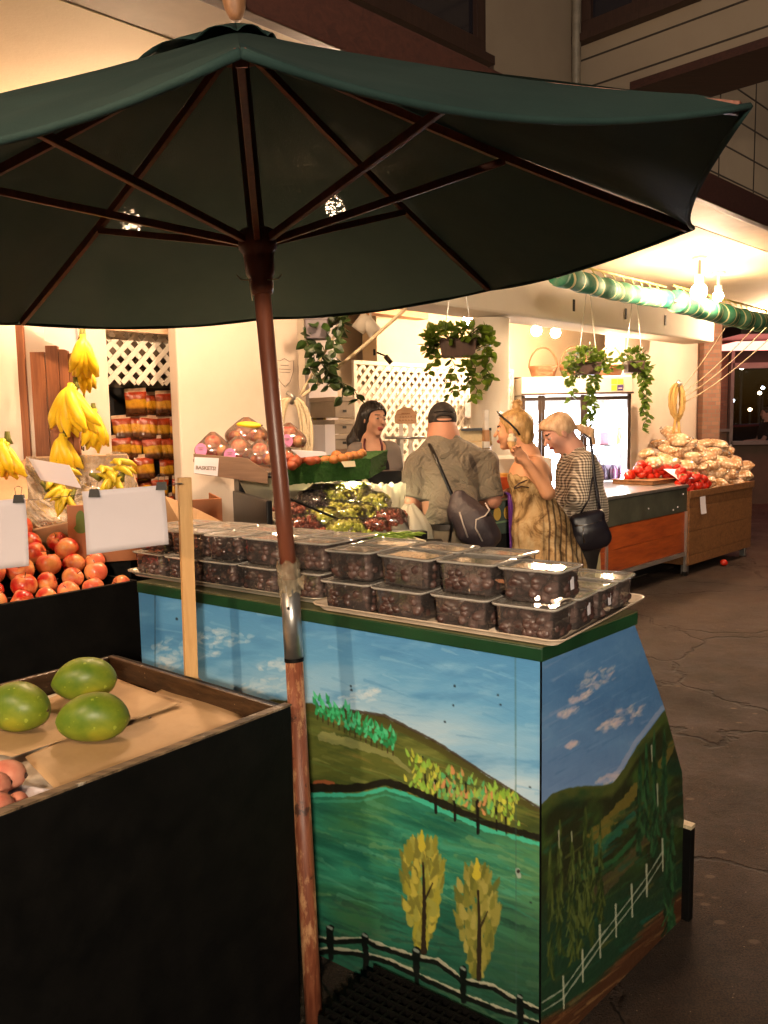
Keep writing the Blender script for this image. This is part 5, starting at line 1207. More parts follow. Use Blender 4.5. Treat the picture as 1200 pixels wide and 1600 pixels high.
def fruit_net(c, n_, label, lab_off=(-.0, -.075, -.0), seed=0, wide=1, top=None):
    rr = random.Random(seed); t = thing('fruit_net', label, 'fruit bag', c); b = MB()
    fr = []
    for i in range(n_):
        a = 6.28 * i / n_ + rr.uniform(-.3, .3); q = .052 * wide if i < n_ * .65 else .015
        fr.append((math.cos(a) * q, math.sin(a) * q * .8, .035 + (.0 if i < n_ * .65 else .05)))
    for i, f in enumerate(fr):
        bb = MB(); bb.ell(f, (.034, .033, .031), None, 14, 10); bb.build('apple', M_apple, t, True, world=False)
    def f(u, v):
        a = 2 * math.pi * u; r = (.075 * wide + .02 * math.sin(math.pi * min(v * 1.4, 1))) * (1 - v ** 3 * .85); r *= 1 + .05 * math.sin(6 * a); return Vector((r * math.cos(a), r * math.sin(a) * .85, v * .135))
    b.grid(f, 24, 10); b.build('net', M_net, t, True, world=False)
    if lab_off:
        b = MB(); b.lathe([(.030, -.001), (.030, .001)], lab_off, 22, Matrix.Rotation(R(84), 3, 'X'), sy=1.15); lo = b.build('pink_label', M_plabel, t, world=False)
        b = MB(); b.box((lab_off[0], lab_off[1] - .003, lab_off[2] + .012), (.026, .001, .004)); b.box((lab_off[0], lab_off[1] - .003, lab_off[2] + .003), (.018, .001, .002)); b.build('label_print', M_ink, lo, world=False)
    return t
G2 = 'net bags of apples on the basket shelf'
fruit_net(Y_(334, 716, YS + .12), 6, 'net bag of apples leftmost on the basket shelf, pink label', (-.045, -.085, .045), 1)
fruit_net(Y_(374, 722, YS + .12), 6, 'net bag of apples with a round pink label, second from left on the basket shelf', (-.03, -.09, .04), 2)
fruit_net(Y_(408, 728, YS + .10), 6, 'net bag of dark red apples at the cut corner of the basket shelf', None, 3)
fruit_net(Y_(430, 722, YS + .18), 6, 'net bag of apples with pale pink label half behind the umbrella pole', (-.02, -.09, .045), 4)
fruit_net(Y_(386, 692, YS + .25), 7, 'net bag of red apples on top of the pile, under the yellow melon', None, 5, 1.25)
fruit_net(Y_(452, 700, YS + .3), 6, 'net bag of apples with a pink label just right of the umbrella pole', (-.0, -.09, .04), 6)
t = thing('yellow_melon', 'long yellow melon lying on top of the apple nets', 'melon', Y_(389, 664, YS + .2)); b = MB(); b.ell((0, 0, 0), (.065, .022, .018), Matrix.Rotation(R(4), 3, 'Y'), 16, 10); b.build('fruit', M_ban, t, True, world=False)
b = MB(); b.tube([(.063, 0, -.003), (.072, 0, -.004)], .004, 6); b.build('stem_end', M_brownw, t, world=False)
# turf covered shelf
n = NT('green_plastic_turf'); n.col(n.mix(n.noise(60, 3, .7), hx('1c4a10'), hx('3c7c22'))); n.set(rough=.8); n.bump(n.noise(220, 3, .8), 1, .02); M_turf = n.m
ts = thing('turf_shelf', 'shelf covered with green plastic turf carrying potatoes and kiwis', 'shelf', Y_(510, 840, 4.2)); ts.location.z = 0
T0, T1, T1b, T0b = Y_(446, 728, 4.02), Y_(580, 716, 4.22), Y_(576, 748, 4.22), Y_(448, 758, 4.02)
b = MB(); dp = Vector((.09, .34, .03)); 
def ff(u, v): return T0.lerp(T1, u).lerp(T0b.lerp(T1b, u), v) + Vector((random.uniform(-1, 1), random.uniform(-1, 1), random.uniform(-1, 1))) * .004
b.grid(ff, 60, 14); b.grid(lambda u, v: (T0.lerp(T1, u)) + dp * v + Vector((random.uniform(-1, 1), 0, random.uniform(-1, 1))) * .003, 60, 30); b.grid(lambda u, v: T1.lerp(T1b, v) + dp * u + Vector((random.uniform(-1, 1), random.uniform(-1, 1), 0)) * .003, 20, 14)
b.build('turf', M_turf, ts, True)
b = MB(); b.prism([T0 + Vector((0, .02, -.012)), T1 + Vector((-.01, .02, -.012)), T1 + dp * .95 - Vector((.01, 0, .012)), T0 + dp * .95 - Vector((0, 0, .012))], (0, 0, -.07)); b.build('shelf_board', M_dark, ts)
b = MB(); b.box(((T0.x + T1.x) / 2, 4.45, .64), (.06, .05, 1.2)); b.build('post', M_metal, ts)
n = NT('potato_skin'); n.col(n.mix(n.noise(9, 5, .6), hx('8a4a1c'), hx('c08040'))); n.set(rough=.6); n.bump(n.noise(25, 4, .6), .3, .004); M_pot = n.m
n = NT('red_potato_skin'); n.col(n.mix(n.noise(9, 5, .6), hx('7a2c16'), hx('b05a34'))); n.set(rough=.55); n.bump(n.noise(25, 4, .6), .3, .004); M_rpot = n.m
def blobs(name, specs, mat, label, cat, group, r3=(.032, .025, .023)):
    for i, (x, y, Yd, s) in enumerate(specs):
        c = Y_(x, y, Yd); t = thing(name, label % ordn[i], cat, c - Vector((0, 0, r3[2] * s)), random.uniform(0, 3), group)
        b = MB(); b.ell((0, 0, r3[2] * s), tuple(q * s for q in r3), Euler((random.uniform(-.2, .2), random.uniform(-.2, .2), 0)).to_matrix(), 16, 12, bump=.015); b.build('fruit', mat, t, True, world=False)
        b = MB(); b.ell((r3[0] * s * .97, 0, r3[2] * s), (.003, .004, .004), None, 6, 4); b.build('stem_end', M_brownw, t, world=False)
blobs('kiwi', [(509, 719, 4.16, 1), (521, 718, 4.12, 1), (526, 711, 4.25, 1), (536, 716, 4.14, 1), (545, 713, 4.18, 1), (553, 712, 4.22, 1), (561, 711, 4.25, 1), (566, 708, 4.32, .95)], M_pot, 'brown kiwi on the turf shelf, %s from the left', 'kiwi', 'kiwis on the turf shelf')
blobs('red_potato', [(450, 716, 4.06, 1.3), (461, 722, 4.02, 1.3), (470, 716, 4.08, 1.2), (485, 720, 4.06, 1.0), (494, 719, 4.1, .9), (456, 727, 4.0, 1.1)], M_rpot, 'reddish potato on the turf shelf, %s from the left', 'potato', 'red potatoes on the turf shelf')
b = MB(); P4 = [Y_(x, y, 4.0) for x, y in ((455, 703), (505, 706), (512, 711), (470, 715))]; b.prism(P4, (0, .002, .001)); o = b.build('blank_card', M_paper, None, loc=tuple(P4[0])); tag(o, 'blank white card over the red potatoes', 'card')
b = MB(); P4 = [Y_(x, y, 4.06) for x, y in ((533, 721), (554, 720), (556, 729), (538, 730))]; b.prism(P4, (0, .0015, 0)); o = b.build('blank_card', pm('cream_card', (.7, .62, .4), .6), None, loc=tuple(P4[0])); tag(o, 'small cream card on the front of the turf shelf', 'card')
# black counter case with grapes
gc = thing('grape_counter', 'black counter case displaying trays of grapes under a warm case lamp', 'display case', Y_(510, 850, 3.95)); gc.location.z = 0
M_blk = pm('black_case_enamel', (.010, .010, .011), .3, .2, 8, .05)
GA, GB = Y_(424, 778, 3.78), Y_(640, 792, 4.06); gx = (GB - GA); gx.z = 0; gl = gx.length; gx.normalize(); gy = Vector((-gx.y, gx.x, 0))
def gq(s, d_, z): return Vector((GA.x, GA.y, 0)) + gx * s + gy * d_ + Vector((0, 0, z))
RG = Matrix((gx, gy, Vector((0, 0, 1)))).transposed()
def gbox(nm, s0, s1, d0, d1, z0, z1, mat=M_blk, bev=.006): b = MB(); b.box(gq((s0 + s1) / 2, (d0 + d1) / 2, (z0 + z1) / 2), (s1 - s0, d1 - d0, z1 - z0), RG); return b.build(nm, mat, gc, bevel=bev)
zc = 1.055
gbox('case_body', 0, gl + .1, 0.0, .62, 0, zc); gbox('end_wall', -.03, -.001, -.02, .66, 0, GA.z - .01, M_blk); gbox('back_ledge', -.0, gl + .25, .63, .75, 0, zc + .27, M_blk)
# sloping bed
b = MB(); b.prism([gq(0, .02, zc + .02), gq(gl, .02, zc + .02), gq(gl, .62, zc + .26), gq(0, .62, zc + .26)], (0, 0, -.012)); b.build('sloped_bed', pm('case_liner', (.55, .50, .36), .6), gc)
b = MB(); b.tube([gq(0, -.03, GA.z + .03), gq(gl * .55, -.03, zc + .06), gq(gl * .62, -.02, zc)], .006); b.build('rail', M_black, gc)
M_grape_g = NT('green_grapes'); M_grape_g.col(M_grape_g.mix(M_grape_g.noise(20, 3, .5), hx('a4ac30'), hx('d2d060'))); M_grape_g.set(rough=.3); M_grape_g = M_grape_g.m
M_grape_r = NT('red_grapes'); M_grape_r.col(M_grape_r.mix(M_grape_r.noise(20, 3, .5), hx('6a2418'), hx('a8583c'))); M_grape_r.set(rough=.35); M_grape_r = M_grape_r.m
M_grape_b = NT('black_grapes'); M_grape_b.col(M_grape_b.mix(M_grape_b.noise(20, 3, .5), hx('1c1014'), hx('3c2226'))); M_grape_b.set(rough=.3); M_grape_b = M_grape_b.m
M_wrap = glassy('thin_film_wrap', (.99, .98, .96), .015, .10, .02, (.85, .8, .75))
M_foam = pm('white_foam_tray', (.70, .64, .50), .6, .05, 8)
def grape_pack(c, w_, d_, rz, mat, label, seed, slope=.38):
    rr = random.Random(seed); t = thing('grape_pack', label, 'grape pack', c, 0, 'packs of grapes in the black counter case'); t.rotation_euler = (slope, 0, rz)
    b = MB(); b.box((0, 0, .008), (w_, d_, .016), top=1.05); b.build('foam_tray', M_foam, t, world=False, bevel=.006)
    b = MB()
    for i in range(110):
        x, y = rr.uniform(-.5, .5) * (w_ - .03), rr.uniform(-.5, .5) * (d_ - .03); e = 1 - max(abs(2 * x / w_), abs(2 * y / d_)) ** 2
        b.ell((x, y, (.025 + .055 * e * rr.uniform(.5, 1))), (.0125, .0115, .0115), None, 8, 6)
    b.build('grapes', mat, t, True, world=False)
    b = MB(); b.grid(lambda u, v: Vector(((u - .5) * w_, (v - .5) * d_, .018 + .075 * (1 - (2 * u - 1) ** 4) * (1 - (2 * v - 1) ** 4) + .002 * math.sin(22 * u + 13 * v))), 14, 14); b.build('film_wrap', M_wrap, t, True, world=False)
gz = math.atan2(gx.y, gx.x)
def gp(px, py, w_, d_, rz, mat, lab, seed):
    w_ *= 1.18; d_ *= 1.15
    # on the sloped bed
    n_ = gx.cross((gq(0, .62, zc + .26) - gq(0, .02, zc + .02)).normalized()); p = PL(px, py, gq(0, .02, zc + .03), n_); grape_pack(p, w_, d_, gz + R(rz), mat, lab, seed)
gp(456, 812, .17, .15, 10, M_grape_r, 'pack of pale red grapes just right of the umbrella pole', 1)
gp(488, 796, .17, .17, -20, M_grape_b, 'pack of black grapes left of the green grapes', 2)
gp(470, 834, .20, .13, 0, M_grape_r, 'pack of red grapes lowest by the umbrella pole', 9)
gp(512, 784, .26, .13, -52, M_grape_g, 'long pack of green grapes, leftmost of the green ones', 3)
gp(545, 780, .22, .14, -35, M_grape_g, 'pack of green grapes farthest back in the case', 4)
gp(532, 812, .25, .16, -50, M_grape_g, 'pack of green grapes nearest, in the middle of the case', 5)
gp(562, 812, .18, .11, -50, M_grape_g, 'narrow pack of green grapes left of the red grapes', 10)
gp(583, 796, .16, .13, -30, M_grape_g, 'pack of green grapes by the white bag roll', 6)
gp(500, 822, .20, .14, -20, M_grape_g, 'pack of green grapes between the black and the red grapes', 11)
gp(560, 786, .18, .13, 15, M_grape_g, 'pack of green grapes under the bright case lamp', 12)
gp(540, 838, .20, .11, 0, M_grape_g, 'flat pack of green grapes lowest in the case', 13)
gp(606, 822, .18, .13, -25, M_grape_r, 'pack of brownish red grapes at the right end of the case', 7)
gp(586, 836, .14, .08, -25, M_grape_r, 'small pack of dark red grapes lowest at the right end', 8)
b = MB(); P4 = [gq(.10, .64, zc + .272), gq(.36, .64, zc + .272), gq(.36, .72, zc + .285), gq(.10, .72, zc + .285)]; b.prism(P4, (0, 0, .002)); o = b.build('blank_card', M_paper, None, loc=tuple(P4[0])); tag(o, 'blank white card on the ledge behind the grapes', 'card')
lt = thing('case_lamp', 'small lit lamp under the turf shelf shining on the grapes', 'lamp', T1 + Vector((-.10, .06, -.11)))
b = MB(); b.ell((0, 0, 0), (.02, .02, .02), None, 10, 6); b.build('bulb', bulb_mat(800, (1, .86, .50)), lt, True, world=False)
b = MB(); b.lathe([(.012, .018), (.05, -.01), (.053, -.01), (.014, .03), (.006, .034)], n=18); b.tube([(0, 0, .03), (0, .0, .08)], .006); b.build('shade', M_black, lt, world=False)
# roll of thin white bags
br = thing('bag_roll', 'stack of thin white plastic bags glowing beside the grapes', 'plastic bags', Y_(605, 830, 4.3)); br.location.z = .98
n = NT('thin_white_plastic'); n.col(n.mix(n.noise(9, 5, .6), (.72, .68, .52), (.82, .80, .66))); n.set(rough=.35); n.b.inputs['Transmission Weight'].default_value = 0
tl2 = n.n.new('ShaderNodeBsdfTranslucent'); tl2.inputs[0].default_value = (.85, .8, .6, 1); mx = n.n.new('ShaderNodeMixShader'); mx.inputs[0].default_value = .4; n.link(n.b.outputs[0], mx.inputs[1]); n.link(tl2.outputs[0], mx.inputs[2]); n.link(mx.outputs[0], n.out.inputs[0]); M_bag = n.m
zc = .98; hz = Y_(605, 757, 4.3).z - zc
def bf(u, v):
    a = 2 * math.pi * u; w_ = .078 + .02 * v + .008 * math.sin(7 * a + 4 * v) * v + .004 * math.sin(13 * a); z = zc + hz * v + (.010 * math.sin(11 * a) if v > .95 else 0)
    return Vector((br.location.x + w_ * math.cos(a), br.location.y + w_ * .7 * math.sin(a), z))
b = MB(); b.grid(bf, 60, 16); b.build('bag_stack', M_bag, br, True)
b2 = thing('bag_roll', 'crumpled white plastic bags spilling toward the man in grey', 'plastic bags', Y_(640, 845, 4.2)); b2.location.z = .98
def bf2(u, v):
    a = 2 * math.pi * u; w_ = (.115 * (1 - .8 * v ** 2)) * (1 + .08 * math.sin(5 * a + 3 * v) + .04 * math.sin(12 * a)); return Vector((b2.location.x + w_ * math.cos(a), b2.location.y + w_ * .6 * math.sin(a), zc + .20 * v + .008 * math.sin(9 * a)))
b = MB(); b.grid(bf2, 48, 14); b.build('bag_pile', M_bag, b2, True)
gb = thing('green_beans_tray', 'shallow tray of green beans at the right end of the case', 'vegetable tray', Y_(610, 848, 3.7)); c = gb.location
b = MB(); b.box(c, (.30, .14, .02), Matrix.Rotation(R(20), 3, 'Z')); b.build('tray_body', M_foam, gb, bevel=.006)
b = MB()
for i in range(46):
    x, y = random.uniform(-.13, .13), random.uniform(-.05, .05); a = random.uniform(-.7, .7); p = c + Matrix.Rotation(R(20), 3, 'Z') @ Vector((x, y, .018 + random.uniform(0, .022))); d = Vector((math.cos(a), math.sin(a), random.uniform(-.1, .1))) * .045; b.tube([p - d, p + Vector((0, 0, .006)), p + d], [.002, .0045, .002], 6)
b.build('beans', pm('green_beans', hx('7a9a2c'), .5, .2, 12), gb, True)
gs = MB(); P = Y_(610, 860, 3.7); gs.box((P.x, 3.74, (c.z - .012) / 2), (.5, .3, c.z - .012)); o = gs.build('plinth', M_dark, None, bevel=.006, loc=(P.x, 3.74, 0)); tag(o, 'dark plinth under the green beans', 'plinth')
# serving counter in front of the seller and right to the customers
sc_ = thing('service_counter', 'dark service counter between the seller and the customers, with register shelf', 'counter', Y_(690, 800, 5.1)); sc_.location.z = 0
zcn = Y_(600, 757, 4.95).z
b = MB(); b.box((.15, 5.0, zcn - .02), (1.5, .45, .04), RF); b.build('countertop', M_blk, sc_, bevel=.006)
b = MB(); b.box((.15, 5.0, (zcn - .04) / 2), (1.44, .38, zcn - .042), RF); b.build('counter_body', M_dark, sc_, bevel=.004)
cq = Y_(778, 832, 4.95); cb_ = thing('lemon_crate', 'dark green crate printed with yellow lemons between man and woman', 'crate', Vector((cq.x, 5.0, 0)))
P4 = [Y_(757, 788, 4.9), Y_(800, 780, 4.9), Y_(800, 832, 4.9), Y_(757, 838, 4.9)]; b = MB(); b.prism(P4, (0, .3, 0)); b.build('crate_body', pm('crate_green', (.02, .06, .03), .5, .2, 8), cb_, bevel=.004)
b = MB(); P4b = [Y_(757, 838, 4.9), Y_(800, 832, 4.9)]; b.prism([P4b[0], P4b[1], Vector((P4b[1].x, 4.9, 0)), Vector((P4b[0].x, 4.9, 0))], (0, .28, 0)); b.build('pedestal', M_dark, cb_)
for x, y in ((777, 803), (793, 801)): q = Y_(x, y, 4.898); flat_shape('lemon_print', pm('lemon_yellow_%d' % x, hx('e0b020'), .5), cb_, q, Vector((1, 0, 0)), Vector((0, 0, 1)), [(p[0] * .75, p[1] * 1.35) for p in circ(.030)], .0)
for z_ in (816, 822): 
    pass
rb2 = MB(); q0, q1 = Y_(757, 820, 4.897), Y_(800, 813, 4.897); rb2.tube([q0, q1], .006, 6); rb2.build('rim_line', pm('crate_line', (.25, .4, .22), .5), cb_)
# ============================================================ PLAQUE, POSTER, BOXES, REGISTER
pq = thing('wooden_plaque', 'scalloped wooden plaque on two posts before the lattice panel', 'sign', Y_(634, 700, 5.9)); pq.location.z = 0
YQ = 5.9; pc_ = Y_(634, 652, YQ); px_ = YQ / FPX
out = []
for i in range(28):
    a = math.pi * i / 27; r = 1 + .07 * abs(math.sin(4.5 * a)); out.append((16.5 * r * math.cos(a), 15 * r * math.sin(a)))
out += [(-17, -8), (-13, -10), (13, -10), (17, -8)]
M_plq = wood('plaque_wood', (.42, .22, .10), (.56, .33, .17), 4, 'X', .5)
b = MB(); b.prism([pc_ + Vector((x * px_, 0, y * px_)) for x, y in out], (0, .025, 0)); b.build('plaque_board', M_plq, pq, bevel=.003)
b = MB()
for z_, ws in ((5, 7), (0, 11), (-5, 12)):
    for k in range(-2, 3): b.tube([pc_ + Vector(((k * ws / 2.6 - 1.3) * px_, -.002, z_ * px_)), pc_ + Vector(((k * ws / 2.6) * px_, -.002, (z_ + 1.2) * px_)), pc_ + Vector(((k * ws / 2.6 + 1.3) * px_, -.002, z_ * px_))], .0025, 5)
b.build('carved_lettering', pm('carved_line', (.30, .13, .05), .6), pq)
for x in (-7.5, 7):
    b = MB(); b.box((pc_.x + x * px_, YQ + .012, (pc_.z - 10 * px_) / 2 + .35), (.03, .02, pc_.z - 10 * px_ - .7)); b.build('post', M_lattice, pq)
b = MB(); r0, r1 = Y_(602, 684, 5.8), Y_(672, 684, 5.8); b.tube([r0, r1], .010); b.tube([Y_(623, 684, 5.8), Y_(624, 720, 5.8) - Vector((0, 0, 1.0))], .012); o = b.build('steel_rail', M_metal, None, True, loc=tuple(r0)); tag(o, 'thin steel rail and post in front of the plaque', 'rail')
# poster and wall things left of the lattice
def wall_quad(name, px0, py0, px1, py1, b_, mat, label, cat, th=.004, parent=None):
    a0_, z1_ = FP(px0, py0, b_); a1_, z0_ = FP(px1, py1, b_); b = MB(); b.fbox(a0_, a1_, b_ - th, b_, z0_, z1_); o = b.build(name, mat, parent, loc=None if parent else tuple(FC(a0_, b_, z0_)))
    return (tag(o, label, cat) if not parent else o), (a0_, a1_, z0_, z1_)
po, (pa0, pa1, pz0, pz1) = wall_quad('yellow_poster', 488, 628, 510, 681, 1.2, pm('yellow_poster_paper', hx('d0b45a'), .6, .1, 6), 'yellow poster with dark printed lines on the pale wall', 'poster')
b = MB()
for k, (w_, dk) in enumerate([(.8, 0), (.6, 0), (.9, 0), (.3, 0), (.5, 1), (.7, 1), (.4, 1), (.8, 0), (.7, 1)]):
    z = pz1 - (pz1 - pz0) * (.08 + .1 * k); n_ = int(3 + w_ * 4)
    for q in range(n_):
        u0 = pa0 + (pa1 - pa0) * (.5 - w_ / 2 + w_ * q / n_); b.fbox(u0, u0 + (pa1 - pa0) * w_ / n_ * .7, 1.193, 1.1955, z - .008 - .006 * dk, z + .006)
b.build('poster_print', M_ink, po)
o, _ = wall_quad('white_door', 474, 480, 526, 760, 1.25, pm('lavender_white_door', (.60, .56, .60), .5, .05, 4), 'pale lavender door panel left of the stacked file boxes', 'door', .04); 
wall_quad('white_box', 475, 664, 492, 725, 1.1, M_paper, 'small white cabinet under the yellow poster', 'cabinet', .25)
for i, (y0, y1) in enumerate(((620, 652), (656, 677), (680, 701))):
    t = thing('file_box', ['grey-brown file box topmost in the stack by the lattice', 'grey-brown file box in the middle of the stack by the lattice', 'grey-brown file box lowest in the stack by the lattice'][i], 'box', FC(FP(523, y1, .9)[0], .9, FP(523, y1, .9)[1]), 0, 'file boxes stacked by the lattice')
    a0_, z1_ = FP(523, y0, .9); a1_, z0_ = FP(553, y1, .9); b = MB(); b.fbox(a0_, a1_, .9, 1.2, z0_, z1_ - .035); b.build('box_body', pm('file_box_%d' % i, (.34, .28, .22), .7, .1, 8), t, bevel=.003)
    b = MB(); b.fbox(a0_ - .006, a1_ + .006, .894, 1.206, z1_ - .034, z1_); b.build('lid', pm('file_lid_%d' % i, (.40, .33, .26), .7, .1, 8), t, bevel=.003)
    b = MB(); m_ = (a0_ + a1_) / 2; b.fbox(m_ - .02, m_ + .02, .8975, .899, z0_ + .04, z0_ + .06); b.build('handle_hole', M_black, t)
sbx = MB(); a0_, z1_ = FP(523, 702, .9); a1_, _z = FP(553, 705, .9); sbx.fbox(a0_ - .02, a1_ + .02, .88, 1.25, 0, z1_ - .003); o = sbx.build('cabinet', M_shelf, None, loc=tuple(FC(a0_, .9, 0))); tag(o, 'brown cabinet carrying the stacked file boxes', 'cabinet')
# register shelf right of the man: beige till, screen, small boxes
YR = 5.5
rg = thing('cash_register', 'beige cash register with a flat panel behind the man in the black cap', 'cash register', Y_(742, 705, YR))
b = MB(); p = Y_(742, 700, YR); b.box(p, (.22, .3, .10), Matrix.Rotation(R(-8), 3, 'Z'), top=.9); b.build('register_body', pm('beige_plastic', (.50, .38, .20), .45, .1, 8), rg, bevel=.01)
b = MB(); b.box(Y_(740, 684, YR), (.24, .02, .13), Matrix.Rotation(R(-35), 3, 'X')); b.build('key_panel', pm('key_panel', (.58, .48, .30), .4, .1, 30), rg, bevel=.004)
b = MB(); b.box(Y_(744, 671, YR - .02), (.20, .03, .018)); b.build('top_bar', M_black, rg)
wall_quad('notice_panel', 726, 622, 757, 652, 1.32, pm('grey_notice', (.38, .33, .34), .4, .2, 20), 'grey notice panel on the lattice above the register', 'notice')
o, (a0_, a1_, z0_, z1_) = wall_quad('open_sign', 734, 602, 758, 617, .9, pm('teal_sign', (.02, .22, .22), .4, .1, 8), 'small teal sign with pale marks hanging left of the round column', 'sign', .02)
b = MB()
for r in range(2):
    for q in range(3): u0 = a0_ + (a1_ - a0_) * (.10 + .3 * q); zz = z0_ + (z1_ - z0_) * (.25 + .5 * r); b.fbox(u0, u0 + (a1_ - a0_) * .2, .874, .8795, zz - .015, zz + .015)
b.build('sign_marks', pm('teal_sign_marks', (.25, .62, .60), .5), o)
rst = thing('register_stand', 'dark stand with orange and red packs behind the customers', 'stand', Vector((Y_(750, 720, 5.55).x, 5.6, 0)))
b = MB(); zz = Y_(742, 716, 5.5).z; b.box((rst.location.x + .05, 5.62, zz / 2), (.8, .5, zz)); b.build('stand_body', M_white, rst, bevel=.01)
for i, (x0, y0, x1, y1, Yd, c, lb) in enumerate([(757, 640, 764, 672, 5.3, (.75, .72, .66), 'slim white box beside the round column'), (757, 672, 765, 690, 5.25, (.45, .22, .08), 'small brown box below the white one'), (756, 690, 765, 700, 5.25, (.8, .8, .75), 'small white carton left of the column'),
        (776, 746, 797, 766, 5.25, (.75, .12, .03), 'red and orange pack beside the woman eating'), (780, 740, 797, 750, 5.3, (.8, .45, .08), 'yellow pack on top of the red one'), (766, 790, 778, 800, 4.93, (.5, .25, .1), 'small brown packet on the lemon crate')]):
    p0, p1 = Y_(x0, y0, Yd), Y_(x1, y1, Yd); b = MB(); b.box(((p0.x + p1.x) / 2, Yd + .06, (p0.z + p1.z) / 2), (p1.x - p0.x, .12, p0.z - p1.z)); o = b.build('small_pack', pm('pack_paint_%d' % i, c, .45, .15, 20), None, bevel=.003, loc=((p0.x + p1.x) / 2, Yd, p1.z)); tag(o, lb, 'pack')
pks = MB(); zz = Y_(786, 766, 5.3).z; pks.box((Y_(788, 766, 5.3).x, 5.36, zz / 2 - .002), (.3, .3, zz - .004)); o = pks.build('pack_stand', M_shelf, None, loc=(Y_(788, 766, 5.3).x, 5.36, 0)); tag(o, 'brown stand under the red and orange packs', 'stand')
# ceiling camera
tcm = thing('security_camera', 'small black security camera near the ceiling beam', 'camera', Y_(602, 556, 6.9))
b = MB(); b.tube([(0, 0, 0), (.05, 0, -.06)], .022); b.tube([(-.07, 0, .03), (0, 0, 0)], .008); b.build('camera_body', M_black, tcm, True, world=False)
b = MB(); b.box((-.09, 0, .03), (.02, .05, .05)); b.build('mount', M_black, tcm, world=False)

# ============================================================ COOLER WITH GLASS DOORS, BASKETS ON TOP
YF = 8.7
fz_top = Y_(900, 588, YF).z; fx0, fx1 = Y_(815, 600, YF).x, Y_(986, 600, YF).x
fr = thing('glass_door_cooler', 'tall three-door cooler, brightly lit inside, with a grey header panel', 'cooler', ((fx0 + fx1) / 2, YF, 0))
cxm, fw = (fx0 + fx1) / 2, fx1 - fx0; zh = Y_(900, 617, YF).z
M_fr = pm('cooler_white_enamel', (.62, .60, .52), .35, .06, 4, .05); M_alu = pm('dark_bronze_frame', (.06, .04, .03), .35, .1, 8, 0, metal=.5)
b = MB()
for x in (fx0 + .02, fx1 - .02): b.box((x, YF + .4, zh / 2), (.04, .76, zh))
b.box((cxm, YF + .78, zh / 2), (fw, .03, zh)); b.box((cxm, YF + .4, .12), (fw - .09, .74, .24)); b.build('cabinet', M_fr, fr, bevel=.004)
b = MB(); b.box((cxm, YF + .36, (zh + fz_top) / 2), (fw + .02, .84, fz_top - zh - .004)); hd = b.build('header', M_fr, fr, bevel=.012)
b = MB(); b.box((cxm, YF - .066, zh + .012), (fw + .02, .01, .02)); b.build('header_trim', M_brownw, fr)
lx, lz = Y_(965, 601, YF - .07).x, Y_(965, 601, YF - .07).z
for i, (dx, dz, c) in enumerate([(-.035, .032, (.45, .65, .05)), (.03, .032, (.45, .65, .05)), (-.035, -.032, (.40, .60, .05)), (.03, -.032, (.06, .03, .16))]):
    b = MB(); b.box((lx + dx, YF - .063, lz + dz), (.058, .004, .056)); b.build('logo_square', pm('logo_%d' % i, c, .4, .02), hd)
b = MB(); b.box((lx + .03, YF - .066, lz - .036), (.04, .002, .010)); b.build('logo_lettering', M_white, hd)
b = MB(); b.box((cxm, YF + .755, zh / 2), (fw - .1, .006, zh - .3)); b.build('lit_back_panel', emis('cooler_light', (.95, .93, 1.0), 12), fr)
b = MB()
for x in (fx0 + .06, Y_(846, 650, YF).x, Y_(912, 650, YF).x, fx1 - .06): b.box((x, YF + .05, 1.0), (.02, .02, zh - .5))
b.build('added_light_strips', emis('added_cooler_strip', (.95, .93, 1.0), 25), fr)  # strips added inside the doors to brighten the goods
for k, z in enumerate((.55, .95, 1.32)):
    b = MB(); b.box((cxm, YF + .42, z), (fw - .1, .6, .015)); b.build('shelf', M_chrome, fr)
xs = [fx0, Y_(846, 650, YF).x, Y_(912, 650, YF).x, fx1]
for i in range(3):
    x0, x1 = xs[i] + (.0 if i else .0), xs[i + 1]; b = MB(); z0 = .28; w_ = .035
    for c, d in ((((x0 + x1) / 2, YF, zh - .02 - w_ / 2), (x1 - x0, .03, w_)), (((x0 + x1) / 2, YF, z0), (x1 - x0, .03, w_)), ((x0 + w_ / 2, YF, (zh + z0) / 2), (w_, .032, zh - z0)), ((x1 - w_ / 2 - .002, YF, (zh + z0) / 2), (w_, .032, zh - z0))): b.box(c, d)
    dr = b.build('door', M_alu, fr)
    b = MB(); b.box(((x0 + x1) / 2, YF + .006, (zh + z0) / 2), (x1 - x0 - .08, .005, zh - z0 - .07)); b.build('glass_pane', M_glass, dr)
    b = MB(); hx_ = x1 - .06 if i < 2 else x0 + .06; b.tube([(hx_, YF - .04, .9), (hx_, YF - .05, .95), (hx_, YF - .05, 1.2), (hx_, YF - .04, 1.25)], .009); b.build('handle', M_metal, dr, True)
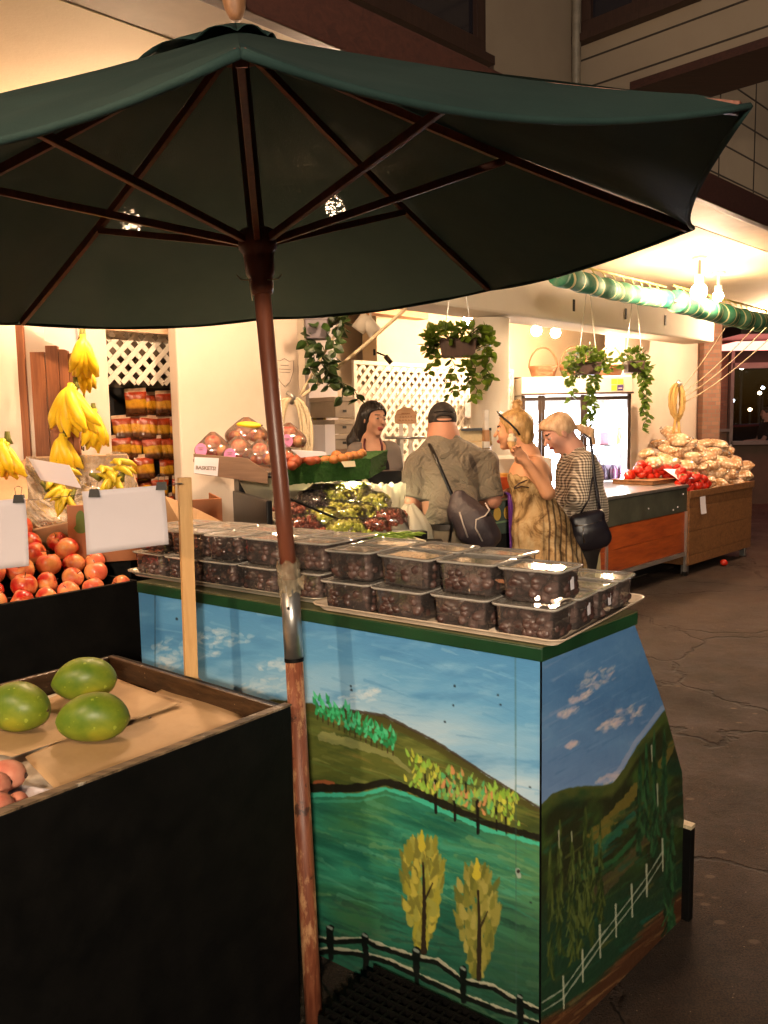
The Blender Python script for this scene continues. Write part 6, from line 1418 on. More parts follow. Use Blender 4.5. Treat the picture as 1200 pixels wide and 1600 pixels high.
# goods in the cooler
goods = [(938, 676, 950, 704, 1.335, (.75, .25, .30), 'pink tub', 'pink carton on the upper cooler shelf'), (964, 668, 980, 704, 1.335, (.72, .70, .22), 'yellow tub', 'yellow-green carton on the upper cooler shelf'),
         (920, 712, 936, 732, 0, (.75, .7, .85), 'white tub', 'pale tub left of the violet tubs in the cooler'), (938, 706, 962, 732, 0, (.72, .62, .75), 'white tub', 'pale lilac tub in the middle of the cooler shelf'), (963, 706, 981, 732, 0, (.75, .66, .78), 'white tub', 'pale lilac tub right end of the cooler shelf')]
for i, (x0, y0, x1, y1, zb_, c, nm, lb) in enumerate(goods):
    p0, p1 = Y_(x0, y0, YF + .25), Y_(x1, y1, YF + .25); zb2 = 1.3275 if y0 < 700 else .9575; top = max(p0.z, zb2 + .1); t = thing('carton', lb, 'carton', ((p0.x + p1.x) / 2, YF + .3, zb2 + .001))
    b = MB(); b.box(((p0.x + p1.x) / 2, YF + .3, (top + zb2) / 2), (p1.x - p0.x, .12, top - zb2 - .002), top=1.05); b.build('carton_body', pm('goods_%d' % i, c, .5, .05), t, bevel=.006)
    b = MB(); b.box(((p0.x + p1.x) / 2, YF + .3, top + .006), ((p1.x - p0.x) * 1.08, .13, .012)); b.build('lid', M_white, t)
for i, x in enumerate((925, 942, 958, 973)):
    p = Y_(x, 744, YF + .16); t = thing('bottle', 'dark violet bottle in the cooler, %s from left' % ordn[i], 'bottle', (p.x, p.y, .9585), 0, 'dark bottles on the cooler shelf'); b = MB(); b.lathe([(.045, 0), (.048, .01), (.048, .10), (.03, .13), (.02, .15)], (0, 0, 0), 16); b.build('bottle_body', pm('violet_glass_%d' % i, (.07, .03, .06), .25, .1), t, True, world=False)
    b = MB(); b.lathe([(.022, .15), (.022, .17)], (0, 0, 0), 12); b.build('cap', M_white, t, world=False)
n = NT('wicker'); wv = n.wave(26, 1.5, d='Z'); c = n.mix(wv, (.10, .035, .012), (.30, .13, .05)); n.col(c); n.set(rough=.6); n.bump(wv, .8, .01); M_wick = n.m
for i, x in enumerate((850, 898, 955)):
    p = Y_(x, 589, YF + .05); t = thing('wicker_basket', ['brown wicker basket with hoop handle, leftmost on the cooler', 'brown wicker basket with hoop handle, middle one on the cooler', 'brown wicker basket right end of the cooler, half under leaves'][i], 'basket', (p.x, YF + .1, fz_top + .001), R(8 * i), 'wicker baskets on top of the cooler')
    b = MB(); prof = [(.115, 0), (.125, .01), (.150, .10), (.158, .115), (.150, .118), (.140, .10), (.115, .012)]; b.lathe(prof, (0, 0, 0), 28, sy=.72)
    for k in range(9): b.lathe([(.118 + .0042 * k, .006 + .012 * k), (.124 + .0042 * k, .012 + .012 * k), (.118 + .0042 * k, .018 + .012 * k)], (0, 0, 0), 28, sy=.73)
    b.build('bowl', M_wick, t, True, world=False)
    b = MB(); b.tube([(.15 * math.cos(math.pi * j / 16), 0, .10 + .21 * math.sin(math.pi * j / 16)) for j in range(17)], .009, 8); b.build('handle', M_wick, t, True, world=False)

# ============================================================ HANGING PLANTERS
def leafmat(name, c1, c2, tr_=.25):
    n = NT(name); n.col(n.mix(n.ramp(n.noise(7, 4, .6), [(.3, 0), (.7, 1)]), c1, c2)); n.set(rough=.4)
    t2 = n.n.new('ShaderNodeBsdfTranslucent'); t2.inputs[0].default_value = (*tuple(x * 1.6 for x in c2), 1); mx = n.n.new('ShaderNodeMixShader'); mx.inputs[0].default_value = tr_
    n.link(n.b.outputs[0], mx.inputs[1]); n.link(t2.outputs[0], mx.inputs[2]); n.link(mx.outputs[0], n.out.inputs[0]); return n.m
M_leaf = leafmat('ivy_leaf', hx('2a4210'), hx('5c7420')); M_leafd = leafmat('dark_ivy_leaf', hx('142410'), hx('2c4418'), .12)
def leaf(b, p, d, L, w_, rr):
    d = Vector(d).normalized(); s = d.cross(Vector((rr.uniform(-.4, .4), rr.uniform(-1, 1), rr.uniform(.2, 1)))).normalized(); nn = s.cross(d)
    V = [p, p + d * L * .22 + s * w_ * .42, p + d * L * .5 + s * w_ * .5, p + d * L * .8 + s * w_ * .25, p + d * L, p + d * L * .8 - s * w_ * .25, p + d * L * .5 - s * w_ * .5, p + d * L * .22 - s * w_ * .42, p + d * L * .45 - nn * L * .10]
    b.add(V, [(0, 1, 8), (1, 2, 8), (2, 3, 8), (3, 4, 8), (4, 5, 8), (5, 6, 8), (6, 7, 8), (7, 0, 8)])
def planter(name, label, c, potd, cluster, vines, L, mat, pot=True, seed=1, hang=None, tilt=0):
    rr = random.Random(seed); t = thing(name, label, 'hanging plant', c)
    if pot:
        b = MB(); w_, d_, h_ = potd; Rm = Matrix.Rotation(tilt, 3, 'Z')
        b.box((0, 0, 0), (w_ * .9, d_ * .9, h_), Rm, top=1.12); b.box((0, 0, h_ / 2 + .008), (w_ * 1.05, d_ * 1.05, .018), Rm); b.build('pot', pot if not isinstance(pot, bool) else M_brownw, t, world=False, bevel=.004)
    b = MB(); st_ = MB()
    for (x, y, z, rx, ry, rz, nl_) in cluster:
        for i in range(nl_):
            a, e = rr.uniform(0, 6.28), rr.uniform(-.6, 1.5); q = rr.random() ** .4; o_ = Vector((math.cos(a) * math.cos(e) * rx, math.sin(a) * math.cos(e) * ry, math.sin(e) * rz)) * q
            p = Vector((x, y, z)) + o_; d = o_.normalized() + Vector((rr.uniform(-.5, .5), rr.uniform(-.5, .5), rr.uniform(-.9, .1))); leaf(b, p, d, L * rr.uniform(.6, 1.15), L * rr.uniform(.6, .85), rr)
        for i in range(8): a = rr.uniform(0, 6.28); st_.tube([(x * .5, y, z - .03), (x + math.cos(a) * rx * .7, y + math.sin(a) * ry * .7, z + rz * rr.uniform(.1, .8))], .003, 5)
    for (x, y, z, dx, ln) in vines:
        n_ = int(ln / (L * .55)) + 2; P = [Vector((x + dx * (k / n_) + .018 * math.sin(k * 1.3 + x * 40), y - .02 * math.sin(k), z - ln * k / n_)) for k in range(n_ + 1)]; st_.tube(P, .0028, 5)
        for k, p in enumerate(P):
            for q in range(2): leaf(b, p, (rr.choice((-1, 1)) * rr.uniform(.5, 1), rr.uniform(-.7, .3), rr.uniform(-.9, -.1)), L * rr.uniform(.75, 1.15), L * rr.uniform(.6, .8), rr)
    b.build('foliage', mat, t, world=False); st_.build('stems', pm('stem_%d' % seed, hx('3c3a18'), .7), t, world=False)
    if hang:
        b = MB()
        for x in (-hang[0], hang[0]): b.tube([(x, 0, .05), (0, 0, hang[1])], .003, 5)
        b.build('hanger', M_metal, t, world=False)
    return t
Yp = 5.6; c = Y_(716, 546, Yp); s_ = Yp / FPX
planter('hanging_planter', 'ivy in a long brown box hanging left of the round column', c, (56 * s_, .16, 24 * s_), [(-22 * s_, -.02, .08, 26 * s_, .12, 16 * s_, 80), (18 * s_, -.02, .09, 28 * s_, .12, 15 * s_, 80), (-42 * s_, 0, .03, 10 * s_, .08, 22 * s_, 55), (44 * s_, 0, .02, 12 * s_, .08, 26 * s_, 65)],
        [(-40 * s_, -.05, -.02, -.01, .12), (-10 * s_, -.10, -.05, -.02, .26), (10 * s_, -.1, -.05, .02, .20), (20 * s_, -.1, -.05, .01, .28), (43 * s_, -.03, -.05, .03, .20), (40 * s_, -.03, .0, -.01, .22)], .062, M_leaf, True, 11, (.1, 2.8 - c.z), R(-6))
Yp = 7.0; c = Y_(918, 578, Yp); s_ = Yp / FPX
planter('hanging_planter', 'bushy bright ivy basket hanging in front of the cooler header', c, (34 * s_, .17, 16 * s_), [(-4 * s_, 0, .06, 30 * s_, .14, 22 * s_, 130), (20 * s_, 0, .03, 18 * s_, .12, 20 * s_, 60), (-22 * s_, 0, -.04, 12 * s_, .10, 16 * s_, 50)],
        [(-26 * s_, -.05, -.02, 0, .22), (-2 * s_, -.08, -.05, -.01, .42), (10 * s_, -.08, -.05, -.05, .46), (4 * s_, -.08, -.05, .03, .34)], .058, M_leaf, True, 12, (.08, 2.8 - c.z))
c = Y_(990, 575, Yp)
planter('hanging_planter', 'ivy hanging farthest right with a long trailing vine by the cream wall', c, (26 * s_, .15, 14 * s_), [(0, 0, .06, 24 * s_, .12, 18 * s_, 90), (14 * s_, 0, -.02, 12 * s_, .08, 20 * s_, 50)],
        [(16 * s_, -.04, -.03, .0, .50), (12 * s_, -.05, -.04, .03, .36), (18 * s_, -.04, -.0, -.02, .28)], .058, M_leaf, True, 13, (.07, 2.8 - c.z))
Yp = 4.6; c = Y_(496, 516, Yp); s_ = Yp / FPX
planter('hanging_planter', 'dark-leaved plant in a grey pot hanging at the right edge of the broad pillar', c, (34 * s_, .13, 28 * s_), [(-8 * s_, 0, .06, 18 * s_, .10, 22 * s_, 34), (28 * s_, 0, .02, 14 * s_, .08, 30 * s_, 40), (42 * s_, 0, .06, 8 * s_, .06, 12 * s_, 12), (-16 * s_, 0, -.06, 6 * s_, .05, 10 * s_, 12)],
        [(30 * s_, -.03, -.06, -.05, .14), (-12 * s_, -.05, -.06, .03, .24), (5 * s_, -.06, -.09, .05, .22), (14 * s_, -.04, -.17, .10, .20), (36 * s_, -.04, -.28, .10, .10)], .072, M_leafd, pm('grey_pot', (.10, .085, .10), .5, .15), 14, (.06, 2.8 - c.z))

# ============================================================ STEEL COUNTER AND CRATE AT THE RIGHT
CA = Z_(938, 778, .93); CBp = Z_(1074, 757, .93); cd = (CBp - CA); cd.z = 0; CL = cd.length; cd.normalize(); cn_ = Vector((-cd.y, cd.x, 0))
sct = thing('steel_topped_counter', 'counter with steel top, grey green upper panel and orange wooden boards', 'counter', Vector((CA.x, CA.y, 0)))
RC2 = Matrix((cd, cn_, Vector((0, 0, 1)))).transposed()
def cbx(m, s0, s1, d0, d1, z0, z1): m.box(Vector((CA.x, CA.y, 0)) + cd * (s0 + s1) / 2 + cn_ * (d0 + d1) / 2 + Vector((0, 0, (z0 + z1) / 2)), (s1 - s0, d1 - d0, z1 - z0), RC2); return m
M_stl = pm('brushed_steel', (.62, .60, .58), .28, .12, 14, .15, metal=.85); M_ggp = pm('grey_green_panel', (.10, .11, .085), .35, .25, 5, .1, metal=.3)
n = NT('orange_painted_boards'); c = n.mix(n.ramp(n.noise(3, 6, .65, n.map((1, 1, 8))), [(.3, 0), (.75, 1)]), hx('7a3010'), hx('b4551c')); n.col(c); n.set(rough=.5); n.bump(n.noise(40, 4, .6, n.map((1, 1, 8))), .2, .003); M_org = n.m
e0 = -.85
cbx(MB(), e0, CL + .01, -.01, 1.35, .90, .93).build('steel_top', M_stl, sct, bevel=.004)
cbx(MB(), e0, CL, 0.0, 1.3, .66, .898).build('grey_panel', M_ggp, sct, bevel=.003)
for z0, z1 in ((.245, .445), (.448, .655)): cbx(MB(), e0, CL - .03, .005, 1.28, z0, z1).build('orange_board', M_org, sct, bevel=.003)
m = MB(); cbx(m, e0, CL - .03, -.008, .03, .205, .24); m.build('bottom_rail', M_silver, sct)
for s0 in (.12, CL - .028, CL - .028):
    pass
for s0, d0 in ((.10, -.012), (CL - .028, -.012), (CL - .028, 1.25), (e0, 1.25)): m = MB(); cbx(m, s0, s0 + .026, d0, d0 + .026, .04, .66); lg = m.build('leg', M_silver, sct); m = MB(); cbx(m, s0 - .01, s0 + .036, d0 - .01, d0 + .036, 0, .04); m.build('foot', M_black, lg)
cbx(MB(), e0, CL - .05, .3, 1.2, .02, .20).build('lower_shelf', M_black, sct)
m = MB()
for s0, z0 in ((CL - .10, .84), (CL - .22, .72), (CL - .32, .70), (.9, .76)): q = Vector((CA.x, CA.y, 0)) + cd * s0 - cn_ * .002 + Vector((0, 0, z0)); m.ell(q, (.008, .004, .008), None, 8, 5)
m.build('paint_chip', M_paper, sct)
XA = Z_(1078, 768, .86); XB = Z_(1176, 752, .86); xd = XB - XA; xd.z = 0; XL = xd.length; xd.normalize(); xn = Vector((-xd.y, xd.x, 0)); RX = Matrix((xd, xn, Vector((0, 0, 1)))).transposed()
kr = thing('wooden_bin', 'big brown plank bin heaped with mesh bags and tomatoes at the passage end', 'wooden bin', Vector((XA.x, XA.y, 0)))
XO = Vector((XA.x, XA.y, 0))
def xbx(nm, s0, s1, d0, d1, z0, z1, mat, bev=.004): m = MB(); m.box(XO + xd * (s0 + s1) / 2 + xn * (d0 + d1) / 2 + Vector((0, 0, (z0 + z1) / 2)), (s1 - s0, d1 - d0, z1 - z0), RX); return m.build(nm, mat, kr, bevel=bev)
M_bin = wood('bin_planks', (.13, .052, .018), (.27, .125, .045), 1.6, 'X', .5); XW = .95
for z0, z1 in ((.10, .20), (.203, .445), (.448, .69), (.693, .86)): xbx('plank', 0, XL, 0, .02, z0, z1, M_bin); xbx('plank', XL - .02, XL - .001, .0205, XW, z0, z1, M_bin); xbx('plank', .001, .02, .0205, XW, z0, z1, M_bin)
xbx('back_board', .021, XL - .021, XW - .02, XW, .1, .9, M_bin); xbx('rim', -.005, XL + .03, -.012, -.001, .79, .865, M_bin); xbx('bin_floor', .021, XL - .021, .021, XW - .021, .60, .62, M_bin)
for s0 in (.02, XL - .1):
    for d0 in (.03, XW - .1): xbx('foot', s0, s0 + .06, d0, d0 + .06, 0, .098, M_metal)
P0 = XO + xd * .22 - xn * .004 + Vector((0, 0, .86)); m = MB(); m.grid(lambda u, v: P0 + xd * (u * .13) - Vector((0, 0, .01 + v * .24)) - xn * (.004 + .02 * v * v), 6, 8); o = m.build('hanging_paper', M_paper, None, solid=.001, loc=tuple(P0)); tag(o, 'small white paper hanging on the front of the plank bin', 'paper')
P0 = XO + xd * -.05 + xn * .10 + Vector((0, 0, .98)); m = MB(); m.prism([P0, P0 + xd * .22 - xn * .06, P0 + xd * .24 + xn * .12 + Vector((0, 0, .09)), P0 + xn * .16 + Vector((0, 0, .10))], (0, 0, .002)); o = m.build('blank_card', M_paper, None, loc=tuple(P0)); tag(o, 'blank white card standing on the tomatoes of the plank bin', 'card')
# mesh bags (potatoes / walnuts) heaped
n = NT('mesh_bag_contents'); v = n.vor(26); rr2 = n.rnd(); c = n.mix(n.ramp(v, [(.1, 1), (.55, 0)]), hx('a87c50'), hx('f2e0c6')); c = n.mix(n.ramp(n.noise(4, 4, .6), [(.45, 0), (.7, .6)]), c, hx('e4d2b4')); n.col(c); n.set(rough=.3, coat=.5); n.bump(v, -1, .05); M_mesh = n.m
def bag_mesh(seed):
    rr = random.Random(seed); t = thing('mesh_bag', 'x', 'mesh bag', (0, 0, -5)); m = MB(); N, M2 = 22, 14; V = []
    for j in range(M2 + 1):
        th = math.pi * j / M2
        for i in range(N):
            ph = 2 * math.pi * i / N; k_ = 1 + .06 * math.sin(3 * ph + seed) + .05 * math.sin(5 * th + 2 * ph) + rr.uniform(-.03, .03); V.append((math.cos(th) * .17 * k_, math.sin(th) * math.cos(ph) * .105 * k_, math.sin(th) * math.sin(ph) * .08 * k_ + .08))
    m.add(V, [(j * N + i, j * N + (i + 1) % N, (j + 1) * N + (i + 1) % N, (j + 1) * N + i) for j in range(M2) for i in range(N)]); m.build('bag', M_mesh, t, True, world=False)
    m = MB(); m.tube([(.165, 0, .08), (.19, .0, .09), (.21, .01, .10)], [.012, .006, .022], 8); m.build('tied_neck', M_film, t, True, world=False); kids_cache[t.name] = kids(t); return t
bgp = [bag_mesh(s) for s in (1, 2, 3)]
pl = [(1032, 690, 1.5), (1050, 674, 1.8), (1062, 684, 1.1), (1078, 690, .9), (1100, 690, 1.3), (1118, 692, 1.2), (1135, 702, 1.0), (1012, 705, 1.2), (1035, 712, .8), (1058, 706, .6), (1080, 712, .45), (1103, 712, .5), (1125, 716, .55), (1148, 716, .7), (1160, 728, .6), (1095, 730, .25), (1118, 736, .2), (1140, 738, .2), (1155, 744, .18), (1100, 750, .12), (1122, 752, .1)]
for i, (x, y, dd) in enumerate(pl):
    # heap: place on the heap plane through the bin
    base = XO + xn * (.12 + dd * .35); P = PL(x, y, base, xn); put(bgp, i, loc=P - Vector((0, 0, .09)), rot=(R(random.uniform(-25, 25)), R(random.uniform(-25, 25)), random.uniform(0, 6.28)), scale=random.uniform(.7, .9), group='mesh bags heaped in the plank bin',
        label='tan mesh bag of the plank bin heap, %s' % ['top left shoulder of the heap', 'at the very top of the heap', 'just right of and below the top', 'right of the top', 'upper right, behind the tomatoes card', 'upper right slope, second from the end', 'upper right slope end', 'far left behind the tomatoes', 'left centre above the tomatoes', 'centre, over the card', 'centre of the heap', 'right of centre', 'right of centre, second', 'right side, upper', 'far right end, middle', 'lower centre by the card', 'lower row, second', 'lower row, third', 'lower row, far right', 'lowest, leaning on the rim', 'lowest, second on the rim'][i])
for i, (x, y, dd) in enumerate([(1042, 700, 1.0), (1068, 697, 1.0), (1090, 700, .8), (1112, 703, .8), (1045, 722, .6), (1068, 724, .35), (1092, 722, .35), (1112, 726, .3), (1134, 726, .3), (1022, 720, .9), (1130, 746, .12), (1148, 750, .1), (1163, 742, .3)]):
    P = PL(x, y, XO + xn * (.12 + dd * .35), xn); put(bgp, i + 1, loc=P - Vector((0, 0, .08)), rot=(R(random.uniform(-25, 25)), R(random.uniform(-25, 25)), random.uniform(0, 6.28)), scale=random.uniform(.68, .85), group='mesh bags heaped in the plank bin', label='smaller tan mesh bag wedged into the bin heap, %s of its kind from the top' % (ordn[i] if i < 12 else 'last'))
m = MB(); m.prism([XO + xd * .03 + xn * .03 + Vector((0, 0, .62)), XO + xd * (XL - .03) + xn * .03 + Vector((0, 0, .62)), XO + xd * (XL - .1) + xn * .9 + Vector((0, 0, .62)), XO + xd * .03 + xn * .9 + Vector((0, 0, .62))], (0, 0, .22)); o = m.build('heap_filling', M_mesh, None, loc=tuple(XO + Vector((0, 0, .62)))); tag(o, 'tan fill of mesh bags under the heap in the plank bin', 'mesh bags')
n = NT('tomato_skin'); n.col(n.mix(n.noise(6, 3, .5), hx('a81408'), hx('d8341c'))); n.set(rough=.22, coat=.3); M_tom = n.m
def tom_proto():
    t = thing('tomato', 'x', 'tomato', (0, 0, -5)); m = MB(); m.ell((0, 0, .035), (.045, .045, .036), None, 18, 12); m.build('fruit', M_tom, t, True, world=False); m = MB()
    for k in range(5): a = 6.28 * k / 5; m.add([(0, 0, .074), (.008 * math.cos(a + .5), .008 * math.sin(a + .5), .073), (.022 * math.cos(a), .022 * math.sin(a), .069), (.008 * math.cos(a - .5), .008 * math.sin(a - .5), .073)], [(0, 1, 2, 3)])
    m.build('calyx', M_turf, t, world=False); kids_cache[t.name] = kids(t); return t
tp_ = tom_proto(); k = 0
tl_ = [(985, 742), (996, 734), (1002, 740), (1012, 744), (1018, 736), (1024, 744), (1032, 738), (1038, 745), (1044, 740), (1050, 747), (1056, 742), (1060, 735), (1066, 748), (1072, 742), (1078, 748), (1086, 746), (1092, 754), (1086, 758), (1080, 763), (1096, 748), (1098, 759), (1068, 738), (1004, 727), (1028, 733), (1075, 755), (978, 744), (990, 745), (1016, 730), (1040, 732), (1052, 731), (1046, 748), (1066, 756), (1090, 764), (1104, 756), (1010, 736)]
for x, y in tl_:
    P = PL(x, y, XO + xn * (.10 if x > 1060 else .25 + (1060 - x) * .004), xn); put([tp_], 0, loc=P - Vector((0, 0, .035)), rot=(random.uniform(-.6, .6), random.uniform(-.6, .6), random.uniform(0, 6)), scale=random.uniform(1.1, 1.4), group='tomatoes heaped left of the mesh bags', label='ripe red tomato of the heap beside the mesh bags at the bin'); k += 1
orb = Z_(1131, 879, .035); t = thing('tomato', 'single red tomato fallen on the ground under the plank bin', 'tomato', (orb.x, orb.y, 0)); m = MB(); m.ell((0, 0, .035), (.04, .04, .035), None, 18, 12); m.build('fruit', M_tom, t, True, world=False)
m = MB(); m.lathe([(.004, .069), (.006, .071), (.002, .073)], n=8); m.build('calyx', M_turf, t, world=False)
tr2 = thing('wooden_tray', 'low brown wooden tray of tomatoes at the back of the steel counter', 'tray', PL(980, 747, XO + xn * .6, xn)); tr2.location.z = .931
m = MB(); q = tr2.location; m.box(q + Vector((.2, 0, .02)), (.6, .45, .04), RX); m.build('tray_body', M_bin, tr2, bevel=.006)
m = MB(); m.box(q + Vector((.2, 0, .045)), (.62, .47, .008), RX); m.build('rim', M_bin, tr2, bevel=.002)
# ============================================================ PEOPLE (one continuous surface each, grown from a distance field)
def v3(p): return np.array([p[0], p[1], p[2]], float)
def cap(a, b, ra, rb=None, k=.02, flat=None, neg=False): return dict(t='cap', a=v3(a), b=v3(b), ra=ra, rb=ra if rb is None else rb, k=k, flat=flat, neg=neg)
def ell(c, r, Rm=None, k=.02, neg=False): return dict(t='ell', c=v3(c), r=np.array(r, float), R=np.array(Rm.to_3x3()) if Rm is not None else np.eye(3), k=k, neg=neg)
def surf(prims, h, post=None, pad=.02):
    lo = np.full(3, 9e9); hi = -lo
    for p in prims:
        if p['neg']: continue
        if p['t'] == 'cap': m = max(p['ra'], p['rb']); lo = np.minimum(lo, np.minimum(p['a'], p['b']) - m); hi = np.maximum(hi, np.maximum(p['a'], p['b']) + m)
        else: m = p['r'].max(); lo = np.minimum(lo, p['c'] - m); hi = np.maximum(hi, p['c'] + m)
    lo -= pad; hi += pad; n_ = np.ceil((hi - lo) / h).astype(int) + 1
    D = np.full(n_, .08, np.float32); ax = [lo[i] + h * np.arange(n_[i]) for i in range(3)]
    for p in prims:
        if p['t'] == 'cap': m = max(p['ra'], p['rb']) + p['k'] * 1.5 + 3 * h; l = np.minimum(p['a'], p['b']) - m; u = np.maximum(p['a'], p['b']) + m
        else: m = p['r'].max() + p['k'] * 1.5 + 3 * h; l = p['c'] - m; u = p['c'] + m
        i0 = np.clip(np.floor((l - lo) / h).astype(int), 0, n_); i1 = np.clip(np.ceil((u - lo) / h).astype(int) + 1, 0, n_)
        if (i1 <= i0).any(): continue
        sl = tuple(slice(a, b) for a, b in zip(i0, i1)); X = ax[0][sl[0]][:, None, None]; Y = ax[1][sl[1]][None, :, None]; Z = ax[2][sl[2]][None, None, :]
        if p['t'] == 'cap':
            d = p['b'] - p['a']; L2 = (d @ d) + 1e-12; qx, qy, qz = X - p['a'][0], Y - p['a'][1], Z - p['a'][2]
            t = np.clip((qx * d[0] + qy * d[1] + qz * d[2]) / L2, 0, 1); wx, wy, wz = qx - t * d[0], qy - t * d[1], qz - t * d[2]
            if p['flat'] is not None:
                nx, f = p['flat']; nx = v3(nx); nx = nx / np.linalg.norm(nx); q = wx * nx[0] + wy * nx[1] + wz * nx[2]; g = (f - 1) * q; wx, wy, wz = wx + g * nx[0], wy + g * nx[1], wz + g * nx[2]
            dist = np.sqrt(wx * wx + wy * wy + wz * wz) - (p['ra'] + (p['rb'] - p['ra']) * t)
            if p['flat'] is not None: dist = dist / p['flat'][1] ** .5
        else:
            q = np.stack(np.broadcast_arrays(X - p['c'][0], Y - p['c'][1], Z - p['c'][2]), -1) @ p['R']; k0 = np.sqrt(((q / p['r']) ** 2).sum(-1)); k1 = np.sqrt(((q / p['r'] ** 2) ** 2).sum(-1)) + 1e-9; dist = k0 * (k0 - 1) / k1
        A = D[sl]; k = p['k']
        if p['neg']: hh_ = np.clip(.5 - .5 * (A + dist) / k, 0, 1); D[sl] = A + (-dist - A) * hh_ + k * hh_ * (1 - hh_)
        else: hh_ = np.clip(.5 + .5 * (A - dist) / k, 0, 1); D[sl] = A + (dist - A) * hh_ - k * hh_ * (1 - hh_)
    if post is not None: D = post(ax[0][:, None, None], ax[1][None, :, None], ax[2][None, None, :], D)
    D[0] = D[-1] = .05; D[:, 0] = D[:, -1] = .05; D[:, :, 0] = D[:, :, -1] = .05
    # surface nets
    S = D < 0; nx, ny, nz = [q - 1 for q in D.shape]; c = np.zeros((nx, ny, nz), np.int8)
    off = [(i, j, k) for i in (0, 1) for j in (0, 1) for k in (0, 1)]
    for i, j, k in off: c += S[i:i + nx, j:j + ny, k:k + nz]
    act = (c > 0) & (c < 8); I = np.argwhere(act); idx = -np.ones(act.shape, np.int64); idx[tuple(I.T)] = np.arange(len(I))
    acc = np.zeros((len(I), 3)); cn = np.zeros(len(I))
    for a in off:
        for b in off:
            if sum(b) - sum(a) == 1 and all(y >= x for x, y in zip(a, b)):
                da = D[I[:, 0] + a[0], I[:, 1] + a[1], I[:, 2] + a[2]]; db = D[I[:, 0] + b[0], I[:, 1] + b[1], I[:, 2] + b[2]]
                m = (da < 0) != (db < 0); t = np.where(m, da / (da - db + 1e-12), 0); acc += np.where(m[:, None], np.array(a) + t[:, None] * (np.array(b) - np.array(a)), 0); cn += m
    V = lo + h * (I + acc / cn[:, None]); F = []
    for ax_ in range(3):
        u, w_ = [(1, 2), (2, 0), (0, 1)][ax_]; d = np.zeros(3, int); d[ax_] = 1
        sh = [D.shape[0], D.shape[1], D.shape[2]]; sh[ax_] -= 1
        A = S[tuple(slice(0, q) for q in sh)]; Bq = S[tuple(slice(d[i], d[i] + sh[i]) for i in range(3))]; E = np.argwhere(A != Bq); fl = A[tuple(E.T)]
        def cell(du, dw): q = E.copy(); q[:, u] -= du; q[:, w_] -= dw; return idx[tuple(q.T)]
        Q = np.stack([cell(0, 0), cell(1, 0), cell(1, 1), cell(0, 1)], 1); Q[~fl] = Q[~fl][:, ::-1]; F.append(Q)
    F = np.concatenate(F); F = F[(F >= 0).all(1)]; return V, F
def organic(name, prims, h, mats, parent, post=None, region=None, smooth=2, loc=(0, 0, 0)):
    V, F = surf(prims, h, post)
    for _ in range(smooth):
        acc = np.zeros_like(V); cnt_ = np.zeros(len(V))
        for a in range(4):
            np.add.at(acc, F[:, a], V[F[:, (a + 1) % 4]]); np.add.at(cnt_, F[:, a], 1)
        V = V * .5 + .5 * acc / np.maximum(cnt_, 1)[:, None]
    me = bpy.data.meshes.new(name); Vl = V - np.array(loc)
    me.vertices.add(len(V)); me.vertices.foreach_set('co', Vl.ravel()); me.loops.add(F.size); me.loops.foreach_set('vertex_index', F.ravel().astype('i4'))
    me.polygons.add(len(F)); me.polygons.foreach_set('loop_start', np.arange(0, F.size, 4).astype('i4')); me.update(calc_edges=True)
    me.polygons.foreach_set('use_smooth', [True] * len(F))
    if not isinstance(mats, (list, tuple)): mats = [mats]
    for m in mats: me.materials.append(m)
    if region is not None: me.polygons.foreach_set('material_index', region(V[F].mean(1)).astype('i4'))
    o = bpy.data.objects.new(name, me); COL.objects.link(o); o.parent = parent; return o
def frame(o, f, upv=(0, 0, 1), roll=0):
    f = Vector(f).normalized(); x = f.cross(Vector(upv)).normalized(); z = x.cross(f); M = Matrix((x, f, z)).transposed().to_4x4(); M = M @ Matrix.Rotation(roll, 4, 'Y'); M.translation = o; return M
def head_prims(M, s=1.0):
    R3 = M.to_3x3(); P = lambda x, y, z: M @ Vector((x * s, y * s, z * s)); q = lambda *r: tuple(i * s for i in r)
    out = [ell(P(0, -.014, .028), q(.073, .092, .083), R3, .02), ell(P(0, .020, -.035), q(.056, .064, .074), R3, .03), ell(P(0, .060, -.096), q(.020, .018, .014), R3, .02),
           cap(P(0, .082, .010), P(0, .102, -.024), .007 * s, .011 * s, .008), ell(P(0, .104, -.028), q(.013, .010, .009), R3, .006), cap(P(-.028, .076, .024), P(.028, .076, .024), .009 * s, None, .012)]
    for i in (-1, 1):
        out += [ell(P(i * .036, .060, -.030), q(.020, .016, .020), R3, .02), ell(P(i * .031, .092, .004), q(.015, .011, .009), R3, .006, True), ell(P(i * .031, .0745, .003), q(.013, .013, .0115), R3, .002),
                ell(P(i * .074, -.006, -.008), q(.008, .020, .030), (R3 @ Matrix.Rotation(-i * .35, 3, 'Z')), .008)]
    out += [ell(P(0, .086, -.056), q(.023, .011, .0055), R3, .004), ell(P(0, .084, -.066), q(.020, .011, .006), R3, .004)]
    return out
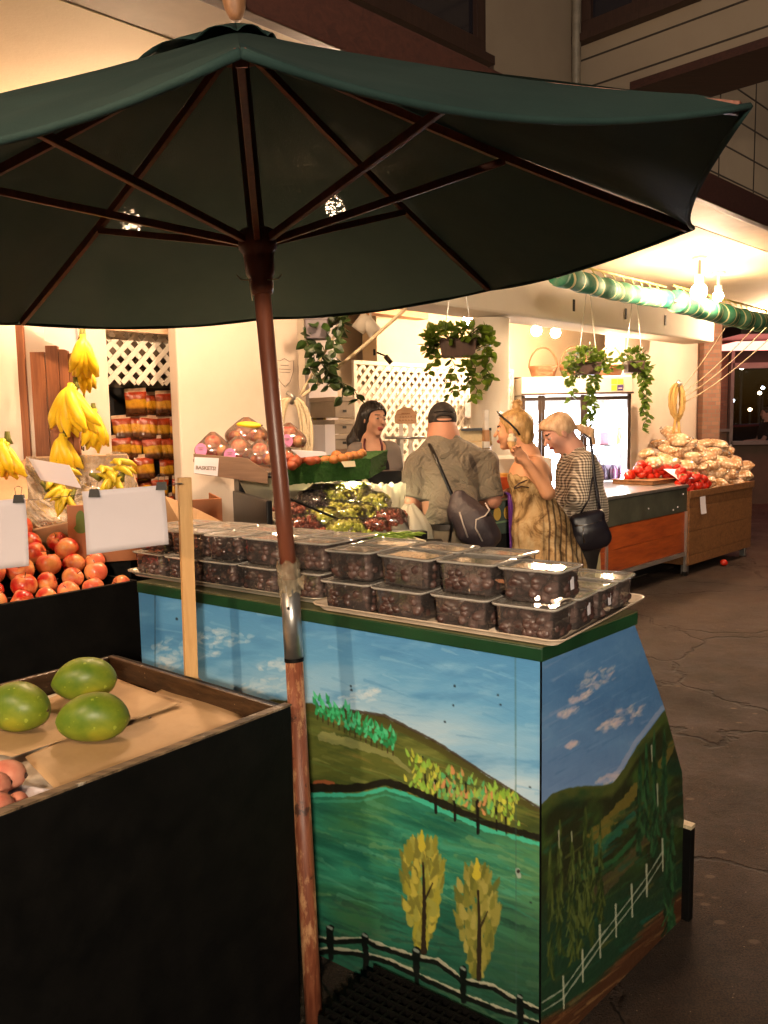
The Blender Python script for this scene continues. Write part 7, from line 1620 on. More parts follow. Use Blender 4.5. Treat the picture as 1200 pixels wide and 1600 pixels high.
def hand_prims(M, curl=(.5, .5, .5, .5), s=1.0, thumb=.4):
    R3 = M.to_3x3(); P = lambda x, y, z: M @ Vector((x * s, y * s, z * s)); out = [ell(P(0, .046, 0), (.040 * s, .052 * s, .015 * s), R3, .012), cap(P(0, -.01, 0), P(0, .03, 0), .024 * s, .026 * s, .015, (M.to_3x3() @ Vector((0, 0, 1)), 1.4))]
    for x, L, c, y0 in ((.029, .074, curl[0], .084), (.0105, .083, curl[1], .090), (-.009, .077, curl[2], .088), (-.027, .060, curl[3], .080)):
        a = c * .5; p = Vector((x, y0, 0)); 
        for i, fr_ in enumerate((.42, .32, .26)):
            q = p + Vector((x * .12 * fr_, math.cos(a) * L * fr_, -math.sin(a) * L * fr_)); out.append(cap(P(*p), P(*q), (.0092 - .001 * i) * s, (.0082 - .001 * i) * s, .004)); p = q; a += c
    t = [Vector((.026, .018, -.004)), Vector((.048, .042, -.012 - .01 * thumb)), Vector((.056, .066, -.016 - .035 * thumb)), Vector((.052, .086, -.02 - .05 * thumb))]
    for i in range(3): out.append(cap(P(*t[i]), P(*t[i + 1]), (.0125 - .0015 * i) * s, (.011 - .0015 * i) * s, .006))
    return out
M_lips = pm('lip_colour', (.32, .07, .06), .4, .05); M_brow = pm('brow_hair', (.03, .018, .012), .7, .1); M_eyew = pm('eye_white', (.28, .24, .21), .25, .02, bump=0); M_iris = pm('iris', (.03, .015, .01), .2, .1, bump=0)
def face_region(M, s=1.0, brow=True, extra=None):
    Mi = np.array(M.inverted())
    def f(C):
        L = (C @ Mi[:3, :3].T + Mi[:3, 3]) / s; x, y, z = L.T; r = np.zeros(len(C), int)
        r[(abs(x) < .024) & (y > .074) & (z < -.050) & (z > -.073)] = 1
        if brow: r[(abs(abs(x) - .031) < .017) & (y > .062) & (abs(z - .027) < .0045)] = 2
        e = (np.hypot(abs(x) - .031, z - .002) < .012) & (abs(z - .002) < .0042) & (y > .066) & (y < .095); r[e] = 3
        r[e & (np.hypot(abs(x) - .031, z - .002) < .006)] = 4
        if extra: r = extra(C, r)
        return r
    return f
def legs(hipL, hipR, kneeL, kneeR, ankL, ankR, s=1.0, toe=(0, 1)):
    out = []
    for h_, k_, a_ in ((hipL, kneeL, ankL), (hipR, kneeR, ankR)):
        out += [cap(h_, k_, .085 * s, .055 * s, .03), cap(k_, Vector(k_).lerp(Vector(a_), .35), .054 * s, .058 * s, .02), cap(Vector(k_).lerp(Vector(a_), .35), a_, .056 * s, .036 * s, .02), cap(Vector(a_) - Vector((0, 0, .03)), Vector(a_) + Vector((toe[0] * .16, toe[1] * .16, -.045)), .036, .030, .02)]
    return out
def W(px, py, Y): return Y_(px, py, Y)
def folds(amp, fr=38, ph=0, dirv=(1, .6, .35)):
    def post(X, Y, Z, D):
        q = X * dirv[0] + Y * dirv[1] + Z * dirv[2]
        return D + amp * (np.sin(q * fr + 2.2 * np.sin(Z * 9 + ph) + 1.5 * np.sin(X * 13 + Y * 11)) * .6 + np.sin((Z * 1.3 - X * .5) * fr * .6 + 2 * np.sin(X * 17 + ph)) * .4)
    return post
def both(*fs):
    def post(X, Y, Z, D):
        for f in fs: D = f(X, Y, Z, D)
        return D
    return post
def cutbelow(z0, n_=(0, 0, 1), p=None):
    def post(X, Y, Z, D):
        if p is None: return np.maximum(D, z0 - Z)
        return np.maximum(D, -((X - p[0]) * n_[0] + (Y - p[1]) * n_[1] + (Z - p[2]) * n_[2]))
    return post
def cutabove(p, n_):
    n_ = Vector(n_).normalized()
    return lambda X, Y, Z, D: np.maximum(D, (X - p[0]) * n_[0] + (Y - p[1]) * n_[1] + (Z - p[2]) * n_[2])

# ---------------------------------------------------------------- man in the grey shirt, seen from behind
MY = 4.7
man = thing('person', 'man in black cap and grey-olive shirt seen from behind, sling bag across his back', 'person', (W(705, 800, MY).x, MY, 0)); ml = man.location
S_man = skin('man_skin', (.46, .22, .14))
hc = W(691, 661, MY + .12); HM = frame(hc, (-.05, 1, -.30)); nk = W(693, 685, MY + .06)
shL, shR = W(654, 724, MY + .05), W(757, 722, MY + .05); elL, elR = W(641, 784, MY - .03), W(771, 782, MY + .0); wrL, wrR = W(668, 800, MY + .27), W(735, 800, MY + .3)
ch = W(703, 742, MY + .05); wa = W(702, 812, MY - .01); hp = W(702, 842, MY); z0 = hp.z
hL, hR = Vector((hp.x - .10, MY, z0 - .05)), Vector((hp.x + .10, MY, z0 - .05)); kL, kR = Vector((hp.x - .12, MY + .05, .50)), Vector((hp.x + .13, MY + .05, .50)); aL_, aR_ = Vector((hp.x - .14, MY, .09)), Vector((hp.x + .15, MY - .03, .09))
body = head_prims(HM, 1.02) + [cap(HM @ Vector((0, -.025, -.03)), nk, .066, .074, .03), cap(nk, ch, .09, .13, .05, ((0, 1, 0), 1.2)), cap(shL, shR, .06, None, .04), ell(ch, (.185, .12, .16), None, .05), ell(W(702, 785, MY + .01), (.165, .13, .16), None, .05), ell(hp, (.165, .12, .13), None, .05)]
for s_, e_, w_, sg in ((shL, elL, wrL, -1), (shR, elR, wrR, 1)): body += [cap(s_, e_, .052, .043, .03), cap(e_, w_, .043, .028, .02)] + hand_prims(frame(w_, (-.3 * sg, 1, .0)) @ Matrix.Rotation(0, 4, 'Y') @ Matrix.Diagonal((-sg, 1, 1, 1)), (.5, .5, .6, .6))
body += legs(hL, hR, kL, kR, aL_, aR_)
organic('body', body, .0065, [S_man, M_lips, M_brow, M_eyew, M_iris], man, region=face_region(HM, 1.02), loc=ml)
n = NT('grey_olive_shirt'); n.col(n.mix(n.ramp(n.noise(3, 5, .6), [(.3, 0), (.7, 1)]), (.125, .105, .075), (.17, .145, .105)))
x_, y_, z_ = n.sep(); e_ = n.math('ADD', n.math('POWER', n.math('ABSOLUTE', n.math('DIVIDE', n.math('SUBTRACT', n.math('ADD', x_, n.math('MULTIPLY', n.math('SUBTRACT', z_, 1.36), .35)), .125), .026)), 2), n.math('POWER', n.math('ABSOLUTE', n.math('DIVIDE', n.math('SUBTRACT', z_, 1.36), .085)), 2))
n.col(n.mix(n.ramp(n.math('ADD', e_, n.math('MULTIPLY', n.noise(18, 4, .6), .8)), [(.75, 1), (1, 0)]), n.b.inputs['Base Color'].links[0].from_socket, (.045, .036, .028)))  # shadow patch by the right shoulder, painted into the cloth colour
n.set(rough=.75, sheen=.1); n.bump(n.noise(7, 4, .55, dist=1.5), 1.0, .05); M_shirt = n.m
shirt = [cap(nk + Vector((0, 0, -.005)), nk + Vector((0, 0, -.06)), .083, .11, .03), cap(nk + Vector((-.02, 0, -.06)), shL, .085, .068, .04), cap(nk + Vector((.02, 0, -.06)), shR, .085, .068, .04), ell(ch, (.190, .145, .17), None, .05), ell(W(704, 785, MY), (.168, .150, .17), None, .05), cap(W(702, 800, MY - .005), W(700, 828, MY - .01), .172, .180, .05, ((0, 1, 0), 1.2)),
         cap(shL, shL.lerp(elL, .92), .070, .072, .022), cap(shR, shR.lerp(elR, .92), .072, .074, .022)]
zh_ = W(700, 815, MY).z
def shirt_post(X, Y, Z, D):
    D = folds(.0085, 22)(X, Y, Z, D) + .006 * np.exp(-((X - ch.x) / .03) ** 2) * (Z < ch.z + .12) * np.sin(Z * 20) * 0
    mid = (abs(X - ml.x) < .24); D = np.maximum(D, np.where(mid, zh_ + .008 * np.sin(X * 22) - Z, -1)); 
    # hollow cuffs
    for s_, e_ in ((shL, elL), (shR, elR)):
        d = (e_ - s_).normalized(); q = s_.lerp(e_, .94); t = (X - q.x) * d.x + (Y - q.y) * d.y + (Z - q.z) * d.z; near = ((X - q.x) ** 2 + (Y - q.y) ** 2 + (Z - q.z) ** 2) < .13 ** 2; D = np.where(near, np.maximum(D, t), D)
    return D
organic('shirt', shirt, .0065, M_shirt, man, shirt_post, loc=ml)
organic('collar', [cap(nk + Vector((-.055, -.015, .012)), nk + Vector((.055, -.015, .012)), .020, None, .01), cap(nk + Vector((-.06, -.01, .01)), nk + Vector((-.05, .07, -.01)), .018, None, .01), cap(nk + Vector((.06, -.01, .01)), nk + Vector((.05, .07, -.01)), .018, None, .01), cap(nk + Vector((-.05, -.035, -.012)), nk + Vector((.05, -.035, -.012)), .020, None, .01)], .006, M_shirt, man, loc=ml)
M_khaki = pm('khaki_trousers', (.16, .13, .085), .75, .15, 8, .4)
tro = [ell(hp, (.185, .145, .13), None, .05), cap(W(701, 812, MY), hp, .17, .175, .04, ((0, 1, 0), 1.3))]
for h_, k_, a_ in ((hL, kL, aL_), (hR, kR, aR_)): tro += [cap(h_, k_, .10, .078, .04), cap(k_, Vector(a_) + Vector((0, 0, -.01)), .078, .068, .03)]
organic('trousers', tro, .008, M_khaki, man, both(folds(.003, 26, 1), cutabove((0, 0, W(700, 812, MY).z), (0, 0, 1)), cutbelow(.06)), loc=ml)
bz = W(700, 819, MY).z; b = MB(); b.lathe([(.182, -.018), (.186, -.016), (.186, .016), (.182, .018)], (W(701, 819, MY).x, MY, bz), 40, sy=.80); bt_ = b.build('belt', pm('brown_black_belt', (.03, .022, .016), .4), man)
b = MB()
for x in (-.13, .02, .12): yy = -.80 * .192 * math.sqrt(max(0, 1 - (x / .192) ** 2)); b.box((W(701, 819, MY).x + x, MY + yy - .002, bz), (.014, .006, .05))
b.build('belt_loops', M_khaki, bt_)
for a_ in (aL_, aR_): organic('shoe', [cap(Vector((a_.x, a_.y - .04, .04)), Vector((a_.x, a_.y + .18, .035)), .045, .042, .02)], .008, M_black, man, cutbelow(.004), loc=ml)
# cap
capc = HM @ Vector((0, -.012, .035)); R3 = HM.to_3x3()
def cap_post(X, Y, Z, D):
    q = HM.inverted(); lx = q[0][0] * X + q[0][1] * Y + q[0][2] * Z + q[0][3]; ly = q[1][0] * X + q[1][1] * Y + q[1][2] * Z + q[1][3]; lz = q[2][0] * X + q[2][1] * Y + q[2][2] * Z + q[2][3]
    D = np.where(ly < .08, np.maximum(D, -.030 + .30 * (ly + .1) - lz), D)
    opening = (lx / .046) ** 2 + ((lz + .002) / .013) ** 2 - 1
    return np.where((ly < -.05), np.maximum(D, -opening * .02), D)
organic('cap', [ell(HM @ Vector((0, -.014, .022)), (.085, .106, .098), R3, .01), ell(HM @ Vector((0, .13, .045)), (.062, .065, .006), R3 @ Matrix.Rotation(R(-8), 3, 'X'), .01)], .005, pm('charcoal_cap_cloth', (.018, .013, .011), .8, .2, 20, .3), man, cap_post, loc=ml)
b = MB(); b.tube([HM @ Vector((.082 * math.sin(a), -.014 - .104 * math.cos(a), .031 + .006)) for a in [R(-45 + 9 * i) for i in range(11)]], .007, 8, flat=.5); b.build('cap_strap', M_black, man, True)
sd = random.Random(2); 
organic('hair', [ell(HM @ Vector((0, -.018, .018)), (.077, .094, .062), R3, .01)], .006, pm('grey_brown_short_hair', (.10, .065, .045), .8, .2, 60, .5, 200), man, cap_post and (lambda X, Y, Z, D: np.maximum(D, (HM.inverted()[1][0] * X + HM.inverted()[1][1] * Y + HM.inverted()[1][2] * Z + HM.inverted()[1][3]) - .02)), loc=ml)
# sling bag
sbg = thing('sling_bag', 'grey purple sling bag with white piping on the back of the man', 'bag', W(745, 815, MY - .2))
n = NT('sling_bag_nylon'); n.col(n.mix(n.noise(6, 4, .6), (.030, .022, .026), (.055, .042, .050))); n.set(rough=.5); n.bump(n.noise(25, 5, .6), .5, .01); M_sling = n.m
bp2 = [W(712, 782, MY - .19), W(722, 800, MY - .21), W(742, 822, MY - .235), W(758, 838, MY - .24)]
organic('bag_body', [cap(bp2[0], bp2[1], .035, .075, .03, ((0, 1, 0), 1.6)), cap(bp2[1], bp2[2], .080, .105, .03, ((0, 1, 0), 1.6)), cap(bp2[2], bp2[3], .105, .085, .03, ((0, 1, 0), 1.6)), cap(bp2[0] + Vector((.03, 0, .02)), bp2[1] + Vector((.05, 0, .02)), .04, .05, .02, ((0, 1, 0), 1.6))], .0065, M_sling, sbg, folds(.004, 60, 3), loc=sbg.location)
stp_ = [W(671, 694, MY - .02), W(680, 712, MY - .13), W(692, 740, MY - .165), W(704, 768, MY - .175), W(713, 785, MY - .19)]
b = MB(); b.tube([Vector(p) for p in stp_], .011, 8, flat=.4); b.tube([W(671, 694, MY - .02), W(668, 697, MY + .08), W(664, 715, MY + .18)], .011, 8, flat=.4); b.build('strap', M_black, sbg, True)
b = MB(); b.tube([W(712, 786, MY - .23), W(707, 815, MY - .24), W(702, 850, MY - .24)], .007, 8); b.build('strap_tail', M_black, sbg, True)
b = MB(); b.tube([W(758, 786, MY - .28), W(765, 797, MY - .30), W(758, 806, MY - .325), W(744, 812, MY - .33), W(743, 825, MY - .34), W(754, 846, MY - .335)], .0045, 6); b.tube([W(718, 800, MY - .285), W(724, 820, MY - .30), W(731, 840, MY - .30)], .0045, 6); b.build('piping', pm('pale_piping', (.6, .52, .46), .5), sbg, True)
b = MB(); b.ell(W(762, 804, MY - .3), (.012, .005, .012), None, 10, 6); b.build('eyelet', M_black, sbg, True)

# ---------------------------------------------------------------- seller
SYY = 5.25
sel = thing('person', 'young woman seller with long black hair, grey T-shirt and black apron behind the counter', 'person', (W(585, 760, SYY).x, SYY, 0)); sl_ = sel.location
S_sel = skin('seller_skin', (.46, .24, .15)); hc = W(584, 655, SYY); HS = frame(hc, (.62, -.78, -.02), roll=R(-5)); nk = W(580, 692, SYY + .02)
shL, shR = W(556, 706, SYY + .02), W(612, 705, SYY + .0); elL, elR = W(556, 745, SYY + .0), W(618, 738, SYY - .0); wrL, wrR = W(574, 768, SYY - .17), W(608, 766, SYY - .16)
ch = W(584, 722, SYY + .02); hp = Vector((sl_.x, SYY + .03, .92)); fw_ = Vector((.25, -.97, 0))
hL, hR = hp + Vector((-.08, 0, -.03)), hp + Vector((.08, 0, -.03)); kL, kR = Vector((hL.x, SYY, .48)), Vector((hR.x, SYY, .48)); aL_, aR_ = Vector((hL.x, SYY + .02, .09)), Vector((hR.x, SYY + .02, .09))
body = head_prims(HS, .95) + [cap(HS @ Vector((0, -.03, -.05)), nk, .050, .050, .025), cap(nk, ch, .06, .10, .05, ((0, 1, 0), 1.3)), cap(shL, shR, .042, None, .03), ell(ch, (.135, .09, .13), None, .04), ell(Vector((sl_.x, SYY + .02, 1.10)), (.115, .085, .14), None, .04), ell(hp, (.15, .11, .12), None, .04)]
for s_, e_, w_, sg in ((shL, elL, wrL, -1), (shR, elR, wrR, 1)): body += [cap(s_, e_, .040, .034, .025), cap(e_, w_, .034, .022, .02)] + hand_prims(frame(w_, (-.35 * sg, -1, -.12)) @ Matrix.Diagonal((sg, 1, 1, 1)), (.25, .25, .3, .35), .92)
body += legs(hL, hR, kL, kR, aL_, aR_, .9, (0, -1))
organic('body', body, .006, [S_sel, M_lips, M_brow, M_eyew, M_iris], sel, region=face_region(HS, .95), loc=sl_)
def local_of(M):
    q = M.inverted()
    return lambda X, Y, Z: tuple(q[i][0] * X + q[i][1] * Y + q[i][2] * Z + q[i][3] for i in range(3))
def hair_post(M, s, front=.062, line=.035, fr=110, amp=.0028):
    lf = local_of(M)
    def post(X, Y, Z, D):
        x, y, z = (q / s for q in lf(X, Y, Z)); D = D + amp * .45 * np.sin(x * fr * .7 + 3 * np.sin(z * 22) + 2 * np.sin(y * 31)) + amp * .5 * np.sin(y * fr * .8 + z * 35 + 2 * np.sin(x * 40))
        facec = np.minimum(y - (front - 1.2 * np.maximum(0, z - line) - .35 * abs(x) * 0), 9)      # keep the face free below the hairline
        return np.where(z < line + .035, np.maximum(D, np.where(z < line + (.03 - 7 * x * x), y - .030 - .25 * np.maximum(0, z), y - .085)), D)
    return post
M_hairb = NT('black_hair'); M_hairb.col((.007, .005, .005)); M_hairb.set(rough=.38, spec=.5); M_hairb.bump(M_hairb.wave(30, 4, M_hairb.map((1, 1, .15))), .6, .004); M_hairb = M_hairb.m
R3 = HS.to_3x3(); bk = HS @ Vector((0, -.07, -.02))
hs_ = [ell(HS @ Vector((0, -.018, .032)), (.084, .102, .090), R3, .01), ell(HS @ Vector((0, -.05, -.03)), (.080, .070, .09), R3, .03),
       cap(bk, W(556, 690, SYY + .09), .065, .060, .03), cap(W(556, 690, SYY + .09), W(551, 712, SYY + .11), .060, .030, .02), cap(HS @ Vector((.070, -.02, .02)), W(562, 690, SYY + .03), .026, .024, .02), cap(W(562, 690, SYY + .03), W(552, 708, SYY + .05), .026, .015, .02)]
organic('hair', hs_, .0055, M_hairb, sel, hair_post(HS, .95, amp=.0016), loc=sl_)
n = NT('grey_tshirt'); n.col(n.mix(n.noise(5, 4, .6), (.14, .115, .10), (.19, .155, .135))); n.set(rough=.85); n.bump(n.noise(16, 5, .6), .4, .01); M_gt = n.m
ts_ = [cap(shL + Vector((.02, 0, 0)), shR + Vector((-.02, 0, 0)), .058, None, .04), ell(ch, (.155, .112, .14), None, .04), ell(Vector((sl_.x, SYY + .02, 1.10)), (.135, .105, .16), None, .04), cap(shL, shL.lerp(elL, .7), .055, .056, .03), cap(shR, shR.lerp(elR, .7), .055, .056, .03)]
npt = W(584, 708, SYY - .1)
organic('tshirt', ts_, .006, M_gt, sel, both(folds(.003, 36, 2), lambda X, Y, Z, D: np.maximum(D, .085 - np.sqrt((X - npt.x) ** 2 + ((Y - npt.y) * .55) ** 2 + ((Z - npt.z - .045) * 1.05) ** 2)), lambda X, Y, Z, D: np.maximum(D, -(Z - 1.0))), loc=sl_)
apn = [ell(ch + Vector((.0, -.02, -.02)), (.125, .105, .13), None, .04), ell(Vector((sl_.x, SYY - .0, 1.08)), (.155, .115, .2), None, .04), ell(hp, (.17, .14, .2), None, .05)]
organic('apron', apn, .0065, pm('black_apron', (.006, .006, .007), .6, .2, 10, .3), sel, both(cutabove((0, SYY + .02, 0), (0, 1, 0)), cutabove((0, 0, W(584, 704, SYY).z), (0, 0, 1)), cutbelow(.6)), loc=sl_)
b = MB()
for s_ in (-1, 1): b.tube([W(584 + s_ * 13, 706, SYY - .10), W(583 + s_ * 14, 696, SYY - .075), W(582 + s_ * 12, 686, SYY - .03)], .007, 6)
b.build('apron_strap', pm('maroon_strap', (.09, .012, .02), .6), sel, True)
tr_l = [ell(hp, (.158, .118, .12), None, .04)]
for h_, k_, a_ in ((hL, kL, aL_), (hR, kR, aR_)): tr_l += [cap(h_, k_, .085, .062, .03), cap(k_, a_, .062, .045, .02)]
organic('trousers', tr_l, .009, M_black, sel, None, loc=sl_)

# ---------------------------------------------------------------- woman in the tie-dye dress eating ice cream
WY = 4.6
wom = thing('person', 'blonde woman in strapless brown tie-dye dress raising an ice cream cone', 'person', (W(835, 800, WY).x, WY, 0)); wl_ = wom.location
S_wom = skin('woman_skin', (.70, .34, .18)); hc = W(801, 672, WY); HW = frame(hc, (-.93, .30, -.05)); nk = W(825, 712, WY + .0)
shN, shF = W(838, 728, WY - .11), W(818, 726, WY + .14); elN, wrN = W(856, 770, WY - .16), W(822, 722, WY - .17); elF, wrF = W(805, 768, WY + .22), W(786, 772, WY + .32)
up_ = W(832, 745, WY); ws = W(832, 782, WY); hp = W(846, 828, WY)
hL, hR = hp + Vector((0, -.08, -.04)), hp + Vector((0, .08, -.04)); kL, kR = hL + Vector((-.03, 0, -.42)), hR + Vector((-.03, 0, -.42)); aL_, aR_ = Vector((hL.x, hL.y, .09)), Vector((hR.x - .1, hR.y, .09))
HH = frame(wrN, (-.55, -.02, .62), (0, 1, .1), R(20)); 
body = head_prims(HW, .97) + [cap(HW @ Vector((0, -.035, -.05)), nk, .052, .056, .03), cap(nk, up_, .062, .10, .05, ((1, 0, 0), 1.05)), cap(shN, shF, .048, None, .04), ell(up_, (.105, .135, .10), None, .04), ell(W(815, 742, WY), (.07, .12, .07), None, .04), ell(ws, (.095, .115, .13), None, .04), ell(hp, (.13, .16, .13), None, .04),
        cap(shN, elN, .043, .036, .03), cap(elN, wrN, .036, .023, .02), cap(shF, elF, .043, .035, .03), cap(elF, wrF, .035, .022, .02)]
body += hand_prims(HH, (.85, .9, .95, 1.0), .88, .9) + hand_prims(frame(wrF, (-1, .3, -.1)), (.4, .4, .4, .4), .95) + legs(hL, hR, kL, kR, aL_, aR_, .95, (-1, 0))
organic('body', body, .006, [S_wom, M_lips, M_brow, M_eyew, M_iris], wom, region=face_region(HW, .97), loc=wl_)
n = NT('blonde_hair'); c = n.mix(n.ramp(n.noise(26, 5, .6, n.map((1.6, 1.6, .5))), [(.3, 0), (.7, 1)]), hx('8a6230'), hx('dcb476')); c = n.mix(n.ramp(n.noise(12, 4, .6), [(.5, 0), (.75, .6)]), c, hx('5a3818')); n.col(c); n.set(rough=.42); n.bump(n.noise(60, 4, .6, n.map((2, 2, .4))), .6, .004); M_blond = n.m
R3 = HW.to_3x3(); bun = W(808, 636, WY + .01)
organic('hair', [ell(HW @ Vector((0, -.020, .030)), (.083, .102, .088), R3, .01), ell(HW @ Vector((0, -.070, -.035)), (.062, .048, .060), R3, .02), cap(HW @ Vector((0, -.035, .105)), bun, .018, .016, .008), ell(bun, (.027, .025, .024), None, .006)], .0055, M_blond, wom, hair_post(HW, .97, amp=.0022, fr=130), loc=wl_)
rb3 = random.Random(6); bb = MB()
for i in range(9):
    a = rb3.uniform(0, 6.28); r_ = rb3.uniform(.016, .028); bb.tube([bun + Vector((math.cos(a + j * .9) * r_, math.sin(a * 2) * .01, math.sin(a + j * .9) * r_ * .9 + .004 * j)) for j in range(6)], .006, 6)
bb.build('hair_bun', M_blond, wom, True)
sgl = thing('sunglasses', 'dark sunglasses pushed up on the blonde hair of the woman eating', 'sunglasses', HW @ Vector((0, .07, .09)))
b = MB()
for i in (-1, 1):
    c = HW @ Vector((i * .038, .062, .098)); q = []
    b.ell(c, (.028, .004, .022), R3 @ Matrix.Rotation(R(-48), 3, 'X'), 14, 6)
b.build('lenses', M_black, sgl, True)
b = MB()
for i in (-1, 1): b.tube([HW @ Vector((i * .070, .060, .090)), HW @ Vector((i * .090, .010, .050)), HW @ Vector((i * .088, -.035, .0)), HW @ Vector((i * .082, -.050, -.03))], .0055, 6)
b.tube([HW @ Vector((-.015, .075, .10)), HW @ Vector((.015, .075, .10))], .003, 6); b.build('temples', M_black, sgl, True)
# dress: bodice and pleated skirt
n = NT('tie_dye_cloth'); f = n.noise(7, 5, .65, dist=1.5); c = n.ramp(f, [(.28, hx('3c2814')), (.42, hx('7a5c34')), (.52, hx('b59464')), (.66, hx('cdb488'))])
x_, y_, z_ = n.sep(); st2 = n.math('ADD', n.math('MULTIPLY', x_, 190), n.math('MULTIPLY', n.noise(4, 3, .5), 9)); sw = n.math('SINE', st2)
msk = n.ramp(n.math('ADD', x_, n.math('MULTIPLY', z_, .0)), [(.0, 0), (.012, 0), (.03, 1), (1, 1)])
c = n.mix(n.math('MULTIPLY', n.ramp(sw, [(.30, 0), (.75, .85)]), msk), c, hx('3a2412')); n.col(c); n.set(rough=.8); n.bump(n.noise(18, 5, .6), .4, .01); M_dress = n.m
zt_ = W(830, 752, WY).z
def dress_post(X, Y, Z, D):
    D = np.maximum(D, Z - (W(806, 735, WY).z - (X - W(806, 735, WY).x) * .62)); t = np.clip((W(830, 800, WY).z - Z) / .5, 0, 1.6)
    a = np.arctan2(Y - wl_.y, X - (wl_.x + .0)); return D + (.002 + .013 * t) * np.sin(a * 15 + Z * 3) + .0015 * np.sin(Z * 60 + X * 30)
organic('dress', [ell(W(818, 748, WY), (.088, .135, .085), None, .03), ell(W(833, 758, WY), (.105, .135, .09), None, .04), cap(ws, hp, .112, .150, .05, ((0, 1, 0), .93)), cap(hp, Vector((hp.x + .04, WY, .75)), .158, .20, .05), cap(Vector((hp.x + .04, WY, .75)), Vector((hp.x + .06, WY, .42)), .20, .25, .05)], .007, M_dress, wom, both(dress_post, cutbelow(.36)), loc=wl_)
b = MB(); b.tube([W(803, 762, WY - .17), W(812, 755, WY - .175), W(824, 750, WY - .16)], .004, 6); b.tube([W(803, 764, WY - .17), W(815, 760, WY - .17), W(826, 762, WY - .15)], .004, 6); b.build('bodice_cord', M_brownw, wom, True)
ic = thing('ice_cream_cone', 'small pale ice cream in a cone in the raised hand of the blonde woman', 'ice cream', HH @ Vector((.02, .06, -.03)))
tip = W(800, 706, WY - .18); top = W(800, 691, WY - .17); ax_ = (top - tip).normalized()
b = MB(); b.tube([tip, top], [.010, .026], 14); b.build('wafer_cone', pm('wafer', (.60, .36, .14), .7, .15, 60, .4), ic, True)
b = MB(); b.ell(top + Vector((0, 0, .014)), (.026, .026, .024), None, 16, 10, bump=.05); b.ell(top + Vector((-.002, 0, .034)), (.018, .018, .016), None, 14, 8, bump=.05); b.build('scoop', pm('cream_scoop', (.78, .66, .46), .5, .08, 20, .4), ic, True)
pbg = thing('purple_bag', 'purple cloth shopping bag hanging between the man and the blonde woman', 'shopping bag', W(802, 820, WY + .1))
n = NT('purple_cloth'); n.col(n.mix(n.noise(8, 4, .6), (.06, .012, .14), (.13, .03, .26))); n.set(rough=.6); n.bump(n.noise(14, 4, .6), .5, .015)
P4 = [W(793, 770, WY + .08), W(808, 778, WY + .02), W(816, 866, WY + .0), W(797, 868, WY + .06)]
def pf_(u, v, o=0): q = P4[0].lerp(P4[1], u).lerp(P4[3].lerp(P4[2], u), v); return q + Vector((0, (.035 * math.sin(math.pi * u) * math.sin(math.pi * min(1, v * 1.1)) + .006 * math.sin(15 * u + 3 * v)) * (1 if o else -1), 0))
b = MB(); b.grid(lambda u, v: pf_(u, v, 0), 16, 20); b.grid(lambda u, v: pf_(u, v, 1), 16, 20); b.build('bag_body', n.m, pbg, True)
b = MB(); b.tube([W(770, 742, WY + .30), W(771, 725, WY + .29), W(764, 708, WY + .30), W(758, 712, WY + .34)], [.012, .024, .022, .01], 10, flat=.5); b.tube([W(795, 772, WY + .08), W(790, 770, WY + .2), W(788, 770, WY + .3)], .008, 8); b.build('handle', n.m, pbg, True)

# ---------------------------------------------------------------- older woman in the checked shirt
OY = 4.92
old = thing('person', 'older fair-haired woman in checked shirt looking down, black shoulder bag at her side', 'person', (W(905, 800, OY).x, OY, 0)); ol_ = old.location
S_old = skin('older_skin', (.74, .40, .30)); hc = W(872, 676, OY); HO = frame(hc, (-.84, -.16, -.46)); nk = W(896, 706, OY + .01)
shN, shF = W(912, 724, OY - .13), W(896, 722, OY + .16); elN, wrN = W(906, 778, OY - .16), W(882, 786, OY - .05); elF, wrF = W(884, 775, OY + .18), W(874, 782, OY + .05)
up_ = W(905, 745, OY); ws = W(905, 790, OY); hp = W(905, 832, OY)
hL, hR = hp + Vector((0, -.09, -.04)), hp + Vector((0, .09, -.04)); kL, kR = hL + Vector((-.03, 0, -.42)), hR + Vector((-.03, 0, -.42)); aL_, aR_ = Vector((hL.x + .02, hL.y, .09)), Vector((hR.x - .04, hR.y, .09))
body = head_prims(HO, 1.0) + [cap(HO @ Vector((0, -.035, -.05)), nk, .055, .058, .03), cap(nk, up_, .065, .11, .05), cap(shN, shF, .05, None, .04), ell(up_, (.12, .15, .13), None, .05), ell(ws, (.125, .14, .14), None, .05), ell(hp, (.15, .17, .14), None, .05),
        cap(shN, elN, .045, .040, .03), cap(elN, wrN, .038, .025, .02), cap(shF, elF, .045, .038, .03), cap(elF, wrF, .036, .024, .02)]
body += hand_prims(frame(wrN, (-1, .1, -.1), (0, -1, .5)), (.5, .55, .6, .6), .95) + hand_prims(frame(wrF, (-1, -.3, 0), (0, 1, .5)), (.5, .55, .6, .6), .95) + legs(hL, hR, kL, kR, aL_, aR_, .98, (-1, 0))
organic('body', body, .006, [S_old, M_lips, M_brow, M_eyew, M_iris], old, region=face_region(HO, 1.0), loc=ol_)
n = NT('silver_blonde_hair'); c = n.mix(n.ramp(n.noise(24, 5, .6, n.map((1.6, 1.6, .6))), [(.3, 0), (.7, 1)]), hx('c49670'), hx('f2d4ac')); n.col(c); n.set(rough=.42); n.bump(n.noise(60, 4, .6, n.map((2, 2, .4))), .6, .004); M_sblond = n.m; R3 = HO.to_3x3()
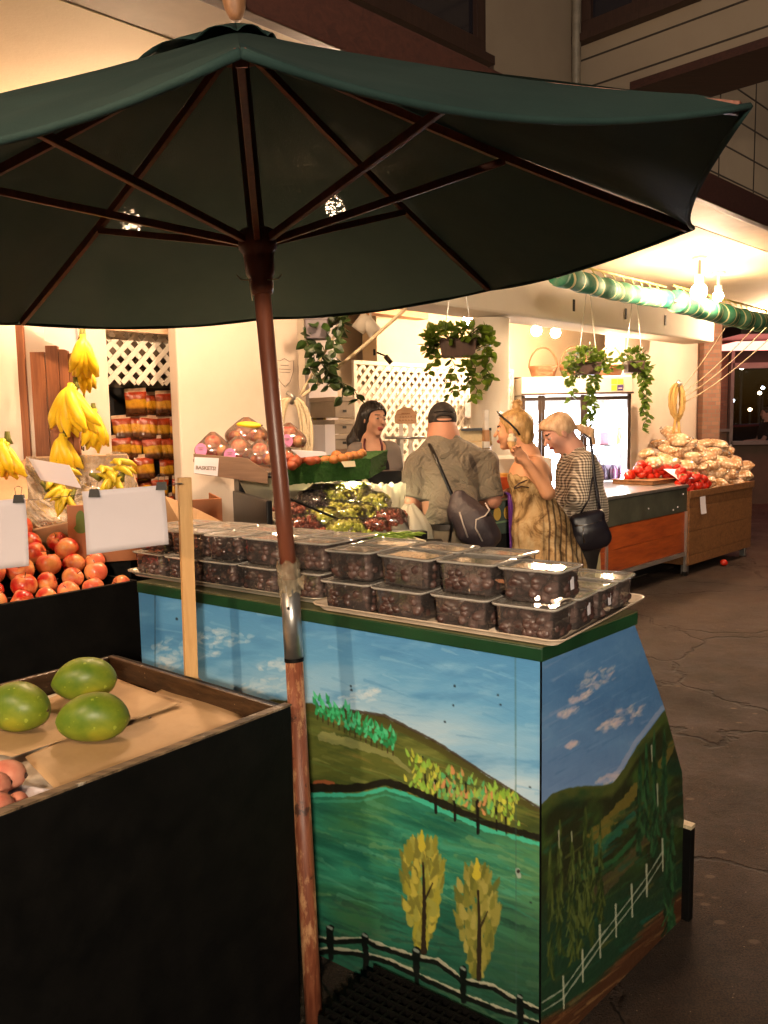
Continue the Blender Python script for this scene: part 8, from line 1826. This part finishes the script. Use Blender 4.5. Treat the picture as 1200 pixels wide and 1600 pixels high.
organic('hair', [ell(HO @ Vector((0, -.016, .032)), (.083, .103, .088), R3, .01), ell(HO @ Vector((0, .050, .072)), (.062, .038, .034), R3, .02), ell(HO @ Vector((0, -.075, -.00)), (.05, .035, .045), R3, .02), cap(W(906, 668, OY), W(921, 675, OY + .01), .022, .028, .02), cap(W(921, 675, OY + .01), W(928, 692, OY + .02), .028, .014, .02)], .0055, M_sblond, old, hair_post(HO, 1.0, amp=.002), loc=ol_)
n = NT('checked_cotton'); x_, y_, z_ = n.sep()
def gl_(v_, f_): return n.ramp(n.math('FRACT', n.math('MULTIPLY', v_, f_)), [(0, 0), (.42, 0), (.5, 1), (.92, 1), (1, 0)])
gx_ = gl_(n.math('ADD', n.math('ADD', x_, n.math('MULTIPLY', y_, .8)), n.math('MULTIPLY', n.noise(6, 2, .5), .04)), 62); gz_ = gl_(n.math('ADD', z_, n.math('MULTIPLY', n.noise(5, 2, .5), .03)), 62); chk = n.math('MULTIPLY', n.math('ADD', gx_, gz_), .5)
n.col(n.ramp(chk, [(0, hx('55463a')), (.5, hx('b0a08c')), (1, hx('f0e4d0'))])); n.set(rough=.8); n.bump(n.noise(12, 5, .6), .5, .015); M_chk = n.m
zh_ = W(905, 812, OY).z
def cs_post(X, Y, Z, D): return np.maximum(folds(.005, 30, 4, (.8, .5, .9))(X, Y, Z, D), np.where((X - ol_.x) > -.5, zh_ + .01 * np.sin(X * 18 + Y * 9) - Z, D))
organic('checked_shirt', [cap(nk + Vector((0, 0, -.0)), nk + Vector((.01, 0, -.06)), .066, .10, .03), cap(shN, shF, .072, None, .05), ell(up_, (.145, .18, .14), None, .05), ell(ws, (.155, .175, .16), None, .05), cap(ws, W(905, 818, OY), .165, .175, .04), cap(shN, elN, .066, .072, .04), cap(elN, elN.lerp(wrN, .75), .068, .048, .03), cap(shF, elF, .066, .062, .04), cap(elF, elF.lerp(wrF, .75), .06, .045, .03)], .0065, M_chk, old, cs_post, loc=ol_)
organic('collar', [cap(nk + Vector((-.05, -.035, -.015)), nk + Vector((.045, -.05, .012)), .018, None, .01), cap(nk + Vector((.045, -.05, .012)), nk + Vector((.05, .05, .012)), .018, None, .01), cap(nk + Vector((-.05, -.035, -.015)), nk + Vector((-.08, -.05, -.06)), .018, .012, .01)], .006, M_chk, old, loc=ol_)
tro = [ell(hp, (.165, .185, .14), None, .05)]
for h_, k_, a_ in ((hL, kL, aL_), (hR, kR, aR_)): tro += [cap(h_, k_, .10, .075, .04), cap(k_, a_, .075, .06, .03)]
organic('trousers', tro, .009, pm('dark_trousers', (.03, .022, .018), .8), old, both(folds(.003, 26, 1), cutbelow(.08)), loc=ol_)
hb_ = thing('shoulder_bag', 'black leather shoulder bag with pleated flap hanging from the older woman', 'handbag', W(921, 830, OY - .24))
n = NT('black_leather'); n.col(n.mix(n.noise(9, 4, .6), (.010, .008, .012), (.022, .017, .024))); n.set(rough=.32, coat=.2); n.bump(n.noise(22, 5, .6), .4, .008); M_lea = n.m
organic('bag_body', [ell(W(921, 832, OY - .25), (.115, .045, .10), Matrix.Rotation(R(-6), 3, 'Y'), .02), cap(W(899, 812, OY - .25), W(936, 804, OY - .25), .035, None, .03, ((0, 1, 0), 1.2)), cap(W(905, 848, OY - .25), W(943, 842, OY - .25), .045, None, .03, ((0, 1, 0), 1.2))], .006, M_lea, hb_, folds(.003, 55, 0, (.2, 0, 1)), loc=hb_.location)
b = MB(); b.tube([W(906, 681, OY - .06), W(912, 678, OY - .12), W(922, 684, OY - .205), W(926, 710, OY - .225), W(929, 745, OY - .225), W(934, 775, OY - .235), W(938, 800, OY - .25)], .009, 8, flat=.5); b.tube([W(926, 745, OY - .22), W(920, 780, OY - .24), W(905, 806, OY - .25)], .009, 8, flat=.5); b.build('strap', M_lea, hb_, True)
b = MB(); b.tube([W(898, 822, OY - .298), W(918, 820, OY - .305), W(940, 814, OY - .30)], .003, 6); b.tube([W(912, 824, OY - .30), W(911, 836, OY - .302), W(913, 848, OY - .302)], .005, 6); b.build('zip_and_tassel', M_chrome, hb_, True)
tb2 = thing('tote_bag', 'pale cream tote bag hanging between the two women', 'bag', W(897, 845, OY - .22)); P4 = [W(880, 806, OY - .25), W(890, 815, OY - .25), W(912, 856, OY - .2), W(898, 872, OY - .2)]
def tf(u, v, o): q = P4[0].lerp(P4[1], u).lerp(P4[3].lerp(P4[2], u), v); return q + Vector((0, .02 * math.sin(math.pi * u) * math.sin(math.pi * v) * o, 0))
b = MB(); b.grid(lambda u, v: tf(u, v, -1), 8, 12); b.grid(lambda u, v: tf(u, v, 1), 8, 12); b.build('bag_body', pm('cream_cloth', (.55, .48, .38), .8, .1, 9, .3), tb2, True)
b = MB(); b.tube([W(884, 806, OY - .25), W(880, 795, OY - .22), W(884, 788, OY - .2)], .005, 6); b.build('handle', M_rope, tb2, True)
yb = thing('yellow_bag', 'pale yellow plastic bag standing by the orange boards behind the tubs', 'plastic bag', W(912, 895, 5.6)); yb.location.z = 0; q = yb.location
b = MB(); hh2 = W(912, 862, 5.6).z
b.grid(lambda u, v: Vector((q.x + (.13 - .02 * v) * math.cos(6.283 * u) * (1 + .06 * math.sin(18.85 * u + 4 * v)), q.y + .09 * math.sin(6.283 * u), hh2 * v)), 32, 10); b.build('bag_body', pm('yellow_plastic', (.62, .55, .30), .5, .1, 8, .3), yb, True)
b = MB(); b.tube([q + Vector((-.08, 0, hh2 - .01)), q + Vector((-.03, 0, hh2 + .10)), q + Vector((.06, 0, hh2 - .01))], .006, 6); b.build('handle', M_black, yb, True)
# ---------------------------------------------------------------- passer-by at the right edge
PY = 15.8
pas = thing('person', 'passer-by in dark clothes at the right frame edge pushing the cart', 'person', (W(1197, 700, PY).x, PY, 0)); pl_ = pas.location; X0 = pl_.x
shN, shF = Vector((X0, PY - .15, 1.42)), Vector((X0, PY + .15, 1.42)); elN, wrN = W(1178, 672, PY - .15), W(1186, 688, PY - .15); hp = Vector((X0 + .02, PY, .95)); HP = frame(Vector((X0 - .03, PY, 1.66)), (-1, 0, -.1))
wrN = ct.location + Vector((-.42, -.15, 1.02)); elN = Vector((X0 - .16, PY - .2, 1.14))
hL, hR = hp + Vector((0, -.08, -.04)), hp + Vector((0, .08, -.04)); kL, kR = hL + Vector((-.08, 0, -.42)), hR + Vector((.02, 0, -.42)); aL_, aR_ = Vector((hL.x - .12, hL.y, .09)), Vector((hR.x + .2, hR.y, .10))
body = head_prims(HP) + [cap(HP @ Vector((0, -.03, -.05)), (X0, PY, 1.46), .055, .06, .03), cap(shN, shF, .055, None, .04), ell((X0, PY, 1.3), (.12, .16, .16), None, .05), ell((X0, PY, 1.1), (.12, .14, .15), None, .05), ell(hp, (.14, .16, .13), None, .05), cap(shN, elN, .045, .04, .03), cap(elN, elN + Vector((-.24, 0, -.02)), .038, .027, .02), cap(shF, shF + Vector((-.1, 0, -.28)), .045, .04, .03), cap(shF + Vector((-.1, 0, -.28)), shF + Vector((-.36, 0, -.3)), .038, .027, .02)]
body += hand_prims(frame(elN + Vector((-.24, 0, -.02)), (-1, 0, -.1)), (.8, .8, .8, .8)) + legs(hL, hR, kL, kR, aL_, aR_, 1, (-1, 0))
organic('body', body, .011, [S_old, M_lips, M_brow, M_eyew, M_iris], pas, region=face_region(HP), loc=pl_)
organic('clothes', [cap(shN, shF, .075, None, .05), ell((X0, PY, 1.28), (.16, .19, .2), None, .05), ell((X0, PY, 1.05), (.16, .18, .2), None, .05), cap(shN, shN.lerp(elN, .6), .065, .06, .03), ell(hp, (.17, .18, .15), None, .05)] + [cap(h_, k_, .10, .075, .04) for h_, k_ in ((hL, kL), (hR, kR))] + [cap(k_, a_, .072, .055, .03) for k_, a_ in ((kL, aL_), (kR, aR_))], .012, pm('dark_clothes', (.02, .016, .018), .8), pas, folds(.004, 30), loc=pl_)
organic('hair', [ell(HP @ Vector((0, -.02, .03)), (.083, .102, .088), HP.to_3x3(), .01)], .011, M_hairb, pas, hair_post(HP, 1), loc=pl_)
